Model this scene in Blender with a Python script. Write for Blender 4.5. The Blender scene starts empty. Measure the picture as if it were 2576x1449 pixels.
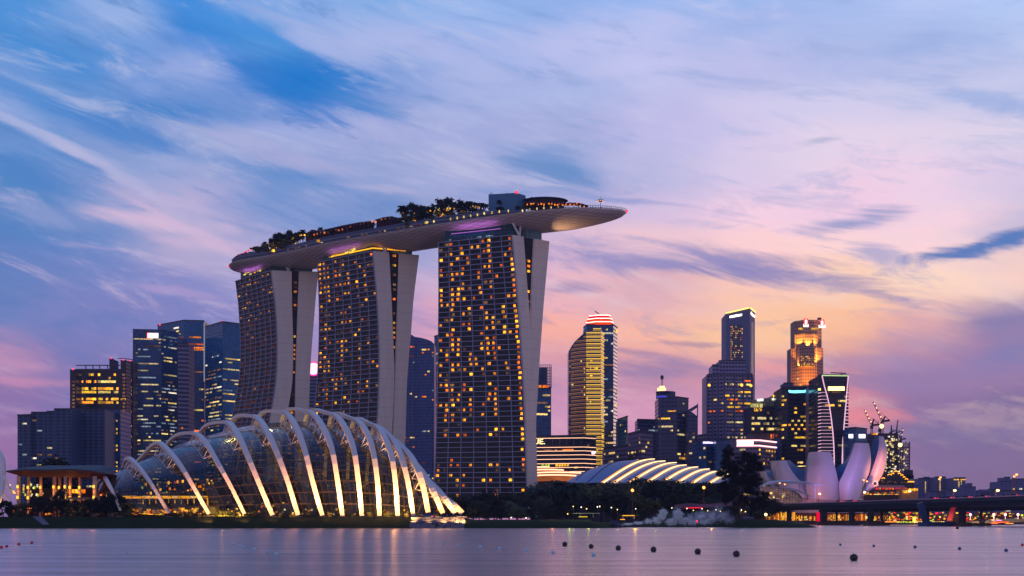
import bpy, math, random
from mathutils import Vector, Matrix
R = math.radians
scene = bpy.context.scene
COL = scene.collection
# ------------------------------------------------------------------ camera
F, CX, HY, H0 = 2515.6, 1288.0, 1310.0, 2.2
cam_d = bpy.data.cameras.new("camera"); cam = bpy.data.objects.new("camera", cam_d); COL.objects.link(cam)
cam.location = (0, 0, H0); cam.rotation_euler = (R(90), 0, 0)
cam_d.sensor_width = 36; cam_d.lens = 36 * F / 2576; cam_d.shift_y = (HY - 724.5) / 2576
cam_d.clip_start = 0.5; cam_d.clip_end = 30000
scene.camera = cam
scene.view_settings.view_transform = 'Standard'; scene.view_settings.look = 'None'
scene.view_settings.exposure = 0; scene.view_settings.gamma = 1
try:
    scene.cycles.max_bounces = 6; scene.cycles.diffuse_bounces = 2; scene.cycles.glossy_bounces = 3
    scene.cycles.transparent_max_bounces = 24; scene.cycles.transmission_bounces = 4; scene.cycles.volume_bounces = 1
    scene.cycles.sample_clamp_indirect = 4
except Exception: pass

def lin(c):
    return tuple((x / 255 / 12.92 if x / 255 <= 0.04045 else ((x / 255 + 0.055) / 1.055) ** 2.4) for x in c)
def srgb(*c): return lin(c) + (1,)

# ------------------------------------------------------------------ node helper
class NT:
    def __init__(s, tree): s.t = tree; s.n = tree.nodes; s.l = tree.links
    def node(s, ty, **kw):
        n = s.n.new(ty)
        for k, v in kw.items(): setattr(n, k, v)
        return n
    def put(s, sock, v):
        if isinstance(v, bpy.types.NodeSocket): s.l.new(v, sock)
        elif v is not None: sock.default_value = v
    def m(s, op, a, b=None, c=None, clamp=False):
        n = s.n.new('ShaderNodeMath'); n.operation = op; n.use_clamp = clamp
        s.put(n.inputs[0], a)
        if b is not None: s.put(n.inputs[1], b)
        if c is not None: s.put(n.inputs[2], c)
        return n.outputs[0]
    def mix(s, f, a, b, blend='MIX'):
        n = s.n.new('ShaderNodeMix'); n.data_type = 'RGBA'; n.blend_type = blend; n.clamp_factor = True
        s.put(n.inputs[0], f); s.put(n.inputs[6], a); s.put(n.inputs[7], b)
        return n.outputs[2]
    def mr(s, v, a, b, c=0, d=1, smooth=False):
        n = s.n.new('ShaderNodeMapRange'); n.clamp = True
        if smooth: n.interpolation_type = 'SMOOTHSTEP'
        for i, x in enumerate((v, a, b, c, d)): s.put(n.inputs[i], x)
        return n.outputs[0]
    def xyz(s, x, y, z=0.0):
        n = s.n.new('ShaderNodeCombineXYZ')
        for i, v in enumerate((x, y, z)): s.put(n.inputs[i], v)
        return n.outputs[0]
    def noise(s, vec, scale, detail=3, rough=0.5, dist=0.0, out=0):
        n = s.n.new('ShaderNodeTexNoise'); s.put(n.inputs['Vector'], vec)
        n.inputs['Scale'].default_value = scale; n.inputs['Detail'].default_value = detail
        n.inputs['Roughness'].default_value = rough; n.inputs['Distortion'].default_value = dist
        return n.outputs[out]
    def ramp(s, f, stops, interp='LINEAR'):
        n = s.n.new('ShaderNodeValToRGB'); e = n.color_ramp.elements; n.color_ramp.interpolation = interp
        while len(e) > 1: e.remove(e[-1])
        e[0].position = stops[0][0]; e[0].color = stops[0][1]
        for p, c in stops[1:]:
            q = e.new(p); q.color = c
        s.put(n.inputs[0], f)
        return n.outputs[0]

# ------------------------------------------------------------------ sky: dusk colours over azimuth and elevation, streaked by cloud noise
def build_world():
    w = bpy.data.worlds.new("World"); scene.world = w; w.use_nodes = True
    T = NT(w.node_tree); T.n.clear()
    tc = T.node('ShaderNodeTexCoord'); sp = T.node('ShaderNodeSeparateXYZ'); T.l.new(tc.outputs['Generated'], sp.inputs[0])
    x, y, z = sp.outputs
    az0 = T.m('ARCTAN2', x, y)
    el0 = T.m('DIVIDE', z, T.m('MAXIMUM', T.m('SQRT', T.m('ADD', T.m('MULTIPLY', x, x), T.m('MULTIPLY', y, y))), 0.02))
    # streak direction follows the wind: falls slightly towards the right
    sa = T.m('ADD', T.m('MULTIPLY', az0, 0.97), T.m('MULTIPLY', el0, -0.22))
    se = T.m('ADD', T.m('MULTIPLY', el0, 0.97), T.m('MULTIPLY', az0, 0.24))
    v1 = T.xyz(T.m('MULTIPLY', sa, 2.2), T.m('MULTIPLY', se, 8.0))
    wn = T.node('ShaderNodeTexNoise'); T.l.new(v1, wn.inputs['Vector']); wn.inputs['Scale'].default_value = 1.6
    wn.inputs['Detail'].default_value = 5; wn.inputs['Roughness'].default_value = 0.6
    ws = T.node('ShaderNodeSeparateColor'); T.l.new(wn.outputs['Color'], ws.inputs[0])
    hi = T.mr(el0, 0.03, 0.22)
    amp = T.m('MULTIPLY_ADD', hi, 0.75, 0.25)
    az = T.m('ADD', az0, T.m('MULTIPLY', T.m('MULTIPLY', T.m('SUBTRACT', ws.outputs[0], 0.5), 0.20), amp))
    el = T.m('ADD', el0, T.m('MULTIPLY', T.m('MULTIPLY', T.m('SUBTRACT', ws.outputs[1], 0.5), 0.085), amp))
    cols = [0, 234, 468, 703, 937, 1171, 1405, 1639, 1873, 2108, 2342, 2576]
    rows = [
     (1262, [(130,105,155),(125,105,155),(130,105,150),(150,110,155),(170,120,165),(185,125,165),(185,125,165),(180,120,160),(165,115,155),(150,110,150),(120,102,145),(115,100,142)]),
     (1150, [(152,112,165),(135,112,165),(140,115,170),(165,125,175),(185,130,175),(200,138,180),(205,142,182),(205,142,180),(190,135,172),(160,118,160),(124,106,152),(120,105,150)]),
     (1040, [(140,115,170),(130,118,175),(140,122,178),(165,130,180),(190,142,185),(210,150,188),(208,148,186),(214,150,184),(195,145,178),(225,138,155),(140,114,160),(125,110,156)]),
     (940,  [(186,140,180),(128,122,180),(130,125,185),(160,135,185),(190,145,188),(215,155,185),(206,148,174),(190,140,170),(232,158,162),(196,138,160),(160,126,168),(162,126,168)]),
     (840,  [(110,130,190),(125,130,190),(130,132,192),(155,140,195),(195,155,195),(235,165,182),(252,176,160),(252,184,162),(255,200,158),(255,192,152),(226,170,172),(138,126,172)]),
     (740,  [(98,128,190),(118,134,195),(138,140,198),(150,148,200),(180,160,202),(212,170,200),(238,180,188),(222,176,188),(252,200,184),(255,210,182),(255,218,196),(250,210,198)]),
     (640,  [(84,130,193),(112,140,198),(178,168,206),(170,165,208),(145,156,206),(190,172,210),(224,186,208),(236,196,208),(252,208,210),(255,214,212),(252,212,220),(200,188,216)]),
     (550,  [(82,132,194),(140,156,206),(186,174,212),(130,152,206),(122,146,200),(150,160,208),(172,170,214),(212,190,222),(246,208,226),(240,204,226),(238,208,230),(215,200,228)]),
     (440,  [(108,146,205),(104,144,204),(148,164,212),(104,142,202),(140,158,208),(165,172,215),(112,146,202),(182,182,222),(216,200,230),(226,209,231),(226,210,231),(218,208,231)]),
     (330,  [(142,165,218),(108,148,208),(72,130,200),(155,168,218),(165,172,218),(160,170,218),(165,172,217),(190,186,229),(206,198,232),(208,203,234),(198,199,231),(190,196,230)]),
     (220,  [(70,138,208),(75,138,208),(145,165,220),(26,118,200),(60,128,204),(165,178,225),(168,180,226),(190,192,232),(186,188,230),(175,185,229),(156,176,224),(180,196,236)]),
     (110,  [(80,145,215),(150,175,225),(56,132,212),(84,148,215),(165,180,228),(162,178,228),(182,188,232),(186,192,235),(162,180,229),(166,186,233),(180,196,240),(175,198,242)]),
     (0,    [(70,144,220),(122,166,225),(76,143,218),(140,172,228),(130,170,226),(150,180,232),(142,173,229),(150,180,235),(152,183,236),(152,182,234),(166,191,241),(165,200,247)]),
     (-260, [(80,140,215)]*12)]
    back = lin((120, 120, 170))
    prev = None; pe = None
    f = T.mr(az, R(-42), R(42))
    for vy, cs in rows:
        e = (HY - vy) / F
        stops = [(0.0, back + (1,))]
        k = 1.0
        for vx, c in zip(cols, cs):
            a = math.atan((vx - CX) / F); stops.append(((a / R(84)) + 0.5, lin(c) + (1,)))
        stops.append((1.0, back + (1,)))
        r = T.ramp(f, stops, 'EASE')
        if prev is None: prev = r
        else: prev = T.mix(T.mr(el, pe, e, smooth=True), prev, r)
        pe = e
    colr = prev
    # fine wisps
    n1 = T.noise(T.xyz(T.m('MULTIPLY', sa, 5.0), T.m('MULTIPLY', se, 27.0)), 1.5, 9, 0.70, 0.9)
    n2 = T.noise(T.xyz(T.m('MULTIPLY', sa, 3.2), T.m('MULTIPLY', se, 11.0), 4.0), 2.2, 9, 0.68, 1.0)
    nn = T.m('ADD', T.m('MULTIPLY', n1, 0.45), T.m('MULTIPLY', n2, 0.55))
    am = T.mr(el0, 0.02, 0.20, 0.12, 1.0)
    leftness = T.mr(az0, R(-20), R(18), 1.0, 0.66)
    am = T.m('MULTIPLY', am, leftness)
    hi_ = T.m('MULTIPLY', T.mr(nn, 0.50, 0.64, smooth=True), am)
    lo_ = T.m('MULTIPLY', T.mr(nn, 0.50, 0.37, smooth=True), am)
    lightc = T.mix(T.mr(el0, 0.1, 0.4), T.mix(T.mr(az0, R(-8), R(12)), srgb(222, 184, 212), srgb(255, 218, 196)), T.mix(T.mr(az0, R(-10), R(14)), srgb(178, 188, 222), srgb(206, 204, 236)))
    darkc = T.mix(T.mr(el0, 0.05, 0.35), T.mix(T.mr(az0, R(-8), R(12)), srgb(108, 116, 178), srgb(150, 128, 178)), T.mix(T.mr(az0, R(-10), R(14)), srgb(74, 128, 194), srgb(138, 164, 214)))
    colr = T.mix(T.m('MULTIPLY', hi_, 0.62), colr, lightc)
    colr = T.mix(T.m('MULTIPLY', lo_, 0.60), colr, darkc)
    # single clouds: (vx, vy, rx, ry, tilt, colour, amount), distances measured in the same tangent units
    blobs = [(1700,672,300,30,-4,(140,135,188),.75),(1900,700,330,22,-9,(128,128,186),.8),(1560,650,240,34,-6,(158,150,198),.5),(2140,735,150,12,-14,(150,140,185),.6),
             (1440,718,90,14,-3,(140,130,180),.6),(2140,552,95,20,2,(135,148,200),.85),(2230,635,70,26,-22,(150,156,205),.7),(2505,610,130,17,6,(74,118,184),.95),
             (2576,880,60,28,0,(120,124,178),.7),(2310,945,330,26,0,(142,122,170),.6),(2130,905,170,20,-4,(170,140,178),.5),
             (1640,925,140,20,2,(140,122,170),.6),(1740,860,110,9,-3,(150,125,165),.6),(1600,884,110,8,-8,(150,125,170),.6),(2180,1045,110,22,-3,(232,136,148),.85),(2400,1080,330,26,-2,(118,108,156),.7),
             (2080,368,60,8,-3,(160,170,205),.6),(2450,250,180,20,-24,(150,172,222),.7),(1560,175,120,22,0,(198,198,238),.5),
             (400,556,160,16,-4,(214,186,214),.85),(510,580,150,13,-22,(206,182,214),.8),(560,612,110,12,-2,(206,180,212),.8),(480,520,110,26,-25,(190,178,214),.6),
             (160,345,210,15,-18,(176,182,220),.7),(300,430,130,11,-26,(184,182,218),.7),(330,395,130,26,-30,(140,158,208),.5),(60,530,90,24,-10,(150,160,208),.6),
             (720,205,150,62,-8,(24,116,200),.72),(560,40,200,24,-14,(66,140,216),.8),(60,215,170,26,-14,(64,132,204),.7),(330,330,150,24,-14,(70,128,200),.8),(120,440,120,40,-12,(72,128,196),.7),
             (640,350,170,24,-6,(170,174,216),.85),(760,400,190,22,-5,(172,172,214),.75),(830,110,190,34,-22,(168,180,226),.8),(900,260,120,22,-14,(70,132,202),.55),(1110,140,170,30,-22,(176,184,228),.6),(960,470,110,12,-6,(178,176,214),.7),(1370,440,120,26,-14,(104,140,196),.8),
             (430,740,90,12,-3,(176,156,204),.6),(250,620,80,6,-2,(160,156,206),.6),(380,730,60,8,-12,(168,152,204),.5),(60,915,90,12,-3,(190,142,182),.7),(20,960,120,10,0,(200,140,178),.7),(1560,512,160,8,-6,(130,150,204),.6)]
    wx = T.m('MULTIPLY', T.m('SUBTRACT', ws.outputs[0], 0.5), 0.11); wy = T.m('MULTIPLY', T.m('SUBTRACT', ws.outputs[1], 0.5), 0.035)
    fine = T.m('MULTIPLY', T.m('SUBTRACT', n1, 0.5), 3.4)
    ba = T.m('ADD', az0, wx); be = T.m('ADD', el0, wy)
    for vx, vy, rx, ry, t, c, k in blobs:
        a = math.atan((vx - CX) / F); e = (HY - vy) / F * math.cos(a); rx /= F; ry /= F
        ct, st = math.cos(R(t)), math.sin(R(t))
        da = T.m('SUBTRACT', ba, a); de = T.m('SUBTRACT', be, e)
        u = T.m('ADD', T.m('MULTIPLY', da, ct / rx), T.m('MULTIPLY', de, st / rx))
        v = T.m('ADD', T.m('MULTIPLY', da, -st / ry), T.m('MULTIPLY', de, ct / ry))
        d = T.m('ADD', T.m('MULTIPLY', u, u), T.m('MULTIPLY', v, v))
        d = T.m('ADD', T.m('SQRT', d), fine)
        colr = T.mix(T.mr(d, 1.55, 0.2, 0, k, smooth=True), colr, lin(c) + (1,))
    # behind the camera and below the horizon: plain dusk blue
    bk = T.mr(T.m('ABSOLUTE', az0), R(40), R(75), smooth=True)
    backc = T.mix(T.mr(el0, 0.0, 0.9), srgb(182, 158, 174), srgb(112, 132, 186))
    colr = T.mix(bk, colr, backc)
    colr = T.mix(T.mr(el0, 0.55, 1.6), colr, srgb(70, 112, 190))
    colr = T.mix(T.mr(z, 0.0, -0.02), colr, srgb(60, 55, 80))
    bg = T.node('ShaderNodeBackground'); T.l.new(colr, bg.inputs[0]); bg.inputs[1].default_value = 1.07
    # a trace of physical twilight sky on top
    sk = T.node('ShaderNodeTexSky'); sk.sky_type = 'NISHITA'; sk.sun_disc = False; sk.sun_elevation = R(0.5); sk.sun_rotation = R(35)
    bg2 = T.node('ShaderNodeBackground'); T.l.new(sk.outputs[0], bg2.inputs[0]); bg2.inputs[1].default_value = 0.004
    ad = T.node('ShaderNodeAddShader'); T.l.new(bg.outputs[0], ad.inputs[0]); T.l.new(bg2.outputs[0], ad.inputs[1])
    out = T.node('ShaderNodeOutputWorld'); T.l.new(ad.outputs[0], out.inputs[0])
    w.cycles.sampling_method = 'MANUAL'; w.cycles.sample_map_resolution = 512
build_world()
sl = bpy.data.lights.new("sun", 'SUN'); sl.energy = 0.12; sl.angle = R(12); sl.color = (1, 0.62, 0.5)
so = bpy.data.objects.new("sun", sl); COL.objects.link(so); so.rotation_euler = (R(84), 0, R(145)); so.location = (600, 900, 300)

# ------------------------------------------------------------------ pixel helpers (2576 x 1449 view of the photograph -> metres)
def X(vx, D): return (vx - CX) / F * D
def Z(vy, D): return H0 + (HY - vy) / F * D
def P(vx, vy, D): return Vector((X(vx, D), D, Z(vy, D)))
def ph(vx, vy, p, q):
    """where the line of sight meets the upright plane through p and q"""
    a = (vx - CX) / F; dx, dy = q[0] - p[0], q[1] - p[1]
    t = (p[0] * dy - p[1] * dx) / (a * dy - dx)
    return Vector((a * t, t, Z(vy, t)))

# ------------------------------------------------------------------ materials
MATS = {}
def newmat(name):
    m = bpy.data.materials.new(name); m.use_nodes = True
    T = NT(m.node_tree); T.n.clear(); o = T.node('ShaderNodeOutputMaterial'); return m, T, o
def bsdf(T, col, rough=0.6, metal=0.0, spec=0.5, nrm=None):
    b = T.node('ShaderNodeBsdfPrincipled'); T.put(b.inputs['Base Color'], col); T.put(b.inputs['Roughness'], rough)
    T.put(b.inputs['Metallic'], metal); T.put(b.inputs['Specular IOR Level'], spec)
    if nrm is not None: T.l.new(nrm, b.inputs['Normal'])
    return b.outputs[0]
def plain(name, col, rough=0.6, metal=0.0, var=0.25, scale=0.4, spec=0.5, bump=0.0):
    if name in MATS: return MATS[name]
    m, T, o = newmat(name)
    g = T.node('ShaderNodeNewGeometry'); n = T.noise(g.outputs['Position'], scale, 5, 0.6)
    n2 = T.noise(g.outputs['Position'], scale * 7, 3, 0.6)
    k = T.m('MULTIPLY_ADD', T.m('ADD', T.m('MULTIPLY', n, .65), T.m('MULTIPLY', n2, .35)), 2 * var, 1 - var)
    c = T.mix(1.0, lin(col) + (1,), T.xyz(k, k, k), 'MULTIPLY')
    nr = None
    if bump:
        b = T.node('ShaderNodeBump'); b.inputs['Strength'].default_value = bump; T.l.new(n2, b.inputs['Height']); nr = b.outputs[0]
    T.l.new(bsdf(T, c, rough, metal, spec, nr), o.inputs[0]); MATS[name] = m; return m
def glow(name, col, s, var=0.0, scale=0.4, sampled=False, thresh=None):
    """something that gives off light"""
    if name in MATS: return MATS[name]
    m, T, o = newmat(name); e = T.node('ShaderNodeEmission'); c = lin(col) + (1,)
    e.inputs[0].default_value = c; e.inputs[1].default_value = s
    if var:
        g = T.node('ShaderNodeNewGeometry'); n = T.noise(g.outputs['Position'], scale, 4, 0.75)
        oi = T.node('ShaderNodeObjectInfo')
        k = T.mr(n, 0.32, 0.64, 1 - var, 1 + var)
        k = T.m('MULTIPLY', k, T.m('MULTIPLY_ADD', oi.outputs['Random'], 0.8, 0.5))
        tc = T.node('ShaderNodeTexCoord'); so_ = T.node('ShaderNodeSeparateXYZ'); T.l.new(tc.outputs['Object'], so_.inputs[0])
        if name.startswith('window_light'):   # one side of the glow dimmed as by a half drawn curtain
            cur = T.m('GREATER_THAN', T.m('ADD', so_.outputs[0], T.m('MULTIPLY', T.m('FRACT', T.m('MULTIPLY', oi.outputs['Random'], 13.7)), .7)), .12)
            k = T.m('MULTIPLY', k, T.m('MULTIPLY_ADD', cur, .62, .42))
        T.l.new(T.m('MULTIPLY', k, s), e.inputs[1])
        hue = T.node('ShaderNodeHueSaturation'); hue.inputs['Color'].default_value = c
        T.l.new(T.m('MULTIPLY_ADD', T.m('FRACT', T.m('MULTIPLY', oi.outputs['Random'], 7.3)), 0.024, 0.488), hue.inputs['Hue'])
        T.l.new(hue.outputs[0], e.inputs[0])
    T.l.new(e.outputs[0], o.inputs[0])
    m.cycles.emission_sampling = 'AUTO' if sampled else 'NONE'
    MATS[name] = m; return m
def facade(name, glass, frame, fh, bw, sh=0.3, sw=0.1, rg=0.18, var=0.5, spec=0.35, fr=0.6):
    """curtain wall: rows of panes between spandrels and mullions, laid out in metres on the wall"""
    if name in MATS: return MATS[name]
    m, T, o = newmat(name); uv = T.node('ShaderNodeUVMap'); sp = T.node('ShaderNodeSeparateXYZ'); T.l.new(uv.outputs[0], sp.inputs[0])
    u, v = sp.outputs[0], sp.outputs[1]
    uf, vf = T.m('DIVIDE', u, bw), T.m('DIVIDE', v, fh)
    fm = T.m('MAXIMUM', T.m('LESS_THAN', T.m('FRACT', uf), sw), T.m('LESS_THAN', T.m('FRACT', vf), sh))
    wn = T.node('ShaderNodeTexWhiteNoise'); T.l.new(T.xyz(T.m('FLOOR', uf), T.m('FLOOR', vf)), wn.inputs['Vector'])
    big = T.noise(T.xyz(T.m('MULTIPLY', u, .02), T.m('MULTIPLY', v, .02)), 1.0, 3)
    k = T.m('MULTIPLY', T.m('MULTIPLY_ADD', wn.outputs[0], 2 * var, 1 - var), T.m('MULTIPLY_ADD', big, 0.8, 0.6))
    gc = T.mix(1.0, lin(glass) + (1,), T.xyz(k, k, k), 'MULTIPLY')
    c = T.mix(fm, gc, lin(frame) + (1,))
    T.l.new(bsdf(T, c, T.m('MULTIPLY_ADD', fm, fr - rg, rg), 0.0, spec), o.inputs[0]); MATS[name] = m; return m

# ------------------------------------------------------------------ mesh builder
class MB:
    def __init__(s): s.v = []; s.f = []; s.uv = []
    def face(s, pts, uv=None):
        b = len(s.v); s.v += [tuple(p) for p in pts]; s.f.append(tuple(range(b, b + len(pts))))
        s.uv.append(uv or [(0, 0)] * len(pts)); return s
    def wall(s, p, q, z0, z1, u0=0.0, z0b=None, z1b=None):
        L = math.hypot(q[0] - p[0], q[1] - p[1]); z0b = z0 if z0b is None else z0b; z1b = z1 if z1b is None else z1b
        return s.face([(p[0], p[1], z0), (q[0], q[1], z0b), (q[0], q[1], z1b), (p[0], p[1], z1)],
                      [(u0, z0), (u0 + L, z0b), (u0 + L, z1b), (u0, z1)])
    def prism(s, poly, z0, z1):
        u = 0; n = len(poly)
        for i in range(n):
            p, q = poly[i], poly[(i + 1) % n]; s.wall(p, q, z0, z1, u); u += math.hypot(q[0] - p[0], q[1] - p[1])
        s.face([(p[0], p[1], z1) for p in poly]); s.face([(p[0], p[1], z0) for p in reversed(poly)]); return s
    def box(s, c, d, rz=0.0):
        hx, hy, hz = d[0] / 2, d[1] / 2, d[2] / 2; cs, sn = math.cos(rz), math.sin(rz)
        poly = [(c[0] + x * cs - y * sn, c[1] + x * sn + y * cs) for x, y in ((-hx, -hy), (hx, -hy), (hx, hy), (-hx, hy))]
        return s.prism(poly, c[2] - hz, c[2] + hz)
    def bar(s, p, q, w, h=None, up=(0, 0, 1)):
        p, q = Vector(p), Vector(q); h = w if h is None else h; d = (q - p)
        if d.length < 1e-6: return s
        d.normalize(); up = Vector(up)
        if abs(d.dot(up)) > 0.95: up = Vector((0, 1, 0))
        a = d.cross(up).normalized() * (w / 2); b = a.cross(d).normalized() * (h / 2)
        r0 = [p - a - b, p + a - b, p + a + b, p - a + b]; r1 = [x + (q - p) for x in r0]
        for i in range(4): j = (i + 1) % 4; s.face([r0[i], r0[j], r1[j], r1[i]])
        s.face(r0[::-1]); s.face(r1); return s
    def tube(s, path, r, n=6, caps=True):
        path = [Vector(p) for p in path]; rings = []
        for i, p in enumerate(path):
            d = (path[min(i + 1, len(path) - 1)] - path[max(i - 1, 0)]).normalized()
            up = Vector((0, 0, 1)) if abs(d.z) < 0.9 else Vector((0, 1, 0))
            a = d.cross(up).normalized(); b = a.cross(d).normalized(); rr = r[i] if isinstance(r, (list, tuple)) else r
            rings.append([p + a * math.cos(2 * math.pi * k / n) * rr + b * math.sin(2 * math.pi * k / n) * rr for k in range(n)])
        s.loft(rings, True)
        if caps: s.face(rings[0][::-1]); s.face(rings[-1])
        return s
    def loft(s, rings, closed=False, uvs=None):
        b = len(s.v); n = len(rings[0])
        for r in rings: s.v += [tuple(p) for p in r]
        for i in range(len(rings) - 1):
            for k in range(n if closed else n - 1):
                j = (k + 1) % n
                s.f.append((b + i * n + k, b + i * n + j, b + (i + 1) * n + j, b + (i + 1) * n + k))
                s.uv.append([uvs[i][k], uvs[i][j], uvs[i + 1][j], uvs[i + 1][k]] if uvs else [(0, 0)] * 4)
        return s
    def ball(s, c, r, n=8, m=6, sz=1.0):
        c = Vector(c); rings = []
        for i in range(m + 1):
            t = math.pi * i / m - math.pi / 2; rr = max(math.cos(t), 0.02) * r
            rings.append([c + Vector((math.cos(2 * math.pi * k / n) * rr, math.sin(2 * math.pi * k / n) * rr, math.sin(t) * r * sz)) for k in range(n)])
        return s.loft(rings, True)
    def build(s, name, mat, parent=None, smooth=False, label=None, kind=None):
        me = bpy.data.meshes.new(name); me.from_pydata(s.v, [], s.f)
        ul = me.uv_layers.new(name="UVMap"); fl = [c for f in s.uv for p in f for c in p]
        if len(fl) == 2 * len(me.loops): ul.data.foreach_set('uv', fl)
        me.materials.append(mat)
        if smooth: me.polygons.foreach_set('use_smooth', [True] * len(me.polygons))
        me.update(); return link(name, me, parent, label, kind)
def link(name, me, parent=None, label=None, kind=None):
    o = bpy.data.objects.new(name, me); COL.objects.link(o)
    if parent:
        o.parent = parent
        if parent.parent is None: o.matrix_parent_inverse = Matrix.Translation(-root_loc(parent))
    if label: o['label'] = label
    if kind: o['kind'] = kind
    return o
def root_loc(p):
    while p.parent: p = p.parent
    return Vector(p.location) if p.type == 'EMPTY' else Vector((0, 0, 0))
def thing(name, label, cat, loc=(0, 0, 0), group=None):
    o = bpy.data.objects.new(name, None); COL.objects.link(o); o.location = loc; o.empty_display_size = 1
    o['label'] = label; o['category'] = cat
    if group: o['group'] = group
    return o
def tag(o, label, cat, group=None):
    o['label'] = label; o['category'] = cat
    if group: o['group'] = group
    return o
def struct(o): o['kind'] = 'structure'; return o
def dup(root, loc, rz=0.0, sc=1.0, label=None, group=None):
    c = root.copy(); COL.objects.link(c); c.location = loc; c.rotation_euler = (0, 0, rz); c.scale = (sc, sc, sc) if not isinstance(sc, tuple) else sc
    if label: c['label'] = label
    if group: c['group'] = group
    def kids(a, b):
        for ch in a.children:
            d = ch.copy(); COL.objects.link(d); d.parent = b; kids(ch, d)
    kids(root, c); return c
def lamp(kind, loc, energy, col, size=0.3, target=None, spot=60, blend=0.6, name="lamp", parent=None):
    l = bpy.data.lights.new(name, kind); l.energy = energy; l.color = lin(col)
    if kind == 'AREA': l.size = size
    else: l.shadow_soft_size = size
    if kind == 'SPOT': l.spot_size = R(spot); l.spot_blend = blend
    o = bpy.data.objects.new(name, l); COL.objects.link(o); o.location = loc
    if target is not None: o.rotation_euler = (Vector(target) - Vector(loc)).to_track_quat('-Z', 'Y').to_euler()
    if parent: o.parent = parent; o.matrix_parent_inverse = Matrix.Translation(-root_loc(parent))
    return o

# unit boxes shared by every lit window
W = dict(warm=((255, 214, 120), .95), gold=((255, 184, 48), 1.25), orange=((255, 128, 34), 1.05), dim=((184, 128, 88), .36), white=((255, 238, 206), .95), cool=((160, 178, 196), .5),
         green=((200, 215, 70), .8), red=((255, 30, 50), 1.4), rust=((168, 84, 62), .17), pale=((226, 200, 140), .72), amber=((255, 160, 34), 1.9))
WM = {k: glow('window_light_' + k, c, s, 1.0, .75) for k, (c, s) in W.items()}
UB = {}
def unitbox(k):
    if k not in UB:
        b = MB().box((0, 0, 0), (1, 1, 1)); me = bpy.data.meshes.new('window'); me.from_pydata(b.v, [], b.f); me.materials.append(WM[k]); UB[k] = me
    return UB[k]
def put_windows(root, rects, cap=100, name='window'):
    """rects: (centre, udir, vdir, width, height, depth, colour). The largest become parts, the rest one part"""
    rects = sorted(rects, key=lambda r: -r[3] * r[4])
    for c, ud, vd, w, h, d, k in rects[:cap]:
        o = link(name, unitbox(k), root); ud = ud.normalized(); nn = ud.cross(vd).normalized(); vd = nn.cross(ud)
        M = Matrix((ud * w, nn * d, vd * h)).transposed().to_4x4(); M.translation = c; o.matrix_basis = M
    rest = {}
    for r in rects[cap:]: rest.setdefault(r[6], []).append(r)
    if rest:
        me = bpy.data.meshes.new('small_windows'); vs = []; fs = []; mi = []
        for i, (k, rr) in enumerate(rest.items()):
            me.materials.append(WM[k])
            for c, ud, vd, w, h, d, _ in rr:
                ud = ud.normalized(); nn = ud.cross(vd).normalized(); vd = nn.cross(ud); b = len(vs)
                for sx, sy, sz in ((-1,-1,-1),(1,-1,-1),(1,1,-1),(-1,1,-1),(-1,-1,1),(1,-1,1),(1,1,1),(-1,1,1)):
                    vs.append(tuple(c + ud * (sx * w / 2) + nn * (sy * d / 2) + vd * (sz * h / 2)))
                for f in ((0,3,2,1),(4,5,6,7),(0,1,5,4),(1,2,6,5),(2,3,7,6),(3,0,4,7)): fs.append(tuple(b + x for x in f)); mi.append(i)
        me.from_pydata(vs, [], fs); me.polygons.foreach_set('material_index', mi); me.update()
        link('small_windows', me, root, kind='stuff')
def pick(rnd, cols):
    t = rnd.random() * sum(w for _, w in cols)
    for k, w in cols:
        t -= w
        if t <= 0: return k
    return cols[-1][0]
def lit(p, q, z0, z1, fh, bw, dens, cols, rnd, run=3.0, hfrac=.44, off=.3, u0=0.0, u1=1.0, busy=.35, rows=None):
    """rows of lit panes on the wall p-q"""
    p, q = Vector((p[0], p[1], 0)), Vector((q[0], q[1], 0)); L = (q - p).length; ud = (q - p) / L; nrm = Vector((ud.y, -ud.x, 0))
    out = []; n = int((z1 - z0) / fh)
    for i in range(n):
        z = z0 + (i + .5) * fh; t = (z - z0) / (z1 - z0)
        d = dens(t) if callable(dens) else dens
        d = d * (2.3 if rnd.random() < busy else .42)
        if rows and i in rows: d = rows[i]
        k = int(L * (u1 - u0) / bw); j = 0; c = pick(rnd, cols)
        while j < k:
            if rnd.random() < d:
                m = 1
                while m < run * 2 and j + m < k and rnd.random() < 1 - 1 / run: m += 1
                w = m * bw - .5; cu = u0 * L + (j + m / 2) * bw
                if rnd.random() < .35: c = pick(rnd, cols)
                out.append((p + ud * cu + nrm * off * .5 + Vector((0, 0, z)), ud, Vector((0, 0, 1)), w, fh * hfrac, off, c)); j += m + 1
            else: j += 1
    return out
rnd = random.Random(7)
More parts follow.
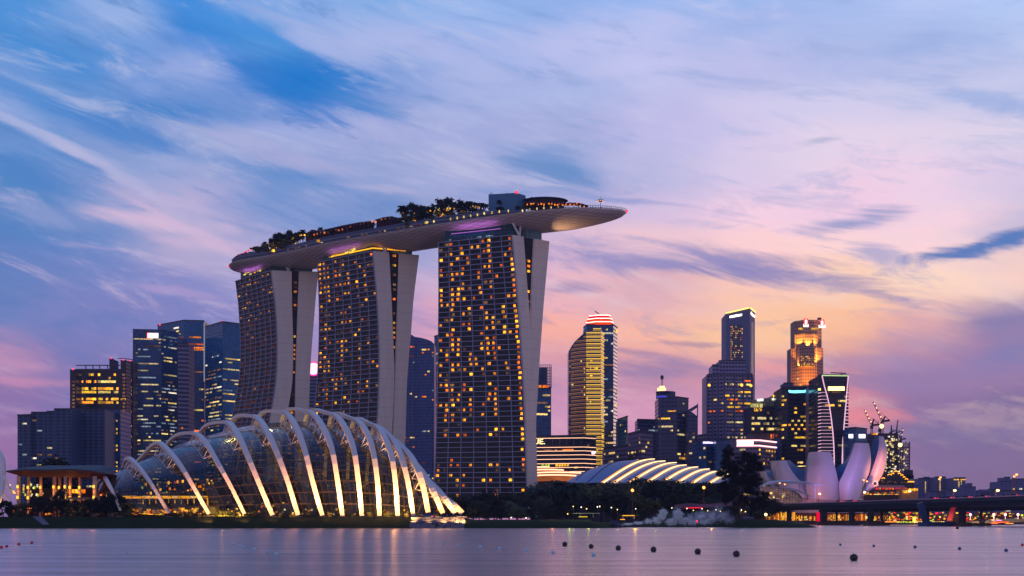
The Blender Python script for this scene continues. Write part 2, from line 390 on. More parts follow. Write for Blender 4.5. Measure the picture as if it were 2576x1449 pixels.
# ------------------------------------------------------------------ water and land
def water_mat():
    m, T, o = newmat('water'); g = T.node('ShaderNodeNewGeometry'); sp = T.node('ShaderNodeSeparateXYZ'); T.l.new(g.outputs['Position'], sp.inputs[0])
    v = T.xyz(T.m('MULTIPLY', sp.outputs[0], .35), sp.outputs[1])
    n1 = T.noise(v, .9, 4, .6); n2 = T.noise(v, .12, 3, .55)
    n3 = T.noise(T.xyz(T.m('MULTIPLY', sp.outputs[0], .12), sp.outputs[1]), .33, 3, .6)
    h = T.m('ADD', T.m('ADD', T.m('MULTIPLY', n1, .07), T.m('MULTIPLY', n2, .30)), T.m('MULTIPLY', n3, .22))
    b = T.node('ShaderNodeBump'); b.inputs['Strength'].default_value = .62; b.inputs['Distance'].default_value = .5; T.l.new(h, b.inputs['Height'])
    d = bsdf(T, srgb(40, 42, 62), .5, 0, .3)
    wp = T.noise(T.xyz(T.m('MULTIPLY', sp.outputs[0], .035), T.m('MULTIPLY', sp.outputs[1], .30)), 1.0, 5, .7)
    gl = T.node('ShaderNodeBsdfAnisotropic'); gl.inputs['Color'].default_value = (.98, .86, .86, 1); gl.inputs['Roughness'].default_value = .26
    T.l.new(b.outputs[0], gl.inputs['Normal'])
    mx = T.node('ShaderNodeMixShader'); T.l.new(T.mr(wp, .32, .66, .52, .88), mx.inputs[0])
    T.l.new(d, mx.inputs[1]); T.l.new(gl.outputs[0], mx.inputs[2]); T.l.new(mx.outputs[0], o.inputs[0]); return m
w = MB().face([(-6000, -300, 0), (6000, -300, 0), (6000, 12000, 0), (-6000, 12000, 0)]).build('water', water_mat()); struct(w)
grassm = plain('grass_bank', (38, 50, 26), .95, 0, .5, .15, .1, bump=.3)
landm = plain('city_ground', (34, 36, 34), .9, 0, .4, .02, .2)
def land():
    r = random.Random(3); b = MB(); xs = [-600 + 3.5 * i for i in range(200)]; xs = [x for x in xs if x < 84]; rings = []
    def sm_(a, b, x): t = max(0, min(1, (x - a) / (b - a))); return t * t * (3 - 2 * t)
    prof = [(290.0, -.6), (291.6, .5), (294, 1.5), (297, 2.5), (300.5, 3.35), (310, 3.5)]
    for x in xs:
        vxp = CX + x / 295 * F; k = 1.0
        if vxp > 1165: k = .72                        # the lawn beyond the glass house is lower and flatter
        if vxp > 1500: k = .45
        if vxp > 1860: k = .75
        j = (r.random() - .5) * .5
        sh = 48 * sm_(1525, 1585, vxp) - 30 * sm_(1835, 1900, vxp)
        rings.append([(x + sh * .12, d + j + sh, z * (k if z > 0 else 1) + (r.random() - .5) * .1) for d, z in prof])
    # the shore turns away from the camera at the cape
    x = xs[-1]
    for i in range(1, 6):
        rings.append([(x + 2 + 2.5 * i - (d - 290) * .1 * i * .2, d + 18 + i * i * .35, z * .7 * (1 - i * .1) if z > 0 else z) for d, z in prof])
    b.loft(rings); o = b.build('ground', grassm, smooth=True); struct(o)
    b = MB().face([(-3000, 309.5, 2.2), (24, 309.5, 1.0), (36, 357, 1.0), (84, 357, 1.2), (100, 340, 1.2), (104, 350, 1.4), (150, 600, 2.4), (200, 640, 2.4), (3000, 640, 2.4), (6000, 9000, 3), (-6000, 9000, 3)])
    struct(b.build('city_terrain', landm))
    # sea wall across the bay behind the bridge
    m = plain('quay_stone', (120, 100, 92), .85, 0, .3, .3)
    struct(MB().wall((96, 329.6), (150, 599.6), -.5, 2.0).wall((150, 599.6), (200, 639.6), -.5, 2.6).wall((200, 639.6), (3000, 639.6), -.5, 2.6).build('quay', m))
land()

# ------------------------------------------------------------------ the three leaning hotel towers
def panelled():
    m, T, o = newmat('pale_concrete'); g = T.node('ShaderNodeNewGeometry'); sp = T.node('ShaderNodeSeparateXYZ'); T.l.new(g.outputs['Position'], sp.inputs[0])
    n = T.noise(T.xyz(sp.outputs[0], sp.outputs[1], T.m('MULTIPLY', sp.outputs[2], .12)), .35, 5, .6); j = T.m('LESS_THAN', T.m('FRACT', T.m('DIVIDE', sp.outputs[2], 6.7)), .045)
    k = T.m('MULTIPLY', T.m('MULTIPLY_ADD', n, .30, .85), T.m('MULTIPLY_ADD', j, -.22, 1.0)); c = T.mix(1.0, srgb(220, 208, 196), T.xyz(k, k, k), 'MULTIPLY')
    T.l.new(bsdf(T, c, .5, 0, .4), o.inputs[0]); MATS['pale_concrete'] = m; return m
mauve = panelled()
dkglass = facade('tower_glass', (18, 30, 42), (28, 32, 42), 3.35, 3.75, .22, .06, .2, .6, .28)
ledgem = plain('ledge_concrete', (150, 152, 182), .55, 0, .1, .2)
atrm = facade('atrium_glass', (12, 22, 32), (40, 22, 20), 3.35, 2.2, .25, .12, .25, .6, .2)
crownm = facade('crown_glass', (14, 66, 74), (26, 76, 84), 9, 3.5, .08, .1, .25, .4, .25)
tealm = glow('teal_light', (120, 220, 205), .75, .8, .5)
purplem = glow('purple_tube', (190, 110, 220), .9)
goldm = glow('gold_strip', (255, 176, 30), 1.8, .3, .1)
whitesteel = plain('white_steel', (214, 208, 206), .4, 0, .05, .1)
TW = {}
def interp(tab, z):
    if z >= tab[0][0]: return tab[0][1]
    for (z0, a), (z1, b) in zip(tab, tab[1:]):
        if z >= z1: t = (z0 - z) / (z0 - z1); return a.lerp(b, t)
    return tab[-1][1]
def smooth(tab, zs):
    raw = [interp(tab, z) for z in zs]; out = []
    for i in range(len(raw)):
        s = Vector((0, 0, 0)); n = 0
        for j in range(max(0, i - 2), min(len(raw), i + 3)): s += raw[j]; n += 1
        out.append(s / n if 2 <= i < len(raw) - 2 else raw[i])
    return out
def hotel(key, label, A, B, C, E, G, H, litf, seed, crown):
    r = random.Random(seed)
    def dep(p): return H * F / (HY - p[1])
    b0, a0, g0 = (P(p[0], p[1], dep(p)) for p in (B[0], A[0], G[0]))
    e = (g0 - b0); e.z = 0; e.normalize(); pn, qn = b0, b0 + e * 30; pf, qf = a0, a0 + e * 30
    def tabl(pts, p, q):
        t = [(w.z, w) for w in (ph(x, y, p, q) for x, y in pts)]
        top = t[0][1].copy(); top.z = H + H0; t[0] = (top.z, top)
        last = t[-1][1].copy(); last.z = 2; t.append((2, last)); return t
    nf = 55; fh = (H - 2) / nf; zs = [H + H0 - i * fh for i in range(nf + 1)]
    tA = smooth(tabl(A, pf, qf), zs); tB, tC, tE, tG = (smooth(tabl(k, pn, qn), zs) for k in (B, C, E, G))
    for l in (tA, tB, tC, tE, tG):
        for v, z in zip(l, zs): v.z = z
    root = thing('hotel_tower', label, 'hotel tower', (b0.x, b0.y, 0), 'leaning hotel towers under the rooftop park')
    along = [a - b for a, b in zip(tA, tB)]
    def S(u, i): return tA[i].lerp(tB[i], u)
    # near slab: window wall towards the water, blank end towards the bay
    bk = [Vector((l.x, l.y, 0)) for l in along]
    mb = MB(); W_ = (tA[0] - tB[0]).length
    mb.loft([[tA[i], tB[i]] for i in range(nf, -1, -1)], uvs=[[(0, zs[i]), (W_, zs[i])] for i in range(nf, -1, -1)])
    mb.build('window_wall', dkglass, root)
    mb = MB(); mb.loft([[tC[i], tC[i] + bk[i], tA[i]] for i in range(nf, -1, -1)]); mb.face([tA[0], tB[0], tC[0], tC[0] + bk[0]])
    mb.build('slab', mauve, root)
    out = (tB[0] - tA[0]); out.z = 0; out.normalize()
    def endwall(L, Rr, th):
        m = MB(); m.loft([[L[i] + out * th, Rr[i] + out * th, Rr[i] - out * .5, L[i] - out * .5] for i in range(nf, -1, -1)], True)
        m.face([L[0] + out * th, Rr[0] + out * th, Rr[0] - out * .5, L[0] - out * .5]); m.build('end_wall', mauve, root, smooth=False)
    endwall(tB, tC, 1.2)
    # far slab behind the glass gap
    endwall(tE, tG, .2)
    mb = MB(); mb.loft([[tE[i] - out * .4, tG[i] - out * .4, tG[i] + bk[i], tE[i] + bk[i]] for i in range(nf, -1, -1)], True)
    mb.face([tE[0] - out * .4, tG[0] - out * .4, tG[0] + bk[0], tE[0] + bk[0]]); mb.build('rear_slab', mauve, root)
    # glazed gap between the slabs
    rec = out * -1.0; mb = MB()
    mb.loft([[tC[i] + rec, tE[i] + rec] for i in range(nf, -1, -1)], uvs=[[(0, zs[i]), ((tE[i] - tC[i]).length, zs[i])] for i in range(nf, -1, -1)])
    mb.build('atrium_glazing', atrm, root)
    nrm = Vector((out.y, -out.x, 0)); nrm = nrm if nrm.y < 0 else -nrm
    # ledges of every floor and the fins between the bays
    mb = MB()
    for i in range(nf + 1):
        a, b = S(0, i), S(1, i)
        mb.bar(a + nrm * .45 + Vector((0, 0, -.15)), b + nrm * .45 + Vector((0, 0, -.15)), .9, .46)
    mb.build('floor_ledges', ledgem, root)
    nb = 7; fin = MB()
    for k in range(nb + 1):
        u = (k + (.02 if k == 0 else -.02 if k == nb else 0)) / nb
        for i in range(0, nf, 5):
            fin.bar(S(u, i) + nrm * .3, S(u, min(i + 5, nf)) + nrm * .3, .42, .7, up=nrm)
    fin.build('fins', ledgem, root)
    # rooms with the light on
    rects = []; colw = [r.uniform(.2, 1.9) for _ in range(nb * 2)]; colw[-1] *= 1.6
    for i in range(nf):
        t = i / nf
        for k in range(nb * 2):
            u = (k + .5) / (nb * 2); d, cols, hh = litf(t, u)
            rr = r.random()
            if rr < d * colw[k]:
                c = pick(r, cols); c0 = S(u, i).lerp(S(u, i + 1), .57); ud = S(u + .01, i) - S(u, i); vd = S(u, i) - S(u, i + 1)
                w_ = r.choice((1.4, 1.7, 2.0)) if c != 'dim' and c != 'rust' else r.uniform(1.0, 2.9)
                rects.append((c0 + nrm * .12 + out * r.uniform(-.5, .5), ud, vd, w_, fh * hh * r.uniform(.85, 1.05), .2, c))
    for i in range(nf):
        gap = (tE[i] - tC[i]); L = gap.dot(e)
        if L > 1.6:
            c = tC[i].lerp(tE[i], .62) + rec + out * .15; c.z -= fh * .5
            if r.random() < .62: rects.append((c, e, Vector((0, 0, 1)), min(L * .34, 2.2), fh * .45, .2, r.choice(('orange', 'gold', 'dim', 'orange', 'rust'))))
            if r.random() < .5: rects.append((tC[i].lerp(tE[i], .15) + rec + out * .15 - Vector((0, 0, fh * .5)), e, Vector((0, 0, 1)), min(L * .2, 1.2), fh * .4, .2, r.choice(('rust', 'orange', 'red', 'rust'))))
    put_windows(root, rects)
    # glass crown and the struts that carry the park
    up = 9.5; a1, b1, g1, c1, e1 = tA[0], tB[0], tG[0], tC[0], tE[0]
    def ins(p, k, j): return p - out * k + e * j
    poly = [ins(a1, -2.5, 2.2), ins(b1, 2.5, 2.2), ins(c1, 2.5, 1.0), ins(c1, 20, 0), ins(a1, -2.5, 8)]
    mb = MB().prism([(p.x, p.y) for p in (poly[0], poly[1], poly[2], ins(c1, 9, 1), ins(a1 + (c1 - b1), 0, 1))], H + H0, H + H0 + up)
    mb.build('glass_crown', crownm, root)
    mb = MB().prism([(p.x, p.y) for p in (ins(e1, 3, -2), ins(g1, 3, -2.5), ins(g1, 30, -2.5), ins(e1, 30, -2))], H + H0, H + H0 + 6.0)
    mb.build('roof_pavilion', facade('pavilion_glass', (84, 120, 122), (120, 150, 150), 2.2, 2.6, .14, .12, .2, .4), root)
    mb = MB().prism([(p.x, p.y) for p in (ins(c1, 7, 1), ins(e1, 7, 1), ins(e1, 34, 0), ins(c1, 34, 0))], H + H0 - 4, H + H0 + 8)
    mb.build('lift_core', plain('core_dark', (24, 30, 38), .5), root)
    base = ins(c1, .6, -1.2)
    for tp in ((-5.5, 1.5), (4.8, 2.5)):
        MB().tube([base, base + e * tp[0] * .75 - out * tp[1] + Vector((0, 0, 9.5))], .85, 8).build('strut', whitesteel, root, smooth=True)
    pl = ins(a1, -8, 1.2); pr = ins(b1, 9, 1.2); zt = H + H0 + up * .55
    L = (pr - pl).length
    MB().bar(Vector((pl.x, pl.y, zt)) , Vector((pr.x, pr.y, zt)), .35).build('light_tube', purplem if crown != 'gold' else goldm, root)
    for k in range(1):
        p = pl.lerp(pr, .5); p = p - e * 1.2
        al = lamp('AREA', (p.x + nrm.x * 2.4, p.y + nrm.y * 2.4, H + H0 + .9), 1300 if crown == 'purple' else 500, (186, 110, 225), .6, name='purple_lamp', parent=root)
        al.data.shape = 'RECTANGLE'; al.data.size = L * .8; al.data.size_y = .5; al.rotation_euler = Matrix((pr - pl).normalized().to_tuple() and [(pr - pl).normalized(), (pr - pl).normalized().cross(Vector((0, 0, 1))) , Vector((0, 0, -1))]).transposed().to_euler()
    if crown != 'purple':
        rr = [(pl.lerp(pr, .1 + .8 * r.random()) + Vector((0, 0, 2.0 + r.random() * 2)) - e * 1.3, pr - pl, Vector((0, 0, 1)), r.uniform(2, 6), .8, .3, r.choice(('gold', 'warm'))) for _ in range(7)]
        put_windows(root, rr, 100, 'light')
    if crown == 'gold':
        for q0, q1 in ((.0, .98),):
            a = ins(a1, -14, .6); b = ins(b1, 1, .6)
            MB().bar(Vector((a.x, a.y, H + H0 + 2.4)), Vector((b.x, b.y, H + H0 + 2.4)), .4, .7).build('light_strip', goldm, root)
            MB().bar(Vector((b.x, b.y, H + H0 + 2.4)), ins(g1, .5, -9) + Vector((0, 0, 2.4)), .4, .7).build('light_strip', goldm, root)
    if crown == 'purple':
        rr = [(ins(a1.lerp(b1, q), 0, 2.0) + Vector((0, 0, 1.5)), b1 - a1, Vector((0, 0, 1)), r.uniform(.6, 2.4), .8, .3, 'cool') for q in (.12, .36, .42, .5, .53, .62, .66, .7)]
        put_windows(root, rr, 100, 'light')
    TW[key] = dict(root=root, A=tA, B=tB, C=tC, E=tE, G=tG, out=out, e=e, nrm=nrm)
amb = [('orange', 2), ('amber', 5), ('dim', 1.2)]
hotel('right', 'tallest looking hotel tower at the bay end, fullest facade with many amber room windows', 
      [(1103.5,610.7),(1103.9,754.6),(1101.8,905),(1098.6,1066),(1092,1243)],
      [(1288,591.3),(1302.6,754.6),(1309,850),(1315.5,948),(1320.4,1066),(1326,1225)],
      [(1313,599),(1325,754.6),(1330.5,819),(1333.8,860),(1338,930),(1341,990),(1344,1066),(1348,1225)],
      [(1344.7,596.7),(1337.6,754.6),(1333.8,860),(1335,930),(1338,1066),(1340,1225)],
      [(1381.6,607),(1367,764),(1356,918),(1347.7,1066),(1348.3,1225)], 184,
      lambda t, u: (.40 if t < .62 else .24 if t < .72 else .02 if t < .78 else .20, amb, .52), 11, 'purple')
hotel('middle', 'middle hotel tower with a gold light strip along its roof edge', 
      [(799.3,660),(803.6,754.6),(803.6,858),(801.5,905),(798,969),(791.8,1034),(785,1100)],
      [(937.9,632),(949.3,754.6),(954,858),(954.6,926),(953,991),(949.7,1066),(943,1130)],
      [(975.5,639.7),(982,754.6),(986.2,858),(988.6,926),(988,980),(984,1066),(978,1130)],
      [(1005.6,635.4),(1001.9,754.6),(998.5,858),(996,905),(993.7,948),(991.6,1001.6),(989.4,1066),(987,1130)],
      [(1053.9,641.8),(1039.3,754.6),(1033.5,840.5),(1029.2,883.5),(1024.9,937),(1022.7,969.4),(1020.6,1066),(1018.3,1121)], 186,
      lambda t, u: (.66 if t < .16 else .44 if t < .55 else .14 if t < .68 else .05 if t < .8 else .14, [('orange', 2), ('amber', 4), ('dim', 3), ('rust', 3)], .42), 23, 'gold')
hotel('left', 'smallest looking hotel tower farthest from the bay, with dim brownish room windows', 
      [(593.6,707.3),(600.7,754.6),(604.5,819),(607.1,857.7),(606,926.4),(601.7,969.4),(588.8,1033.8),(576,1090)],
      [(682.3,680.9),(687.6,732),(692.6,754.6),(696.2,806),(698.4,862),(697.7,926.4),(694,969.4),(683.3,1036),(672,1090)],
      [(731.3,684.8),(732.3,764),(735.5,862),(735,926.4),(732.8,969.4),(720.9,1038),(708,1090)],
      [(753.8,680.9),(751,754.6),(747.8,840.5),(745.6,905),(744.1,969),(743.5,1036),(743,1090)],
      [(800.4,683.7),(793.5,754.6),(786.5,840.5),(782.2,894.2),(778.5,969.4),(777.2,1036),(777,1090)], 186,
      lambda t, u: (.36 if t < .17 else .34, [('orange', 2), ('amber', 1), ('rust', 3)] if t < .17 else [('rust', 9), ('dim', .6)], .26 if t < .17 else .5), 37, 'left')

# ------------------------------------------------------------------ rooftop park: a long boat hull across the towers
def hull_mat():
    m, T, o = newmat('hull_panels'); uv = T.node('ShaderNodeUVMap'); sp = T.node('ShaderNodeSeparateXYZ'); T.l.new(uv.outputs[0], sp.inputs[0])
    u, v = sp.outputs[0], sp.outputs[1]
    d1 = T.m('ABSOLUTE', T.m('SUBTRACT', T.m('FRACT', T.m('ADD', T.m('DIVIDE', u, 9.0), T.m('DIVIDE', v, 3.6))), .5))
    d2 = T.m('ABSOLUTE', T.m('SUBTRACT', T.m('FRACT', T.m('SUBTRACT', T.m('DIVIDE', u, 9.0), T.m('DIVIDE', v, 3.6))), .5))
    ln = T.m('MAXIMUM', T.m('GREATER_THAN', d1, .455), T.m('GREATER_THAN', d2, .455))
    n = T.noise(T.xyz(u, v), .06, 4); k = T.m('MULTIPLY_ADD', n, .3, .85)
    c = T.mix(1.0, srgb(214, 198, 188), T.xyz(k, k, k), 'MULTIPLY'); c = T.mix(T.m('MULTIPLY', ln, .75), c, srgb(96, 84, 84))
    T.l.new(bsdf(T, c, .42, .2, .5), o.inputs[0]); return m
def park():
    px = [(586, 655), (600, 645), (648, 633.5), (736, 616), (832.6, 594.6), (940, 575.2), (1106.7, 547.3), (1253.8, 527.5), (1350, 521.5), (1440, 519.4)]
    rim = [P(x, y, 200 * F / (HY - y)) for x, y in px]
    # centre line 19 m behind the near edge
    cen = []
    for i, p in enumerate(rim):
        d = rim[min(i + 1, len(rim) - 1)] - rim[max(i - 1, 0)]; d.z = 0; d.normalize(); n = Vector((-d.y, d.x, 0)); cen.append(p + n * 19)
    cen = cen[2:]
    tipL = Vector((X(581, 776), 776, 0)); tipR = Vector((X(1577, 660), 660, 0))
    cen = [tipL, tipL.lerp(cen[0], .4)] + cen + [cen[-1].lerp(tipR, .5), tipR]
    # resample
    pts = []; tot = 0
    for i in range(len(cen) - 1):
        p0, p1, p2, p3 = cen[max(i - 1, 0)], cen[i], cen[i + 1], cen[min(i + 2, len(cen) - 1)]
        for k in range(8):
            t = k / 8; pts.append(.5 * ((2 * p1) + (p2 - p0) * t + (2 * p0 - 5 * p1 + 4 * p2 - p3) * t * t + (3 * p1 - p0 - 3 * p2 + p3) * t ** 3))
    pts.append(cen[-1]); S = [0]
    for a, b in zip(pts, pts[1:]):
        d = b - a; d.z = 0; S.append(S[-1] + d.length)
    tot = S[-1]; NS = 96; sec = []
    for i in range(NS + 1):
        q = i / NS; q = .5 - .5 * math.cos(math.pi * q) if False else q
        s = q * tot; j = max(k for k in range(len(S)) if S[k] <= s + 1e-6); j = min(j, len(S) - 2); t = (s - S[j]) / max(S[j + 1] - S[j], 1e-6)
        p = pts[j].lerp(pts[j + 1], min(t, 1)); d = (pts[j + 1] - pts[j]); d.z = 0; d.normalize(); sec.append((s, Vector((p.x, p.y, 0)), Vector((-d.y, d.x, 0))))
    sm = []
    for i in range(len(sec)):
        k = sec[max(0, i - 2):i + 3]; p = sum((x[1] for x in k), Vector()) / len(k) if 2 <= i < len(sec) - 2 else sec[i][1]; n = sum((x[2] for x in k), Vector()).normalized(); sm.append((sec[i][0], p, n))
    sec = sm
    def hw(s):
        a, b = s / 34, (tot - s) / 58
        return 19.3 * (min(1, 1 - (1 - min(a, 1)) ** 2.2) ** .62) * (max(0.0, 1 - (1 - min(b, 1)) ** 2.0) ** .6) + .05
    def zr(s): b = max(0, 1 - (tot - s) / 105); return H0 + 195.8 + 7.5 * b ** 1.6
    def dp(s): return 7.6 * (min(1, s / 30) ** .5) * (min(1, (tot - s) / 34) ** .5)
    root = thing('rooftop_park', 'long boat shaped rooftop deck lying across the three hotel towers', 'rooftop park', (0, 690, 196))
    rings = []; uvs = []; M = 20
    for s, p, n in sec:
        h = hw(s); r = []; uu = []
        for k in range(M + 1):
            th = math.pi * k / M; c = math.cos(th); off = -h * math.copysign(abs(c) ** .9, c)
            r.append(p + n * off + Vector((0, 0, zr(s) - dp(s) * math.sin(th) ** 1.35))); uu.append((s, off + dp(s) * math.sin(th)))
        rings.append(r); uvs.append(uu)
    hm = hull_mat(); MB().loft(rings, uvs=uvs).build('hull', hm, root, smooth=True)
    MB().loft([[r[0], r[-1]] for r in rings]).build('deck', plain('deck_floor', (70, 66, 64), .8), root)
    # terrace wall set back from the hull edge
    tm = plain('terrace_wall', (92, 104, 136), .45, 0, .25, .15)
    mb = MB(); i1 = next(i for i, x in enumerate(sec) if x[0] > tot * .022); i2 = next(i for i, x in enumerate(sec) if x[0] > tot * .80)
    rr = []
    for s, p, n in sec[i1:i2]:
        h = max(hw(s) - 1.3, .1); z = zr(s); hh = 4.3 * min(1, (s / tot) / .06) * min(1, max(0.05, (.8 - s / tot) / .08))
        rr.append([p - n * h + Vector((0, 0, z)), p - n * (h - .4) + Vector((0, 0, z + hh)), p + n * (h - .4) + Vector((0, 0, z + hh)), p + n * h + Vector((0, 0, z))])
    mb.loft(rr); mb.build('terrace', tm, root)
    mb = MB()
    for a, b in zip(rr, rr[1:]): mb.bar(a[1] - Vector((0, .6, -.2)), b[1] - Vector((0, .6, -.2)), .5, .5)
    mb.build('parapet', plain('parapet', (96, 112, 150), .5), root)
    mb = MB()
    for a, b in zip(rr, rr[1:]): q = a[0].lerp(a[1], .42) - Vector((0, .25, 0)); q2 = b[0].lerp(b[1], .42) - Vector((0, .25, 0)); mb.bar(q, q2, .3, .55)
    mb.build('terrace_dark_bar', plain('terrace_bar_dark', (30, 34, 52), .5), root)  # dark bar along the wall face, nothing is hollowed out
    info = dict(sec=sec, hw=hw, zr=zr, tot=tot, root=root)
    def at(q, side=-1, up=0.0, inset=2.5):
        s = q * tot; i = min(int(q * NS), NS - 1); t = q * NS - i; p = sec[i][1].lerp(sec[i + 1][1], t); n = sec[i][2]
        h = max(hw(s) - inset, 0)
        return p + n * (side * h) + Vector((0, 0, zr(s) + up))
    info['at'] = at
    # pools of light in the terrace wall
    rects = []; r = random.Random(5)
    for q in [.60, .617] + [.655 + .0145 * k for k in range(9)] + [.795 + .013 * k for k in range(6)]:
        if q > .80: c = at(q, up=1.2, inset=.9)
        else: c = at(q, up=2.5 * min(1, (.8 - q) / .08 + .4), inset=1.25)
        rects.append((c - Vector((0, .35, 0)), Vector((1, 0, 0)), Vector((0, 0, 1)), .9 if q > .61 else 2.2, 1.5, .5, 'warm'))
    for k in range(16): rects.append((at(.17 + .43 * r.random(), up=1.6, inset=1.0), Vector((1, -.2, 0)), Vector((0, 0, 1)), r.uniform(1, 3), .6, .6, r.choice(('dim', 'dim', 'rust', 'pale'))))
    for q in (.175, .32): rects.append((at(q, up=3.2, inset=1.0), Vector((1, -.2, 0)), Vector((0, 0, 1)), 2.6, 1.5, .8, 'gold'))
    put_windows(root, rects, 100, 'light')
    MB().ball(at(.999, up=.6, inset=0), .8).build('beacon', glow('red_beacon', (255, 40, 60), 3.0), root)
    MB().ball(at(.004, up=.6, inset=0), .8).build('beacon', glow('red_beacon', (255, 40, 60), 3.0), root)
    src = Vector((X(1384, 660), 660, H0 + 176))
    lamp('SPOT', src, 26000, (255, 200, 150), .6, target=at(.90, -1, -3, 8), spot=78, blend=1, name='hull_lamp', parent=root)  # spot added in open air to warm the underside of the bow
    # railing round the bow
    mb = MB(); pp = [at(.80 + .2 * k / 40, inset=.3) for k in range(41)]; pq = [at(1 - .12 * k / 24, side=1, inset=.3) for k in range(25)]
    for lst in (pp, pq):
        for a, b in zip(lst, lst[1:]):
            mb.bar(a + Vector((0, 0, 1.6)), b + Vector((0, 0, 1.6)), .18); mb.bar(a, a + Vector((0, 0, 2.4)), .14)
            mb.bar(a + Vector((0, 0, .4)), b + Vector((0, 0, .4)), .25)
    mb.build('railing', plain('rail_steel', (58, 70, 96), .4, .5), root)
    return info
PK = park()
# ------------------------------------------------------------------ skyline
def corners(vz0, D0, pts):
    """roof corners given in the photograph -> plan points at one roof height"""
    z = Z(pts[0][1], D0) if vz0 is None else vz0
    out = []
    for vx, vy in pts:
        D = (z - H0) * F / (HY - vy); out.append(Vector((X(vx, D), D, 0)))
    return z, out
def tower(name, label, cat, D0, roof, mat, dep=32, z0=2.2, wins=None, seed=1, group='office towers of the far skyline', ref=0, fh=4.0, bw=3.0, parent=None, wname='walls'):
    z = Z(roof[ref][1], D0); _, pl = corners(z, D0, roof)
    poly = [(p.x, p.y) for p in pl] + [(pl[-1].x + .04 * dep * (1 if pl[-1].x > 0 else -1), pl[-1].y + dep), (pl[0].x + .04 * dep, pl[0].y + dep)]
    root = parent or thing(name, label, cat, (sum(p[0] for p in poly) / len(poly), sum(p[1] for p in poly) / len(poly), 0), group)
    body = MB().prism(poly, z0, z).build(wname, mat, root)
    mb = MB(); ins = [(p[0], p[1]) for p in poly]
    for i in range(len(pl) - 1): mb.bar((pl[i].x, pl[i].y - .1, z + .3), (pl[i + 1].x, pl[i + 1].y - .1, z + .3), 1.0, 1.2)
    mb.build('roof_edge', plain('roof_edge', (52, 58, 84), .6), body)
    r = random.Random(seed); rects = []
    if wins:
        for i in range(len(pl) - 1):
            wv = wins[i] if isinstance(wins, list) else wins
            if not wv: continue
            k = dict(fh=fh, bw=bw, dens=.12, cols=[('warm', 3), ('gold', 2), ('dim', 2)]); k.update(wv)
            zz0 = k.pop('z0', z0 + 2); zz1 = k.pop('z1', z - 3)
            rects += lit(pl[i], pl[i + 1], zz0, zz1, rnd=r, **k)
    if rects: put_windows(root, rects)
    return dict(root=root, z=z, pl=pl, rects=rects)
def sign(t, i, vx0, vy0, vx1, vy1, mat, name='sign', out=.5, shape=None):
    """glowing sign fixed to wall i"""
    p, q = t['pl'][i], t['pl'][i + 1]; n = Vector((q.y - p.y, -(q.x - p.x), 0)).normalized() * out
    pts = shape or [(vx0, vy1), (vx1, vy1), (vx1, vy0), (vx0, vy0)]
    a = [ph(x, y, p, q) + n for x, y in pts]; b = [x - n * .9 for x in a]
    mb = MB().face(a)
    for k in range(len(a)): j = (k + 1) % len(a); mb.face([a[k], b[k], b[j], a[j]])
    mb.face(b[::-1])
    return mb.build(name, mat, t['root'])
def strip(t, i, pts, w, mat, name='light_strip', out=.4, root=None):
    p, q = t['pl'][i], t['pl'][i + 1]; n = Vector((q.y - p.y, -(q.x - p.x), 0)).normalized() * out; a = [ph(x, y, p, q) + n for x, y in pts]
    mb = MB()
    for u, v in zip(a, a[1:]): mb.bar(u, v, w)
    return mb.build(name, mat, root or t['root'])
def beacon(root, p): return MB().ball(p, 1.0, 6, 4).build('beacon', glow('red_beacon', (255, 40, 60), 3.0), root)
sgw = glow('sign_white', (255, 246, 236), 2.6); sgy = glow('sign_yellow', (255, 226, 120), 2.4); sgr = glow('sign_red', (240, 20, 50), 1.6); sgb = glow('sign_blue', (120, 225, 255), 2.2)
sgl = glow('sign_lilac', (226, 206, 255), 1.9); linew = glow('line_white', (255, 190, 150), 2.3); linep = glow('line_pink', (250, 190, 220), 1.15); lineg = glow('line_gold', (255, 196, 74), 1.5)
g_navy = facade('glass_navy', (18, 84, 136), (36, 76, 120), 4.2, 3.0, .32, .1, .12, .35)
g_teal = facade('glass_teal', (12, 104, 156), (24, 88, 136), 4.2, 3.0, .25, .08, .1, .25)
g_slate = facade('glass_slate', (36, 52, 90), (76, 80, 118), 4.0, 3.2, .34, .12, .2, .4)
g_dark = facade('glass_dark', (20, 26, 48), (28, 32, 56), 4.0, 3.0, .3, .1, .15, .4)
g_flat = facade('flats_wall', (20, 38, 72), (62, 86, 124), 3.1, 5.2, .42, .34, .4, .5)
g_pale = facade('pale_office', (28, 38, 74), (136, 128, 164), 4.0, 3.4, .48, .22, .3, .4)
g_brown = facade('brown_office', (34, 38, 68), (124, 108, 136), 4.0, 3.0, .55, .2, .4, .3)
g_punch = facade('punched_office', (26, 26, 44), (168, 132, 118), 4.0, 3.0, .5, .5, .4, .4)
g_rib = facade('ribbed_white', (30, 40, 76), (128, 128, 160), 5.0, 60, .42, .002, .3, .2)
g_far = facade('far_flats', (74, 84, 136), (108, 104, 152), 3.4, 5, .4, .3, .5, .3)  # both tones lifted so the colour carries the distance haze
wy = [('warm', 4), ('gold', 3), ('pale', 3), ('dim', 2)]; wcool = [('warm', 2), ('pale', 4), ('white', 2), ('cool', 3), ('dim', 3)]; wgold = [('gold', 5), ('warm', 3)]
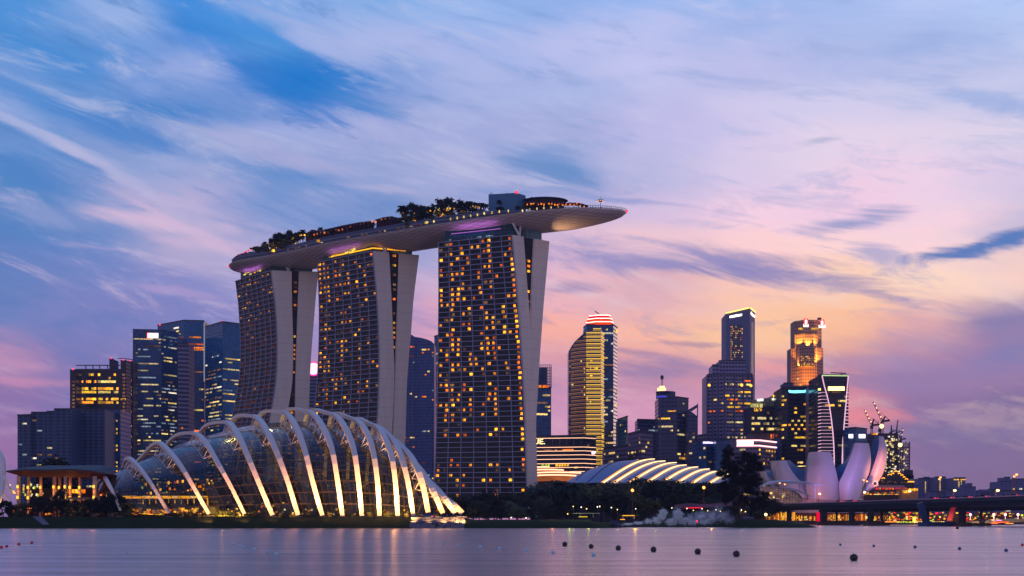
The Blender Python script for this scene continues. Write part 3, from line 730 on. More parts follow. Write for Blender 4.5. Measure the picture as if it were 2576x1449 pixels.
# left cluster
t = tower('apartment_block', 'dark stepped apartment block at the far left end of the skyline', 'apartment block', 900, [(44,1045),(78,1044)], g_flat, 40, wins=dict(dens=.03, cols=wcool, fh=3.1, bw=5, run=1), fh=3.1, seed=3, group='apartment blocks at the left edge')
for j, (a, b, y, s) in enumerate(((78, 117, 1038, 4), (117, 136, 1036, 5), (136, 176, 1029.5, 6))):
    tower('x', '', '', 900, [(a + .5, y), (b, y)], g_flat, 40, wins=dict(dens=.05, cols=wcool, fh=3.1, bw=5, run=1), seed=s, parent=t['root'], wname='wing')
MB().box((X(90, 905), 915, Z(1040, 905)), (16, 8, 1.2)).box((X(152, 905), 915, Z(1032, 905)), (18, 8, 1.2)).build('roof_canopy', plain('roof_edge', (52, 58, 84), .6), t['root'])
t = tower('apartment_block', 'dark office block in front of the gold lit tower, with a column of yellow windows', 'office block', 930, [(176.5,1031),(264,1031)], g_flat, 30, wins=[dict(dens=.05, cols=wcool, run=1.5)], seed=8)
t2 = tower('office_wing', 'narrow dark office wing beside the glass dome tip with bright yellow floors', 'office block', 960, [(264.5,1031),(303,1031)], g_navy, 30, wins=[dict(dens=.32, cols=wgold, run=7, busy=.45)], seed=9)
t = tower('office_tower', 'wide office tower whose upper floors curve and glow gold, with roof frame and red beacons', 'office tower', 1150, [(190,930),(246,930),(303,930)], g_dark, 40, wins=[dict(dens=.05, cols=[('gold', 2), ('amber', 2), ('warm', 1)], rows={39: .9, 37: .95, 36: .4, 34: .97, 33: .85, 41: .35, 16: .5}, run=3.5, hfrac=.68)] * 2, seed=12)
for a, b, y, d in ((176, 191.5, 931.6, 1120), (275, 286, 904, 1165), (303.5, 318, 907.7, 1120), (318, 334.5, 910, 1140)):
    k = tower('x', '', '', d, [(a, y), (b, y)], g_dark, 16, wins=dict(dens=.4 if a in (318,) else .02, cols=wgold, run=3), seed=int(a), parent=t['root'], wname='pier')
    beacon(t['root'], P((a + b) / 2 if a != 318 else 328, y - 2, d))
    if a in (176, 303.5):
        put_windows(t['root'], [(P((a + b) / 2 + .5, 0, d - .5) * 1.0 + Vector((0, 0, -P(0, 0, d).z + 6 + 4 * q)), Vector((1, 0, 0)), Vector((0, 0, 1)), 3, 2.0, .4, 'dim') for q in range(int((Z(y, d) - 14) / 4))], 60)
mb = MB(); zt = Z(919, 1150)
for a, b in ((192, 275), (286, 303)): mb.bar((X(a, 1150), 1150, zt), (X(b, 1150), 1150, zt), 1.0)
for a in (215, 233, 250, 270): mb.bar((X(a, 1150), 1150, zt), (X(a + 2, 1150), 1150, Z(930, 1150)), .8)
mb.build('roof_frame', plain('dark_steel', (40, 44, 60), .5), t['root']); mb = MB()
for k in range(6): mb.bar((X(296 + 7 * k, 1130), 1130, Z(901.5 + .3 * k * k * .4, 1130)), (X(303 + 7 * k, 1130), 1130, Z(901.5 + .3 * (k + 1) ** 2 * .4, 1130)), .8)
mb.build('roof_hoop', plain('dark_steel', (40, 44, 60), .5), t['root'])
t = tower('office_tower', 'blue glass tower with a glowing red and white sign near its roof', 'office tower', 1200, [(334,829.5),(406,831),(447,838)], g_navy, 40, wins=[dict(dens=.26, cols=wcool, run=4, hfrac=.36), dict(dens=.28, cols=wcool, run=3, hfrac=.36)], seed=21, fh=4.2)
sign(t, 0, 372, 838.5, 398, 850.5, sgw, out=1.0); sign(t, 0, 369.5, 838.5, 372, 851.5, sgr, out=1.4); sign(t, 0, 371, 837, 379, 838.5, sgr, out=1.3); sign(t, 0, 371, 850.5, 379, 852, sgr, out=1.3)
t = tower('office_tower', 'tall teal two faced glass tower with one floor of orange light, left of the hotels', 'office tower', 1300, [(396.5,818.5),(463,806),(514,807.5)], g_teal, 40, wins=[dict(dens=.05, cols=wcool, run=2), dict(dens=.06, cols=[('orange', 3), ('warm', 2), ('dim', 3)], run=4)], seed=22, fh=4.4)
rr = [];
for row in (875, 880): rr += [(ph(x, row, t['pl'][1], t['pl'][2]) + Vector((0, -.4, 0)), Vector((1, 0, 0)), Vector((0, 0, 1)), 2.4, 1.7, .5, 'orange') for x in (480, 485, 489, 494, 498, 503, 507, 511) if rnd.random() < .85]
put_windows(t['root'], rr); beacon(t['root'], P(402, 817, 1295)); beacon(t['root'], P(513.5, 962, 1280))
strip(t, 1, [(513.6, 812), (513.6, 960)], .8, glow('cool_edge', (170, 190, 215), .6), 'edge_light')
tower('ribbed_block', 'pale ribbed office block in front of the teal tower', 'office block', 1180, [(447.5,864.5),(474.5,866)], g_rib, 24, wins=[dict(dens=.04, cols=[('orange', 2), ('dim', 3)], run=4)], seed=24, fh=5)
t = tower('office_tower', 'teal glass tower with a peaked roofline right beside the smallest looking hotel tower', 'office tower', 1220, [(516,822.8),(560,809.6),(625,818)], g_teal, 40, wins=[dict(dens=.28, cols=wcool + [('warm', 3)], run=4, z1=205, hfrac=.36), dict(dens=.32, cols=wcool + [('warm', 4)], run=5, z1=200, hfrac=.36)], seed=25, fh=4.2)
beacon(t['root'], P(560, 808.5, 1215))
# between the hotel towers
t = tower('office_tower', 'slim lilac lit tower with a round glowing emblem between two hotel towers', 'office tower', 1400, [(765,940),(801,940)], g_rib, 30, wins=None, seed=26)
cy = P(789, 928, 1399); mb = MB(); n = 20
for k in range(n):
    a0, a1 = 2 * math.pi * k / n, 2 * math.pi * (k + 1) / n; mb.face([cy + Vector((0, -1, 0)), cy + Vector((math.cos(a0) * 8.5, -1, math.sin(a0) * 8.5)), cy + Vector((math.cos(a1) * 8.5, -1, math.sin(a1) * 8.5))][::1])
mb.build('emblem', glow('emblem_white', (255, 200, 215), 1.8), t['root'])
mb = MB()
for k in range(n):
    a0, a1 = 2 * math.pi * k / n, 2 * math.pi * (k + 1) / n; mb.bar(cy + Vector((math.cos(a0) * 9.3, -.8, math.sin(a0) * 9.3)), cy + Vector((math.cos(a1) * 9.3, -.8, math.sin(a1) * 9.3)), 1.6)
mb.build('emblem_ring', glow('emblem_pink', (255, 30, 150), 1.6), t['root'])
MB().box((X(789, 1405), 1405, Z(931, 1405)), (20, 6, 18)).build('roof_box', g_slate, t['root'])
def curved_tower():
    D = 1150; t = thing('apartment_tower', 'tall apartment tower with a curved sloping roof between the middle and right hotel towers', 'apartment tower', (X(1060, D), D + 15, 0))
    pts = [(1005, 838), (1030, 838.5), (1043, 848), (1060, 851), (1075, 855.5), (1086, 861), (1092, 865)]
    z0 = 2.2; pl = [Vector((X(x, D + (5 if i in (0, 6) else 0) - i * 1.0), D + (5 if i in (0, 6) else 0) - i * 1.0, Z(y, D))) for i, (x, y) in enumerate(pts)]
    mb = MB(); u = 0
    for a, b in zip(pl, pl[1:]): mb.wall(a, b, z0, a.z, u, None, b.z); u += (b - a).length
    mb.face([tuple(p) for p in pl] + [(pl[-1].x, pl[-1].y + 30, pl[-1].z), (pl[0].x, pl[0].y + 30, pl[0].z)])
    mb.wall(pl[-1], (pl[-1].x, pl[-1].y + 30), z0, pl[-1].z)
    mb.build('walls', g_far2, t); rects = []; r = random.Random(41)
    for a, b in zip(pl, pl[1:]): rects += lit(a, b, z0, a.z - 6, 3.6, 3.0, .075, [('orange', 4), ('warm', 3), ('cool', 2), ('rust', 3), ('red', .5)], r, run=1.4)
    put_windows(t, rects)
    MB().box((X(1040, D), D - 5, Z(1050, D)), (1.2, .6, 180)).build('pilaster', plain('pilaster', (86, 92, 130), .6), t)
g_far2 = facade('curved_flats', (40, 70, 124), (66, 88, 142), 3.6, 3.0, .4, .3, .25, .5)
curved_tower()
tower('office_tower', 'sliver of grey blue tower just left of the tallest looking hotel tower', 'office tower', 1250, [(1092.5,846.5),(1112,841)], g_far2, 20, wins=[dict(dens=.14, cols=[('orange', 4), ('pale', 3)], run=2)], seed=44)
# right of the hotel
t = tower('office_tower', 'glass tower with an open steel grid on its roof beside the bay end hotel tower', 'office tower', 1050, [(1335,974),(1386.5,975)], g_navy, 26, wins=[dict(dens=.16, cols=wy, run=3)], seed=45)
mb = MB(); zt, zb = Z(918, 1050), Z(975, 1050)
for x in [1340 + 4.7 * k for k in range(11)]: mb.bar((X(x, 1050), 1050, zb), (X(x, 1050), 1050, zt), .5); mb.bar((X(x, 1050), 1070, zb), (X(x, 1050), 1070, zt), .5)
for k in range(9): z = zb + (zt - zb) * k / 8; mb.bar((X(1340, 1050), 1050, z), (X(1387, 1050), 1050, z), .5); mb.bar((X(1340, 1050), 1070, z), (X(1387, 1050), 1070, z), .5); mb.bar((X(1387, 1050), 1050, z), (X(1387, 1050), 1070, z), .4)
mb.build('roof_grid', plain('grid_steel', (62, 70, 100), .5), t['root'])
MB().box((X(1358, 1060), 1060, Z(950, 1060)), (15, 14, 20)).build('plant_room', g_navy, t['root'])
put_windows(t['root'], [(P(1355 + 3 * k, 972, 1049), Vector((1, 0, 0)), Vector((0, 0, 1)), 1.1, 2.6, .5, 'orange') for k in range(9)])
# banded curved tower and the dark one with the red crown
def banded():
    D = 1080; prof = [(1431.0, 882.6), (1437, 872), (1444, 862), (1451, 854.4), (1460, 846), (1468, 839), (1475, 833), (1483, 827), (1492, 823), (1511, 822)]
    pl = []
    for i, (x, y) in enumerate(prof):
        d = D + 16 * ((1492 - x) / 61) ** 2 if x < 1492 else D; pl.append(Vector((X(x, d), d, Z(y, d))))
    pl.append(Vector((X(1518, D + 12), D + 12, Z(838, D + 12))))
    t = thing('office_tower', 'curved glass tower ringed by bright gold bands of light', 'office tower', (X(1475, D), D + 15, 0), 'office towers of the far skyline')
    mb = MB(); u = 0
    for a, b in zip(pl, pl[1:]): mb.wall(a, b, 2.2, a.z, u, None, b.z); u += (b - a).length
    mb.face([tuple(p) for p in pl] + [(pl[-1].x, D + 40, pl[-1].z), (pl[0].x, D + 40, pl[0].z)]); mb.wall((pl[0].x, D + 40), pl[0], 2.2, pl[0].z)
    mb.build('walls', g_slate, t)
    fh = (Z(827, D) - Z(1165, D)) / 36; z = Z(827, D); rects = []; r = random.Random(50); n = 0
    while z > 6:
        n += 1
        for dz, wd in ((0, .55), (-1.5, .28)):
            mb = MB(); md = MB(); ok = False
            for i, (a, b) in enumerate(zip(pl, pl[1:])):
                if min(a.z, b.z) < z + 1.2 or i < (1 if n % 3 else 0): continue
                nn = Vector((b.y - a.y, a.x - b.x, 0)).normalized() * .7; a2 = Vector((a.x, a.y, z + dz)) + nn; b2 = Vector((b.x, b.y, z + dz)) + nn; (mb if i > 5 else md).bar(a2, b2, wd if i > 5 else wd * .6, up=(0, 0, 1)); ok = ok or i > 5
            if ok: mb.build('light_band', lineg, t)
            if md.v: md.build('faint_light_band', glow('line_dim', (255, 170, 90), .55), t)
        if n > 6:
            for i, (a, b) in enumerate(zip(pl, pl[1:])):
                if min(a.z, b.z) < z or i > 9 or r.random() > (.26 if i > 4 else .08): continue
                rects += lit(a.lerp(b, .05), a.lerp(b, .95), z - fh + .3, z - .8, fh - 1.2, 1.6, .5, wgold + [('dim', 3)], r, run=2, hfrac=.6, busy=.6)
        z -= fh
    put_windows(t, rects)
banded()
t = tower('office_tower', 'dark blue glass tower with a stepped red glowing crown behind the gold banded tower', 'office tower', 1130, [(1468,825),(1476,817.5),(1543,817.5),(1553,825)], g_navy, 34, wins=[None, dict(dens=.1, cols=wcool, run=3), dict(dens=.06, cols=wy, run=2)], seed=51, ref=1)
pl = t['pl']
for k, (a, b, y0, y1) in enumerate(((1476, 1544, 817, 809.8), (1479, 1541, 809.8, 800.8), (1482.5, 1537, 800.8, 792.5))):
    D = 1130 + k; zb, zt = Z(y0, D), Z(y1, D); poly = [(X(a, D), D + 6), (X(a + 22, D), D - 1 + k), (X(b - 8, D), D - 1 + k), (X(b, D), D + 5), (X(b, D), D + 26), (X(a, D), D + 26)]
    MB().prism(poly, zb, zt).build('crown_tier', glow('crown_red', (236, 20, 24), 1.15, .25, .25), t['root'])
    mb = MB()
    for p, q in zip(poly[:4], poly[1:4]): mb.bar((p[0], p[1] - .5, zt), (q[0], q[1] - .5, zt), .8, .75)
    mb.build('light_strip', glow('crown_line', (255, 225, 205), 2.6), t['root'])
MB().bar(P(1507, 790, 1140), P(1497, 783, 1140), .9).build('crane_arm', plain('dark_steel', (40, 44, 60), .5), t['root'])
sign(t, 2, 1549, 829, 1553, 837, glow('window_light_big', (255, 190, 60), 1.6), 'lit_window')
# low block with the sign reading UE.
t = tower('office_block', 'low dark office block striped with thin bright lines and a large lit sign', 'office block', 900, [(1335,1098.5),(1469,1096),(1499.5,1100)], g_dark, 36, wins=[dict(dens=.10, cols=[('dim', 5), ('gold', 2), ('orange', 1)], run=3, hfrac=.35), dict(dens=.12, cols=[('dim', 5), ('gold', 1)], run=2)], seed=60, ref=1, bw=2.2)
for y in (1101.5, 1124.5, 1134, 1144, 1154.5, 1165.5, 1175.5, 1186):
    strip(t, 0, [(1337, y + 1.6), (1469, y)], .42, linew); strip(t, 1, [(1469, y), (1498, y + 1.6)], .42, linew)
put_windows(t['root'], [(ph(1365 + 7 * k, 1170, t['pl'][0], t['pl'][1]) + Vector((0, -.4, 0)), Vector((1, 0, 0)), Vector((0, 0, 1)), 2.2, 2.3, .6, 'green' if k < 3 else 'gold') for k in (0, 1, 2, 5, 6, 7, 8, 9)])
def text(s, loc, size, mat, parent, name='sign_letters', ext=.15, rz=0, sx=1.0):
    cu = bpy.data.curves.new(name, 'FONT'); cu.body = s; cu.size = size; cu.extrude = ext; cu.offset = size * .012
    tmp = bpy.data.objects.new(name, cu); COL.objects.link(tmp); bpy.context.view_layer.update(); me = bpy.data.meshes.new_from_object(tmp.evaluated_get(bpy.context.evaluated_depsgraph_get())); bpy.data.objects.remove(tmp); me.materials.clear(); me.materials.append(mat)
    M = Matrix.Translation(loc) @ Matrix.Rotation(rz, 4, 'Z') @ Matrix.Rotation(R(90), 4, 'X') @ Matrix.Scale(sx, 4, (1, 0, 0)); me.transform(M)
    return link(name, me, parent)
q = ph(1341.5, 1117.5, t['pl'][0], t['pl'][1]); text('UE.', q + Vector((0, -1.0, 0)), 6.4, glow('sign_warm', (255, 214, 140), 2.6), t['root'], sx=1.2, rz=math.atan2(t['pl'][1].y - t['pl'][0].y, t['pl'][1].x - t['pl'][0].x))
sign(t, 1, 1488, 1136, 1495, 1143, sgl); sign(t, 1, 1494, 1136, 1498, 1140.5, sgl)
for k in range(6): x = 1372 + 18 * k; a = ph(x, 1105, t['pl'][0], t['pl'][1]) + Vector((0, -.3, 0)); b = ph(x, 1120, t['pl'][0], t['pl'][1]) + Vector((0, -.3, 0)); MB().bar(a, b, .5).build('mullion', plain('mullion_grey', (92, 98, 130), .5), t['root'])
# small blocks between
tower('office_block', 'dark wedge topped block right of the red crowned tower', 'office block', 1100, [(1553.5,1056),(1579,1047.5)], g_navy, 30, wins=[dict(dens=.04, cols=wcool, run=1)], seed=61)
tower('office_block', 'wide mauve brown block with few yellow windows above the striped shell roof', 'office block', 950, [(1580,1092),(1612,1084),(1643,1087)], g_brown, 30, wins=dict(dens=.12, cols=wy, run=2), seed=62)
tower('office_block', 'plain slate block behind the mauve brown block', 'office block', 1060, [(1603,1055.5),(1656,1057)], g_slate, 30, wins=[dict(dens=.02, cols=[('cool', 1)], run=3)], seed=63)
tower('office_block', 'low dim block at the foot of the red crowned tower', 'office block', 960, [(1519,1128),(1580,1120)], g_brown, 30, wins=[dict(dens=.12, cols=wy, run=2)], seed=64)
t = tower('office_tower', 'slate tower with a glowing round roof lantern and a mast', 'office tower', 1020, [(1656,1000),(1703,999),(1732,1003)], g_slate, 34, wins=[dict(dens=.1, cols=wy, run=4), dict(dens=.13, cols=wy, run=4)], seed=65)
r0 = t['root']
def drum(vx0, vx1, y0, y1, D, mat, name, root, n=18):
    c = X((vx0 + vx1) / 2, D); rr = X(vx1, D) - c; poly = [(c + rr * math.cos(2 * math.pi * k / n), D + rr + rr * math.sin(2 * math.pi * k / n)) for k in range(n)]
    return MB().prism(poly, Z(y1, D), Z(y0, D)).build(name, mat, root)
drum(1654, 1703, 983.5, 1000, 1022, g_slate, 'upper_drum', r0); drum(1652.5, 1690, 983, 985.5, 1015, plain('roof_edge', (52, 58, 84), .6), 'rim', r0)
drum(1655, 1677, 975, 982, 1018, glow('lantern', (255, 200, 140), 2.2), 'lantern', r0); drum(1660, 1673, 970.5, 975, 1020, glow('lantern', (255, 200, 140), 2.2), 'lantern_top', r0)
drum(1654, 1680, 995, 998, 1014, glow('blue_ring', (80, 80, 220), .8), 'blue_ring', r0)
MB().bar(P(1665.5, 972, 1030), P(1665.5, 950, 1030), .9).ball(P(1665.5, 948, 1030), 1.8).box(P(1665.5, 953, 1030), (4, 1, .8)).build('mast', plain('dark_steel', (40, 44, 60), .5), r0)
strip(t, 0, [(1661, 1003), (1661, 1190)], 1.2, plain('pilaster', (86, 92, 130), .6), 'pilaster')
for y in range(1008, 1190, 24): strip(t, 0, [(1666, y), (1703, y)], .8, plain('pilaster', (86, 92, 130), .6), 'sill_line'); strip(t, 1, [(1703, y), (1732, y + 1)], .8, plain('pilaster', (86, 92, 130), .6), 'sill_line')
def wedge(root, D, pts, dep, mat, name):
    mb = MB(); a = [P(x, y, D) for x, y in pts]; b = [p + Vector((0, dep, 0)) for p in a]; u = [(p.x - a[0].x, p.z) for p in a]; mb.face(a, u)
    for k in range(len(a)): j = (k + 1) % len(a); mb.face([a[k], b[k], b[j], a[j]])
    return mb.build(name, mat, root)
t = thing('office_tower', 'slim tower with a slanted open roof fin right of the lantern tower', 'office tower', (X(1744, 1010), 1015, 0))
wedge(t, 1005, [(1732.5, 1225), (1755.5, 1225), (1755.5, 1048), (1732.5, 1030)], 24, g_slate, 'walls')
wedge(t, 1007, [(1732.5, 1031), (1732.5, 1030), (1755.5, 1016.5), (1755.5, 1024), (1741, 1034)], 2, plain('slate_fin', (62, 70, 104), .6), 'roof_fin')
MB().bar(P(1754.6, 1017, 1007), P(1754.6, 1050, 1007), 1.0).bar(P(1755, 1017, 1008), P(1755, 1014, 1008), .5).build('fin_post', plain('slate_fin', (62, 70, 104), .6), t)
rr = lit(P(1733, 0, 1005), P(1755, 0, 1005), 4, Z(1055, 1005), 4, 3, .2, wy, random.Random(3), run=2); put_windows(t, rr)
# tall pale tower and its stepped neighbour
t = tower('office_tower', 'tallest pale tower with a lit roofline and two white signs', 'office tower', 1260, [(1826,789),(1886,774),(1899,784.5)], plain('pale_slab', (98, 100, 140), .6, 0, .1, .05), 34, seed=70, ref=1)
strip(t, 0, [(1827, 788), (1886, 774)], 1.3, glow('roof_gold', (255, 214, 110), 2.2)); strip(t, 1, [(1886, 774), (1899, 785)], 1.3, glow('roof_gold', (255, 214, 110), 2.2))
sign(t, 0, 0, 0, 0, 0, sgw, shape=[(1836, 800), (1866, 794.5), (1867, 789.5), (1852, 791.5), (1836, 795)]); sign(t, 1, 0, 0, 0, 0, sgw, shape=[(1888, 789), (1889.5, 784), (1892, 789), (1898.5, 794), (1898.5, 799), (1892, 795)])
rr = []
r1 = random.Random(71)
for i in range(24):
    y = 822 + i * 5.4
    if y < 909:
        for x in [1839 + 3.1 * k for k in range(10)]:
            if (x < 1842 and r1.random() < .9) or r1.random() < .34 or i == 2: rr.append((ph(x, y, t['pl'][0], t['pl'][1]) + Vector((0, -.3, 0)), Vector((1, -.3, 0)), Vector((0, 0, 1)), 1.1, 1.5, .4, r1.choice(('orange', 'warm', 'warm', 'dim'))))
put_windows(t['root'], rr)
for i in range(18):
    a, b = ph(1837, 822 + i * 5.4 - 1, t['pl'][0], t['pl'][1]), ph(1866.5, 820 + i * 5.4 - 1, t['pl'][0], t['pl'][1]); MB().bar(a, b, .35, 1.9).build('window_band', plain('band_dark', (40, 44, 74), .3), t['root'])
for i in range(30): y = 812 + i * 4.6; MB().bar(ph(1889.5, y, t['pl'][1], t['pl'][2]), ph(1895.5, y + 2, t['pl'][1], t['pl'][2]), .5, 1.5).build('window_band', plain('band_dark', (40, 44, 74), .3), t['root'])
wm_ = plain('pier_mauve', (84, 82, 122), .6, 0, .15, .1)
t = tower('office_tower', 'broad pale piered tower stepping up in front of the tallest pale tower', 'office tower', 1080, [(1778.5,943),(1822,940.5),(1893,942)], g_pale, 36, wins=[dict(dens=.16, cols=wy + [('orange', 2)], run=2), dict(dens=.34, cols=wy + [('orange', 2)], run=3)], seed=72, ref=1, fh=4.1)
pp = t['pl']
for i, xs in ((0, (1779.5, 1792.5, 1806)), (1, (1822, 1847, 1870, 1892))):
    for x in xs: strip(t, i, [(x, 943), (x, 1200)], 1.6, wm_, 'pier', out=.5)
for (a, b, y, d) in ((1791.5, 1809, 918.5, 1092), (1808.5, 1876, 908, 1096)):
    tower('x', '', '', d, [(a, y), (b, y)], g_pale, 24, parent=t['root'], wname='upper_step')
for x, y in ((1784, 969), (1866, 969), (1889, 970)):
    MB().ball(P(x, y, 1070), 1.6, 6, 4).build('flood_lamp', glow('flood_orange', (255, 180, 60), 2.4), t['root'])
sign(t, 1, 0, 0, 0, 0, plain('dark_emblem', (20, 52, 84), .5), 'emblem', shape=[(1876, 956), (1887, 956), (1887, 951), (1883, 949), (1882, 942), (1880, 942), (1879, 949), (1876, 952)])
t = thing('office_tower', 'dark tower with an upswept glass roof holding a white sign and a yellow flame sign', 'office tower', (X(1920, 1000), 1010, 0))
wedge(t, 1000, [(1889, 1088), (1957.5, 1088), (1957.5, 1034), (1950, 1034), (1950, 1022), (1889, 1023)], 30, g_dark, 'walls')
wedge(t, 1001, [(1889, 1023), (1950, 1022), (1950, 989.5), (1941, 996), (1932, 1000.5), (1916, 1003), (1889, 1008)], 2, facade('roof_screen', (150, 150, 110), (70, 76, 96), 3, 3, .2, .2, .3, .5), 'roof_screen')
wedge(t, 1003, [(1889, 1088), (1950, 1088), (1950, 1110), (1889, 1110)], 20, plain('podium_mauve', (128, 100, 112), .6), 'podium')
rr = lit(P(1890, 0, 1000), P(1956, 0, 1000), Z(1086, 1000), Z(1030, 1000), 5.4, 3, .32, wy, random.Random(8), run=2)
rr += [(P(1891 + 3.4 * k, 1020 + (k % 2) * .6, 999.6), Vector((1, 0, 0)), Vector((0, 0, 1)), 3, 3.6, .5, 'pale' if k % 3 else 'green') for k in range(8)]
rr += [(P(1898 + 18 * r1.random(), 1026 + 8 * r1.random(), 999.4), Vector((1, 0, 0)), Vector((0, 0, 1)), .8, .8, .5, 'gold') for k in range(26)]
rr += [(P(x, 1100, 999.4), Vector((1, 0, 0)), Vector((0, 0, 1)), .7, 6, .5, 'orange') for x in (1940, 1945, 1949.5)]
put_windows(t, rr)
mb = MB().face([P(x, y, 999) for x, y in ((1905, 1009), (1920, 1008.5), (1920, 1003), (1905, 1004))]); mb.face([P(x, y, 999) for x, y in ((1942.5, 1006.5), (1948.5, 1006.5), (1948.5, 1002.5), (1942.5, 1002.5))]); mb.build('sign', sgw, t)
MB().face([P(x, y, 999) for x, y in ((1946, 1000.5), (1949.5, 1000.5), (1949, 996), (1944.5, 993), (1944, 996))]).build('flame_sign', glow('flame', (255, 190, 40), 2.2), t)
t = tower('office_block', 'mid rise block wrapped by two bright white lines with a white lit sign', 'office block', 900, [(1850,1106),(1909,1105.5),(1952,1112)], g_brown, 30, wins=[dict(dens=.16, cols=wy, run=1.5), dict(dens=.22, cols=[('dim', 4), ('gold', 1)], run=1)], seed=80, ref=1)
for y in (1107.5, 1121): strip(t, 0, [(1853, y + .6), (1909, y)], 1.2, glow('line_rose', (255, 190, 190), 2.3)); strip(t, 1, [(1909, y), (1952, y + 5)], 1.2, glow('line_rose', (255, 190, 190), 2.3))
sign(t, 0, 1863, 1110.5, 1895, 1119, sgw)
sign(t, 0, 1854, 1109.5, 1864, 1119.5, sgw)
tower('office_block', 'narrow dark block behind the white lined block', 'office block', 960, [(1940,1106),(1963.5,1104)], g_navy, 24, wins=[dict(dens=.08, cols=wgold, run=2)], seed=81)
t = tower('office_block', 'dark blue block with a lilac lit sign left of the big waterside tree', 'office block', 880, [(1753,1112),(1776,1109.5),(1800,1112)], g_navy, 30, wins=[dict(dens=.16, cols=wy, run=3)] * 2, seed=82, ref=1)
sign(t, 0, 1769.5, 1110.8, 1775.8, 1116, sgl); sign(t, 1, 1776.2, 1110.8, 1794, 1116, sgl)
tower('office_block', 'dark block with a pale roof cap behind the big waterside tree', 'office block', 870, [(1801,1106.5),(1835,1105.5)], g_navy, 30, wins=[dict(dens=.05, cols=wy, run=2)], seed=83)
tower('office_block', 'dim mauve block far behind the lilac signed block', 'office block', 1000, [(1755,1096),(1780,1093)], g_brown, 20, seed=84)
t = tower('office_tower', 'broad black glass tower with a blue white lit sign and yellow windows', 'office tower', 960, [(1966,975.5),(1982,973.5),(2041,974)], g_dark, 34, wins=[dict(dens=.16, cols=wgold, run=2), dict(dens=.34, cols=wgold + [('warm', 3), ('dim', 1)], run=2.2)], seed=85, ref=1, fh=4.0)
sign(t, 1, 0, 0, 0, 0, sgb, shape=[(1983, 984), (1986, 988), (2000, 989), (2026, 987.5), (2026, 980.5), (2024.5, 980.5), (2024.5, 982), (2007, 982.3), (2006, 981), (2004, 982.3), (1989, 982.5), (1986, 980.8), (1983.5, 982)])
tower('x', '', '', 975, [(1971, 964.5), (1996, 964.5)], plain('pier_mauve', (84, 82, 122), .6, 0, .15, .1), 14, parent=t['root'], wname='plant_room')
# gold floodlit tower
t = thing('office_tower', 'floodlit golden stone tower with two red emblems under its roof', 'office tower', (X(2037, 1250), 1265, 0))
def octa(vx0, vx1, y0, y1, D, mat, name, ch=.28):
    a, b = X(vx0, D), X(vx1, D); w = b - a; c = w * ch; poly = [(a, D + c), (a + c, D), (b - c, D), (b, D + c), (b, D + w - c), (b - c, D + w), (a + c, D + w), (a, D + w - c)]
    MB().prism(poly, Z(y1, D), Z(y0, D)).build(name, mat, t); return [Vector((p[0], p[1], 0)) for p in poly]
octa(2002.5, 2073, 804.5, 872.5, 1256, g_punch, 'upper_shaft'); pw = octa(1996, 2078, 872.4, 1225, 1250, g_punch, 'shaft')
octa(2004, 2062, 838, 873, 1246, g_punch, 'setback'); octa(2012, 2052, 870, 921, 1238, g_punch, 'bay', .2)
D = 1240
for x in (2008, 2028, 2050, 2068):
    lamp('SPOT', P(x, 921, 1243), 150000, (255, 176, 60), 1, target=P(x, 880, 1251), spot=70, name='flood_lamp', parent=t)
for x in (2008, 2032, 2056):
    lamp('SPOT', P(x, 871, 1243), 80000, (255, 176, 60), 1, target=P(x, 845, 1250), spot=80, name='flood_lamp', parent=t)
for x in (2012, 2046): lamp('SPOT', P(x, 973, 1230), 70000, (255, 160, 50), 1, target=P(x, 950, 1243), spot=80, name='flood_lamp', parent=t)
rr = [(P(2009 + 3.2 * k, 827, 1250), Vector((1, 0, 0)), Vector((0, 0, 1)), 1.2, 2.2, .6, 'gold') for k in range(4)] + [(P(2042 + 3.2 * k, 827, 1250), Vector((1, 0, 0)), Vector((0, 0, 1)), 1.2, 2.2, .6, 'gold') for k in range(6)]
rr += [(P(2016 + 4 * (k % 9), 921 - 4.8 * (k // 9), 1237.6), Vector((1, 0, 0)), Vector((0, 0, 1)), 1.3, 1.2, .4, 'gold') for k in range(54) if r1.random() < .45]
rr += lit(P(1998, 0, 1256), P(2018, 0, 1250), 30, Z(930, 1250), 4, 3, .1, wgold, r1, run=1)
put_windows(t, rr)
for x, y in ((2027.5, 810), (2068, 812.5)):
    MB().box(P(x, y, 1248), (5.4, 1, 8.2)).build('emblem', sgr, t); MB().box(P(x + .2, y, 1247), (2.4, 1, 5.2)).build('emblem_mark', sgw, t)
    MB().box(P(x, y + 8.6, 1248), (6.2 if x < 2050 else 8, 1, 3.4)).build('sign', sgw, t)
MB().box(P(2061, 802, 1262), (4, 4, 2.5)).bar(P(2061, 803, 1262), P(2061, 800, 1262), .5).build('roof_mast', plain('dark_steel', (40, 44, 60), .5), t)
t = tower('office_tower', 'plain mauve slab tower edge with a small pink sign between dark towers', 'office tower', 940, [(2040.5,970),(2058.5,966)], plain('slab_mauve', (124, 104, 128), .6, 0, .06, .05), 30, seed=88)
sign(t, 0, 2041, 965, 2055.5, 974.5, glow('sign_pink', (255, 150, 165), 1.8))
t = tower('office_tower', 'dark glass tower outlined by curving pink white lines with a wide yellow white sign', 'office tower', 900, [(2058.8,945.5),(2067,944),(2134.5,945)], g_dark, 34, wins=[None, dict(dens=.07, cols=wcool + [('gold', 3)], run=3)], seed=89, ref=1)
sign(t, 1, 2083, 972.5, 2124, 982.5, glow('sign_amber', (255, 236, 150), 2.6)); sign(t, 0, 2059, 977, 2065, 982, sgy)
lw = .75
L1 = [(2067.5, 945), (2073, 970), (2080, 995), (2086, 1020), (2091, 1055), (2095, 1090), (2097, 1120), (2098, 1150), (2098, 1215)]
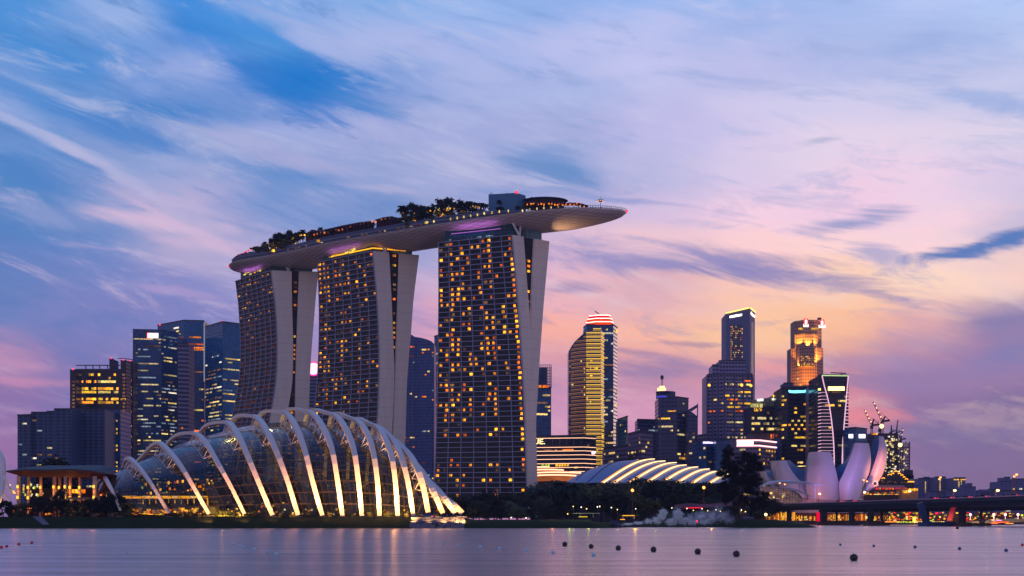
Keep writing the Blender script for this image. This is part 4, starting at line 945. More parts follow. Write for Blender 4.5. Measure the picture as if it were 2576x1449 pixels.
L2 = [(2133.5, 947), (2131, 975), (2128.5, 1005), (2125.5, 1040), (2122.5, 1075), (2120, 1110), (2118.5, 1150), (2118.5, 1215)]
strip(t, 1, L1, lw, linep); strip(t, 1, L2, lw, linep); strip(t, 1, [(2067, 944.6), (2134, 945.6)], .8, glow('line_green', (190, 225, 150), 1.2))
def lx(L, y):
    for (x0, y0), (x1, y1) in zip(L, L[1:]):
        if y <= y1: return x0 + (x1 - x0) * (y - y0) / (y1 - y0)
    return L[-1][0]
for k in range(27):
    y = 987.5 + k * 8.6
    strip(t, 1, [(2067, y), (lx(L1, y), y)], .28, linep); strip(t, 0, [(2059, y + 1.6), (2067, y)], .5, linep); strip(t, 1, [(lx(L2, y), y + .3), (2134.3, y + 1)], .5, linep)
MB().bar(P(2090, 937.5, 915), P(2128, 939.5, 915), .9).bar(P(2117, 938, 915), P(2117, 944, 915), .8).build('roof_crane', plain('dark_steel', (40, 44, 60), .5), t['root'])
t = tower('office_block', 'dark blue block with two bright white signs right of the pink outlined tower', 'office block', 880, [(2135,1077.5),(2152,1076.5),(2181,1080)], g_navy, 26, seed=90, ref=1)
sign(t, 0, 2135.5, 1092.5, 2146, 1102, sgw); sign(t, 1, 2160.5, 1092.5, 2175.5, 1102, sgw)
tower('office_block', 'pale fawn block with a red sign seen between the pale museum petals', 'office block', 760, [(1995,1178),(2034,1176)], plain('fawn_wall', (150, 118, 112), .6), 20, seed=91)
# building site
t = thing('unfinished_tower', 'concrete tower under construction with work lights, behind the rightmost petal', 'construction site', (X(2225, 1000), 1010, 0))
wedge(t, 1000, [(2182, 1225), (2260, 1225), (2260, 1092), (2255, 1090), (2208, 1090), (2182, 1092)], 26, facade('raw_floors', (34, 36, 60), (74, 72, 100), 3.6, 4.5, .3, .14, .6, .5), 'floors')
rr = [(P(2226 + 30 * r1.random(), 1096 + 105 * r1.random(), 999.6), Vector((1, 0, 0)), Vector((0, 0, 1)), r1.uniform(.9, 2.2), r1.uniform(.9, 1.8), .5, r1.choice(('white', 'warm', 'warm', 'pale'))) for _ in range(70)]
rr += [(P(2192 + 17 * r1.random(), 1090 + 2 * r1.random(), 999), Vector((1, 0, 0)), Vector((0, 0, 1)), 1.6, 1.6, .5, r1.choice(('warm', 'gold', 'orange'))) for _ in range(9)]
put_windows(t, rr)
t = thing('steel_frame', 'bare steel frame of a building going up at the right end of the skyline', 'construction site', (X(2275, 990), 1000, 0))
mb = MB(); fm = plain('frame_steel', (52, 46, 66), .6)
for j, x in enumerate((2259, 2264, 2269, 2274, 2279, 2284, 2288)):
    for dy in (0, 14): mb.bar((X(x, 990), 990 + dy, 2), (X(x, 990), 990 + dy, Z(1111 + (8 if j < 3 else 0) + (j % 2) * 3, 990)), .9)
for k in range(13):
    y = 1126 + k * 8; mb.bar(P(2259, y, 990), P(2289, y, 990), .8); mb.bar(P(2259, y, 1004), P(2289, y, 1004), .8); mb.face([P(2259, y, 990), P(2289 - (k % 3) * 6, y, 990), P(2289 - (k % 3) * 6, y, 1004) + Vector((0, 0, 0)), P(2259, y, 1004)])
mb.build('frame', fm, t); MB().box(P(2286, 1194, 985), (6, 6, 9)).box(P(2287, 1200, 985), (7, 6, 4)).build('hoist_cage', fm, t)
put_windows(t, [(P(2259 + 24 * r1.random(), 1128 + 60 * r1.random(), 989), Vector((1, 0, 0)), Vector((0, 0, 1)), 1.4, 1.3, .5, r1.choice(('warm', 'white', 'pale'))) for _ in range(22)])
def crane(label, base, pivot, tip, heel, D, lights=4, w=1.0):
    t = thing('tower_crane', label, 'crane', (X(pivot[0], D), D, 0), 'cranes over the building site'); sm = plain('crane_steel', (64, 44, 66), .6)
    a, b, c, h = P(*base, D), P(*pivot, D), P(*tip, D), P(*heel, D)
    def lattice(p, q, wd, n, name):
        mb = MB(); d = (q - p); s = Vector((d.z, 0, -d.x)).normalized() * wd / 2
        mb.bar(p - s, q - s * .5, .35); mb.bar(p + s, q + s * .5, .35)
        for k in range(n): u, v = p + d * k / n, p + d * (k + 1) / n; mb.bar(u - s, v + s, .28); mb.bar(u + s, v - s, .28)
        return mb.build(name, sm, t)
    lattice(a, b, 2.4 * w, 8, 'mast'); lattice(b, c, 1.8 * w, 12, 'jib')
    MB().bar(b, h, 1.2 * w).bar(b + Vector((0, 0, 0)), b + Vector((7 * w, 0, 1)), 1.6 * w, 2 * w).bar(h, b + Vector((7 * w, 0, 1)), .4).bar(h, b.lerp(c, .55), .2).build('counter_jib', sm, t)
    MB().box(b + Vector((-1, -1.5, -2)), (2.5, 2, 3)).build('cab', sm, t)
    for k in range(lights): MB().ball(b.lerp(c, (k + 1) / (lights + .4)) + Vector((0, -1, 0)), .75 * w, 6, 4).build('jib_light', glow('crane_light', (255, 190, 150), 2.2), t)
    return t
crane('tall luffing crane with the highest lit jib over the building site', (2219, 1092), (2220, 1060), (2196.5, 1011), (2227, 1047), 980, 4)
t = crane('luffing crane left of the tallest crane, lit jib leaning left', (2192, 1095), (2194, 1070), (2174.5, 1031.5), (2198, 1054), 975, 4)
crane('small red crane jib just left of the tallest crane mast', (2214, 1092), (2214, 1078), (2210, 1062), (2216, 1074), 990, 2, .6)
crane('dark slender crane jib standing nearly upright right of the tall crane', (2254, 1092), (2255, 1088), (2258.5, 1057), (2256, 1080), 985, 0, .6)
crane('stub of a crane mast on the middle of the unfinished roof', (2242, 1091), (2242, 1086), (2242.5, 1070), (2244, 1080), 985, 0, .6)
crane('small lit crane above the bare steel frame', (2265, 1120), (2266, 1106), (2271, 1077), (2262, 1096), 985, 2, .7)
MB().ball(P(2218, 1072, 975), 2.2).build('x', glow('work_lamp', (255, 214, 140), 3.0)).name = 'work_lamp'
tag(bpy.data.objects['work_lamp'], 'bright work lamp on the tallest crane mast', 'lamp')
o = MB().ball(P(2264.5, 1119, 984), 2.2).build('work_lamp', glow('work_lamp', (255, 214, 140), 3.0)); tag(o, 'bright work lamp at the foot of the small crane on the steel frame', 'lamp')
# gothic hotel with lit arches
t = thing('stepped_hotel', 'dark stepped building edged with small glowing amber arches near the bridge', 'building', (X(2250, 820), 830, 0))
steps = [(2211, 2218, 1206), (2218, 2226, 1203), (2226, 2233, 1199), (2233, 2243, 1194), (2243, 2249, 1191), (2249, 2259, 1186), (2259, 2266, 1191), (2266, 2272, 1195), (2272, 2277, 1200), (2277, 2284, 1205), (2284, 2299.5, 1212)]
amat = glow('arch_gold', (255, 170, 40), 1.9); mb = MB()
for k, (a, b, y) in enumerate(steps): MB().prism([(X(a, 820), 820 + k * .01), (X(b, 820), 820 + k * .01), (X(b, 820), 845), (X(a, 820), 845)], 2.4, Z(y + 1.5, 820)).build('wing', g_dark, t)
for k, (a, b, y) in enumerate(steps):
    if k < 3 and k != 1: continue
    for aa, bb in (((a, b),) if k < 10 else ((2284, 2288), (2288, 2292), (2292, 2296), (2296, 2299.5))):
        mb = MB(); n = 6; pts = [P(aa + (bb - aa) * (i / n), y + 1.2 - math.sin(math.pi * i / n) * 2.4, 819) for i in range(n + 1)]
        for u, v in zip(pts, pts[1:]): mb.bar(u, v, .6)
        mb.build('lit_arch', amat, t)
rr = [(P(2215 + 80 * r1.random(), 1208 + 14 * r1.random(), 819.4), Vector((1, 0, 0)), Vector((0, 0, 1)), 1.2, .8, .4, r1.choice(('dim', 'rust'))) for _ in range(16)]; put_windows(t, rr)
# lit promenade hotel under it
t = thing('waterfront_hotel', 'long low waterfront building with red and amber lit tiers above the bridge deck', 'building', (X(2230, 700), 715, 0))
for (a, b, y0, y1, d, m, nm) in ((2205, 2276, 1221, 1231, 712, plain('tan_wall', (168, 134, 134), .7), 'upper_wall'), (2186, 2280, 1231, 1238, 706, plain('dim_red_wall', (90, 54, 60), .7), 'roof_tier'), (2174, 2290, 1238, 1262, 700, plain('dark_tier', (56, 34, 36), .7), 'base_tier')):
    MB().prism([(X(a, d), d), (X(b, d), d), (X(b, d), d + 20), (X(a, d), d + 20)], Z(y1, d), Z(y0, d)).build(nm, m, t)
MB().prism([(X(2268, 694), 694), (X(2310, 694), 694), (X(2310, 694), 704), (X(2268, 694), 704)], 3, Z(1229, 694)).build('gold_wing', plain('sand_wall', (180, 130, 80), .7), t)
rr = [(P(2205 + 8.2 * k, 1229 + .2 * (k % 2), 704), Vector((1, 0, 0)), Vector((0, 0, 1)), 1.3, 1.3, .5, 'red' if k % 2 == 0 or k > 6 else 'orange') for k in range(10)]
rr += [(P(2176 + 6.6 * k, 1243.5, 699), Vector((1, 0, 0)), Vector((0, 0, 1)), 1.7, .5, .5, r1.choice(('gold', 'warm', 'orange'))) for k in range(18)]
rr += [(P(2176 + 90 * r1.random(), 1238 + 4 * r1.random(), 699), Vector((1, 0, 0)), Vector((0, 0, 1)), 1.6, .6, .5, r1.choice(('rust', 'orange', 'dim'))) for k in range(30)]
rr += [(P(2288 + 6 * k, 1231.5, 693), Vector((1, 0, 0)), Vector((0, 0, 1)), 1.5, 1.5, .5, 'gold') for k in range(4)]
rr += [(P(2271 + 3.2 * k, 1237, 693), Vector((1, 0, 0)), Vector((0, 0, 1)), .8, 1.8, .5, 'gold') for k in range(5)]
put_windows(t, rr)
# far flats on the right
def flats(label, vx0, vx1, y, D, seed, steps=(), dens=.05, lines=(), top=False):
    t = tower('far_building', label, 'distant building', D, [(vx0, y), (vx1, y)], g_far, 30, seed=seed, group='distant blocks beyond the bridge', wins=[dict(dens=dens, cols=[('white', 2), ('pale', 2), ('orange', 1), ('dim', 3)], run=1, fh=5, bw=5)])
    for a, b, yy in steps: tower('x', '', '', D + 4, [(a, yy), (b, yy)], g_far, 20, parent=t['root'], wname='wing')
    rr = []
    for x in lines: rr += [(P(x, y + 9 + 3.6 * k, D - 1), Vector((1, 0, 0)), Vector((0, 0, 1)), 1.4, 1.4, .5, 'warm') for k in range(int((1245 - y - 9) / 3.6))]
    if top: rr += [(P(vx0 + 1 + (vx1 - vx0 - 2) * k / 11, y + 4.5, D - 1), Vector((1, 0, 0)), Vector((0, 0, 1)), 1.8, 1.6, .5, 'gold') for k in range(12) if k not in (5, 6)]
    if rr: put_windows(t['root'], rr)
    return t
flats('distant stepped flats with two columns of faint windows', 2309, 2343, 1204, 1500, 1, ((2323, 2338, 1201), (2343, 2352, 1203), (2352, 2370, 1213)), .02, (2328, 2341))
flats('distant flat slab with a column of white lights right of the stepped flats', 2352, 2379.5, 1200, 1480, 2, (), .02, (2364.5,))
flats('distant block with two rows of gold lights along its top', 2399, 2429, 1202, 1450, 3, (), .02, (2412, 2418), True)
flats('distant stepped grey block right of the gold topped block', 2424, 2455, 1225, 1400, 4, ((2431, 2446, 1217),), .05)
flats('distant low domed block near the right edge', 2456, 2488, 1236, 1350, 5, ((2462, 2480, 1233),), .03)
flats('distant low block with warm lit windows near the street lamp at the right', 2485, 2515, 1231, 1300, 6, (), .12)
flats('distant block at the right edge with a small lit sign on top', 2515, 2545, 1211, 1300, 7, ((2526, 2541, 1201),), .08)
flats('distant pale block at the very right edge of the picture', 2545, 2600, 1205, 1400, 8, (), .1)
flats('distant low row of blocks behind the bridge traffic', 2379, 2400, 1233, 1300, 9, ((2340, 2380, 1238),), .06)
flats('distant low dark block behind the right end of the bridge', 2500, 2600, 1235, 900, 10, (), .05)
flats('small distant block with orange windows beside the waterfront building', 2298, 2309, 1222, 1100, 11, (), .3)
# ------------------------------------------------------------------ trees
leafm = {}
def leaf(name, col):
    if name in leafm: return leafm[name]
    m, T, o = newmat(name); oi = T.node('ShaderNodeObjectInfo'); g = T.node('ShaderNodeNewGeometry')
    n = T.noise(g.outputs['Position'], .5, 3, .6); k = T.m('MULTIPLY', T.m('MULTIPLY_ADD', n, 1.2, .4), T.m('MULTIPLY_ADD', oi.outputs['Random'], .7, .6))
    c = T.mix(1.0, lin(col) + (1,), T.xyz(k, k, k), 'MULTIPLY'); T.l.new(bsdf(T, c, .7, 0, .25), o.inputs[0]); leafm[name] = m; return m
barkm = plain('bark', (58, 44, 38), .9, 0, .4, 1.0)
def crown_mesh(r, h, w, n, leafs, ls, base=.35, squash=.8, up=False):
    """leaf sprays gathered in clumps through an uneven crown; returns builder and clump centres"""
    mb = MB(); cs = []
    for i in range(n):
        a = r.random() * 6.283; rad = w / 2 * math.sqrt(r.random()) * .82; t = r.random() ** .8
        z = h * (base + (1 - base) * t); rad *= max(.25, math.sin(math.pi * min(1, .16 + .78 * t)) ** .6); cs.append(Vector((math.cos(a) * rad, math.sin(a) * rad, z - .04 * h)))
    for c in cs:
        cr = w * r.uniform(.10, .19)
        for _ in range(leafs):
            d = Vector((r.gauss(0, 1), r.gauss(0, 1), r.gauss(0, squash))); d *= cr * (r.random() ** .45) / max(d.length, .01)
            p = c + d; u = Vector((r.gauss(0, 1), r.gauss(0, 1), r.gauss(0, .6))).normalized(); v = u.cross(Vector((r.gauss(0, 1), r.gauss(0, 1), r.gauss(0, 1)))).normalized()
            s = ls * r.uniform(.6, 1.4); mb.face([p - u * s - v * s * .25, p + u * s * .2 - v * s * .5, p + u * s + v * s * .15, p - u * s * .1 + v * s * .5])
    return mb, cs
def broad(name, label, seed, h, w, col, n=34, leafs=46, ls=.5, loc=(0, 0, 0), group='dark trees along the far shore', base=.35):
    r = random.Random(seed); t = thing(name, label, 'tree', loc, group); L = Vector(loc)
    mb, cs = crown_mesh(r, h, w, n, leafs, ls, base); mb.v = [tuple(Vector(v) + L) for v in mb.v]; mb.build('crown', leaf('foliage_%s' % col[0], col[1]), t)
    tb = MB(); th = h * (base + .1); tr = h * .022; path = [L + Vector((0, 0, -.5)), L + Vector((r.gauss(0, .1), 0, th * .5)), L + Vector((r.gauss(0, .3), 0, th))]
    tb.tube(path, [tr * 1.4, tr, tr * .8], 7)
    for c in r.sample(cs, min(9, len(cs))): tb.tube([path[2] - Vector((0, 0, th * .2)), path[2].lerp(L + c, .5) + Vector((0, 0, .3)), L + c], [tr * .5, tr * .3, tr * .12], 5, False)
    tb.build('trunk', barkm, t); return t
def palm(name, label, seed, h, loc=(0, 0, 0), col=('palm', (26, 40, 26)), group='palms', nf=24, fl=3.3):
    r = random.Random(seed); t = thing(name, label, 'palm tree', loc, group); L = Vector(loc); top = L + Vector((r.gauss(0, .25), 0, h))
    MB().tube([L - Vector((0, 0, .3)), L.lerp(top, .5) + Vector((r.gauss(0, .2), 0, 0)), top], [.22, .17, .15], 7).build('trunk', barkm, t)
    mb = MB()
    for k in range(nf):
        a = 6.283 * k / nf + r.random() * .3; el = r.uniform(-.3, 1.1); d = Vector((math.cos(a), math.sin(a), 0)); s = d.cross(Vector((0, 0, 1))); p0 = top; n = 6; pts = [top]
        for i in range(1, n + 1): q = i / n; pts.append(top + d * fl * q * math.cos(el * .8) + Vector((0, 0, fl * (math.sin(el) * q - .75 * q * q))))
        for i in range(n):
            wd = fl * .17 * math.sin(math.pi * (i + .7) / (n + .6)); wn = fl * .17 * math.sin(math.pi * min(i + 1.7, n + .5) / (n + .6))
            for sg in (-1, 1): mb.face([pts[i], pts[i] + s * sg * wd - Vector((0, 0, wd * .5)), pts[i + 1] + s * sg * wn - Vector((0, 0, wn * .5)), pts[i + 1]])
    mb.build('crown', leaf('foliage_%s' % col[0], col[1]), t); return t
G1, G2, G3, G4 = ('dark', (40, 52, 34)), ('olive', (84, 88, 48)), ('deep', (30, 42, 40)), ('grey_green', (78, 90, 70))
protos = []
def place_tree(kind, x, y, z, h, rz, label, group, sx=1.0):
    """first use moves the prototype, later uses copy it"""
    p = protos_map[kind]; s = h / p[1]
    if not p[2]: p[2] = True; o = p[0]; o.location = (x, y, z); o.rotation_euler = (0, 0, rz); o.scale = (s * sx, s * sx, s); o['label'] = label; o['group'] = group; return o
    return dup(p[0], (x, y, z), rz, (s * sx, s * sx, s), label, group)
protos_map = {
    'a': [broad('shade_tree', 'x', 101, 12, 13, G1), 12, False], 'b': [broad('shade_tree', 'x', 102, 12, 11, G2, n=30), 12, False],
    'c': [broad('shade_tree', 'x', 103, 12, 9, G3, n=36, base=.25), 12, False], 'd': [broad('shade_tree', 'x', 104, 12, 14, G4, n=40, base=.4), 12, False],
    's': [broad('shrub', 'x', 105, 3, 4.2, G1, n=16, leafs=44, ls=.26, base=.1), 3, False], 't': [broad('shrub', 'x', 106, 3, 3.4, G2, n=14, leafs=44, ls=.26, base=.05), 3, False],
    'p': [palm('palm_tree', 'x', 107, 8), 10, False], 'q': [palm('palm_tree', 'x', 108, 7, nf=26, fl=3.0), 9.3, False]}
ordn = ['first', 'second', 'third', 'fourth', 'fifth', 'sixth', 'seventh', 'eighth', 'ninth', 'tenth', 'eleventh', 'twelfth', 'thirteenth', 'fourteenth', 'fifteenth', 'sixteenth', 'seventeenth', 'eighteenth', 'nineteenth', 'twentieth', 'twenty first', 'twenty second', 'twenty third', 'twenty fourth']
def row(lst, D, zg, label, group, seed):
    r = random.Random(seed)
    for i, (vx, vy) in enumerate(sorted(lst)):
        d = D + r.uniform(-12, 12); z = zg; h = Z(vy, d) - z; k = r.choice('abcd')
        place_tree(k, X(vx, d), d, z, max(h, 2), r.random() * 6.28, label % ordn[i % len(ordn)], group, r.uniform(.9, 1.25))
# tall dark trees in front of the ribbed roof
row([(1190,1246),(1228,1240),(1262,1243),(1300,1238),(1338,1224),(1372,1221),(1410,1214),(1440,1216),(1478,1214),(1512,1218),(1548,1217),(1584,1212),(1612,1207),(1642,1206),(1668,1209),(1700,1214),(1738,1217),(1775,1218),(1812,1222)],
    540, 2.0, 'tall dark tree below the striped shell roof, %s of the back row from the left', 'tall dark trees before the striped roof', 5)
row([(1175,1258),(1205,1262),(1243,1256),(1280,1262),(1322,1258),(1365,1252),(1405,1255),(1448,1248),(1490,1252),(1528,1243),(1562,1240),(1600,1246),(1640,1252),(1690,1246),(1745,1250),(1790,1256),(1850,1254),(1900,1262)],
    430, 2.0, 'mid height dark tree above the lawn, %s of the middle row from the left', 'mid height trees behind the lawn', 6)
row([(1186,1276),(1222,1280),(1258,1278),(1302,1274),(1340,1280),(1382,1272),(1425,1276),(1545,1279),(1620,1282),(1672,1284),(1728,1280),(1905,1284)],
    372, 1.2, 'low round tree beside the lawn lamps, %s of the front row from the left', 'low trees at the lawn edge', 7)
row([(1112,1240),(1140,1245),(1165,1250)], 450, 2.2, 'dark tree right behind the ends of the white arches, %s from the arches', 'dark trees behind the arch ends', 8)
row([(1898,1250),(1925,1262),(1945,1258)], 520, 2.2, 'dark tree where the bridge deck meets the shore, %s from the left', 'trees at the bridge landing', 9)
for i, (vx, vy, k) in enumerate(((1405, 1191, 'q'), (1343, 1214, 'p'), (1446, 1200, 'p'), (1382, 1208, 'q'), (1365, 1216, 'p'))):
    d = 520 - 4 * i; place_tree(k, X(vx, d), d, 2, Z(vy, d) - 2, i * 1.3, ('tallest dark palm before the orange lit roof', 'dark palm in front of the bright end of the tallest looking tower', 'dark palm standing against the left tip of the striped roof', 'palm just left of the tallest dark palm', 'short palm nearest the orange lit roof edge')[i], 'palms before the striped roof')
place_tree('a', X(87, 330), 345, 3, Z(1157, 345) - 3, 1, 'dark tree top rising behind the flat roofed pavilion', 'trees around the pavilion', .8)
# shrubs on the left bank
r = random.Random(61); cnt = 0
for vx, vy in ((8,1262),(22,1258),(40,1266),(62,1262),(88,1250),(104,1246),(120,1252),(136,1262),(152,1228),(166,1255),(182,1262),(200,1268),(214,1270),(232,1262),(246,1250),(262,1246),(278,1240),(292,1242),(306,1248),(318,1262)):
    d = 303 + r.uniform(-1, 5); h = Z(vy, d) - 3.2
    place_tree('c' if h > 5 else r.choice('st'), X(vx, d), d, 3.2, h, r.random() * 6, 'dark shrub on the bank before the lit pavilion, %s from the left edge' % ordn[cnt], 'shrubs before the pavilion', .75 if h > 5 else 1.1); cnt += 1
cnt = 0
for vx in (345, 366, 392, 408, 455, 478, 502, 545, 580, 600, 640, 668, 705, 735, 778, 830, 886, 930, 975, 1022, 1060, 1098):
    d = 299.5 + r.random(); place_tree(r.choice('st'), X(vx, d), d, 3.2, r.uniform(.8, 1.9), r.random() * 6, 'small shrub between the feet of the white arches, %s from the left' % ordn[cnt], 'small shrubs at the arch feet'); cnt += 1
# the big loose waterside tree
def bigtree():
    r = random.Random(77); D = 338; x0 = X(1860, D); t = thing('casuarina_tree', 'tallest feathery dark waterside tree left of the pale museum petals', 'tree', (x0, D, 1))
    lobes = [(1832,1142,12,24),(1828,1165,16,20),(1850,1178,22,22),(1876,1152,16,14),(1895,1150,14,14),(1905,1172,16,18),(1880,1185,26,22),(1838,1200,22,20),(1866,1215,28,18),(1897,1208,18,18),(1820,1226,14,14),(1845,1240,24,16),(1885,1236,24,16),(1915,1250,20,14),(1870,1262,30,14),(1812,1192,8,10),(1920,1268,20,10),(1825,1255,18,12)]
    mb = MB(); tr = MB(); trunk = [P(1862, 1306, D), P(1860, 1270, D), P(1856, 1230, D), P(1848, 1190, D), P(1834, 1140, D)]; tr.tube(trunk, [.55, .45, .34, .22, .06], 7)
    for vx, vy, rx, ry in lobes:
        c = P(vx, vy, D); rx = rx / F * D; ry = ry / F * D; y0 = r.uniform(-1.5, 1.5); k = min(range(len(trunk)), key=lambda i: abs(trunk[i].z - c.z + 1.5)); tr.tube([trunk[k], trunk[k].lerp(c, .6) + Vector((0, y0, .2)), c + Vector((0, y0, 0))], [.16, .09, .03], 5, False)
        subs = [c + Vector((r.gauss(0, .46) * rx, y0 + r.gauss(0, .5) * rx, r.gauss(0, .46) * ry)) for _ in range(int(9 + rx * ry * 2.4))]
        for s in subs:
            for _ in range(105):
                d = Vector((r.gauss(0, .38), r.gauss(0, .38), r.gauss(0, .30))); p = s + d; u = Vector((r.gauss(0, .7), r.gauss(0, .7), r.gauss(.6, .5))).normalized(); v = u.cross(Vector((r.gauss(0, 1), r.gauss(0, 1), r.gauss(0, 1)))).normalized() * .05
                L = r.uniform(.18, .40); mb.face([p - u * L - v, p - u * L + v, p + u * L + v, p + u * L - v])
    mb.build('crown', leaf('foliage_needle', (16, 21, 19)), t); tr.build('trunk', barkm, t)
bigtree()

# ------------------------------------------------------------------ the ribbed glass house
ribm = plain('arch_steel', (216, 206, 196), .42, 0, .06, .3)
RIBS = [
 [(304,1285),(286,1242),(271,1214),(260,1196)], [(424.6,1291),(382.8,1221.5),(344,1170),(319,1153.5)], [(526,1293),(486,1224),(452,1169),(414,1124),(390,1116.5)],
 [(615,1293),(583,1228),(550,1169),(512,1106),(478,1089)], [(685.7,1296),(647,1205),(611.5,1121),(585,1073),(560,1062)], [(750,1296),(721.5,1205),(685.7,1114),(656,1060),(630,1046)],
 [(811,1297),(786,1209.6),(764.6,1126),(735,1057),(706,1036.5)], [(861.5,1298),(848.4,1204.8),(831.6,1118.7),(799,1054),(768,1034.5)], [(910.6,1298),(901,1204.8),(886.7,1118.7),(855,1056),(822,1039)],
 [(954.9,1298),(948.9,1204.8),(934.5,1118.7),(909,1068),(878,1051)], [(1000.3,1298),(994.3,1209.6),(982.4,1137.8),(956,1082),(930,1066.5)], [(1039.8,1298),(1025.5,1209.6),(1004,1135),(974,1091)],
 [(1077,1289),(1063.7,1221.6),(1044.6,1169),(1016,1130)], [(1114,1291),(1084,1225),(1049,1173)], [(1145,1291),(1112,1247),(1082,1215)], [(1164,1291),(1135,1266),(1106,1247)]]
LEFT = [(253,1206),(303,1188),(345,1162),(428,1108),(508,1082),(584,1060),(650,1049),(714,1041),(772,1042),(832,1049),(888,1061),(938,1080),(984,1112),(1020,1150),(1060,1198),(1088,1236)]
def catmull(p, n=6):
    out = []
    for i in range(len(p) - 1):
        a, b, c, d = p[max(i - 1, 0)], p[i], p[i + 1], p[min(i + 2, len(p) - 1)]
        for k in range(n):
            t = k / n; out.append(.5 * ((2 * b) + (c - a) * t + (2 * a - 5 * b + 4 * c - d) * t * t + (3 * b - a - 3 * c + d) * t ** 3))
    out.append(p[-1].copy()); return out
def resample(p, n):
    L = [0]
    for a, b in zip(p, p[1:]): L.append(L[-1] + (b - a).length)
    out = []; j = 0
    for i in range(n + 1):
        s = L[-1] * i / n
        while j < len(L) - 2 and L[j + 1] < s: j += 1
        t = (s - L[j]) / max(L[j + 1] - L[j], 1e-6); out.append(p[j].lerp(p[j + 1], min(max(t, 0), 1)))
    return out
def arch_curve(pts, left):
    ya = pts[-1][1]; k = max(.16, ((1298 - ya) / 262)) ** .75; half = 46 * k; c0 = 303 + half; P3 = []
    for vx, vy in pts:
        f = max(0, min(1, (1297 - vy) / (1297 - ya))); phi = math.asin(f ** 1.75) ; P3.append(P(vx, vy, c0 - half * math.cos(phi)))
    a = P3[-1]; P3.append(P(left[0], left[1], c0 + half * .36)); b = P3[-1]; fr = P3[0]
    bx = 2 * a.x - fr.x
    P3.append(Vector((b.x * .35 + bx * .65 + (b.x - a.x) * .1, c0 + half * .8, 3 + (a.z - 3) * .56)))
    P3.append(Vector((bx, c0 + half, 3.0))); return catmull(P3, 7)
dome = thing('glass_conservatory', 'huge glass conservatory carried by curved white steel arches on the waterfront', 'conservatory', (X(700, 345), 345, 3.2))
curves = [arch_curve(a, b) for a, b in zip(RIBS, LEFT)]
for i, cv in enumerate(curves):
    pts = resample(cv, 44); hgt = max(p.z for p in pts); wd = (.95 if i == 0 else 1.15 if i < 2 else 1.4 if i < 4 else 1.72 if i < 12 else 2.0); rings = []
    for k, p in enumerate(pts):
        t = (pts[min(k + 1, 44)] - pts[max(k - 1, 0)]).normalized(); wv = Vector((1, .10, 0)); wv = (wv - t * wv.dot(t)).normalized(); nv = t.cross(wv).normalized()
        q = k / 44; ww = wd * (.72 + .28 * math.sin(math.pi * min(1, q * 1.6))) / 2; tt = .55
        rings.append([p - wv * ww - nv * tt, p + wv * ww - nv * tt, p + wv * ww + nv * tt, p - wv * ww + nv * tt])
    mb = MB().loft(rings, True); mb.face(rings[0]); mb.face(rings[-1][::-1]); ao = mb.build('arch', ribm, dome)
    b = pts[0]; MB().box((b.x, b.y - .1, 3.2), (wd + .8, 2.0, .8)).build('arch_foot', plain('foot_concrete', (120, 112, 104), .8), ao)
    if i > 0:
        e = (900, 2400, 3200, 3600, 5000, 5200, 9000, 11000, 11000, 11000, 11000, 11000, 4200, 3600, 3400, 2600)[i] * 1.2
        tg = pts[9 if i < 12 else 7]
        lamp('SPOT', (b.x - .2, 299.2, 3.5), e, (255, 196, 120), .25, target=tg + Vector((0, -.6, 0)), spot=46, blend=.9, name='uplight', parent=dome)
        if i > 1: lamp('SPOT', (b.x + (1.5 if i > 7 else 4), 292.6, 1.9), (46000 if i > 5 and i < 12 else 34000 if i < 12 else 7000), (255, 168, 96) if i < 8 else (255, 182, 98), .4, target=pts[12], spot=84, blend=1, name='uplight', parent=dome)  # second spot added on the bank to carry the glow up the arch
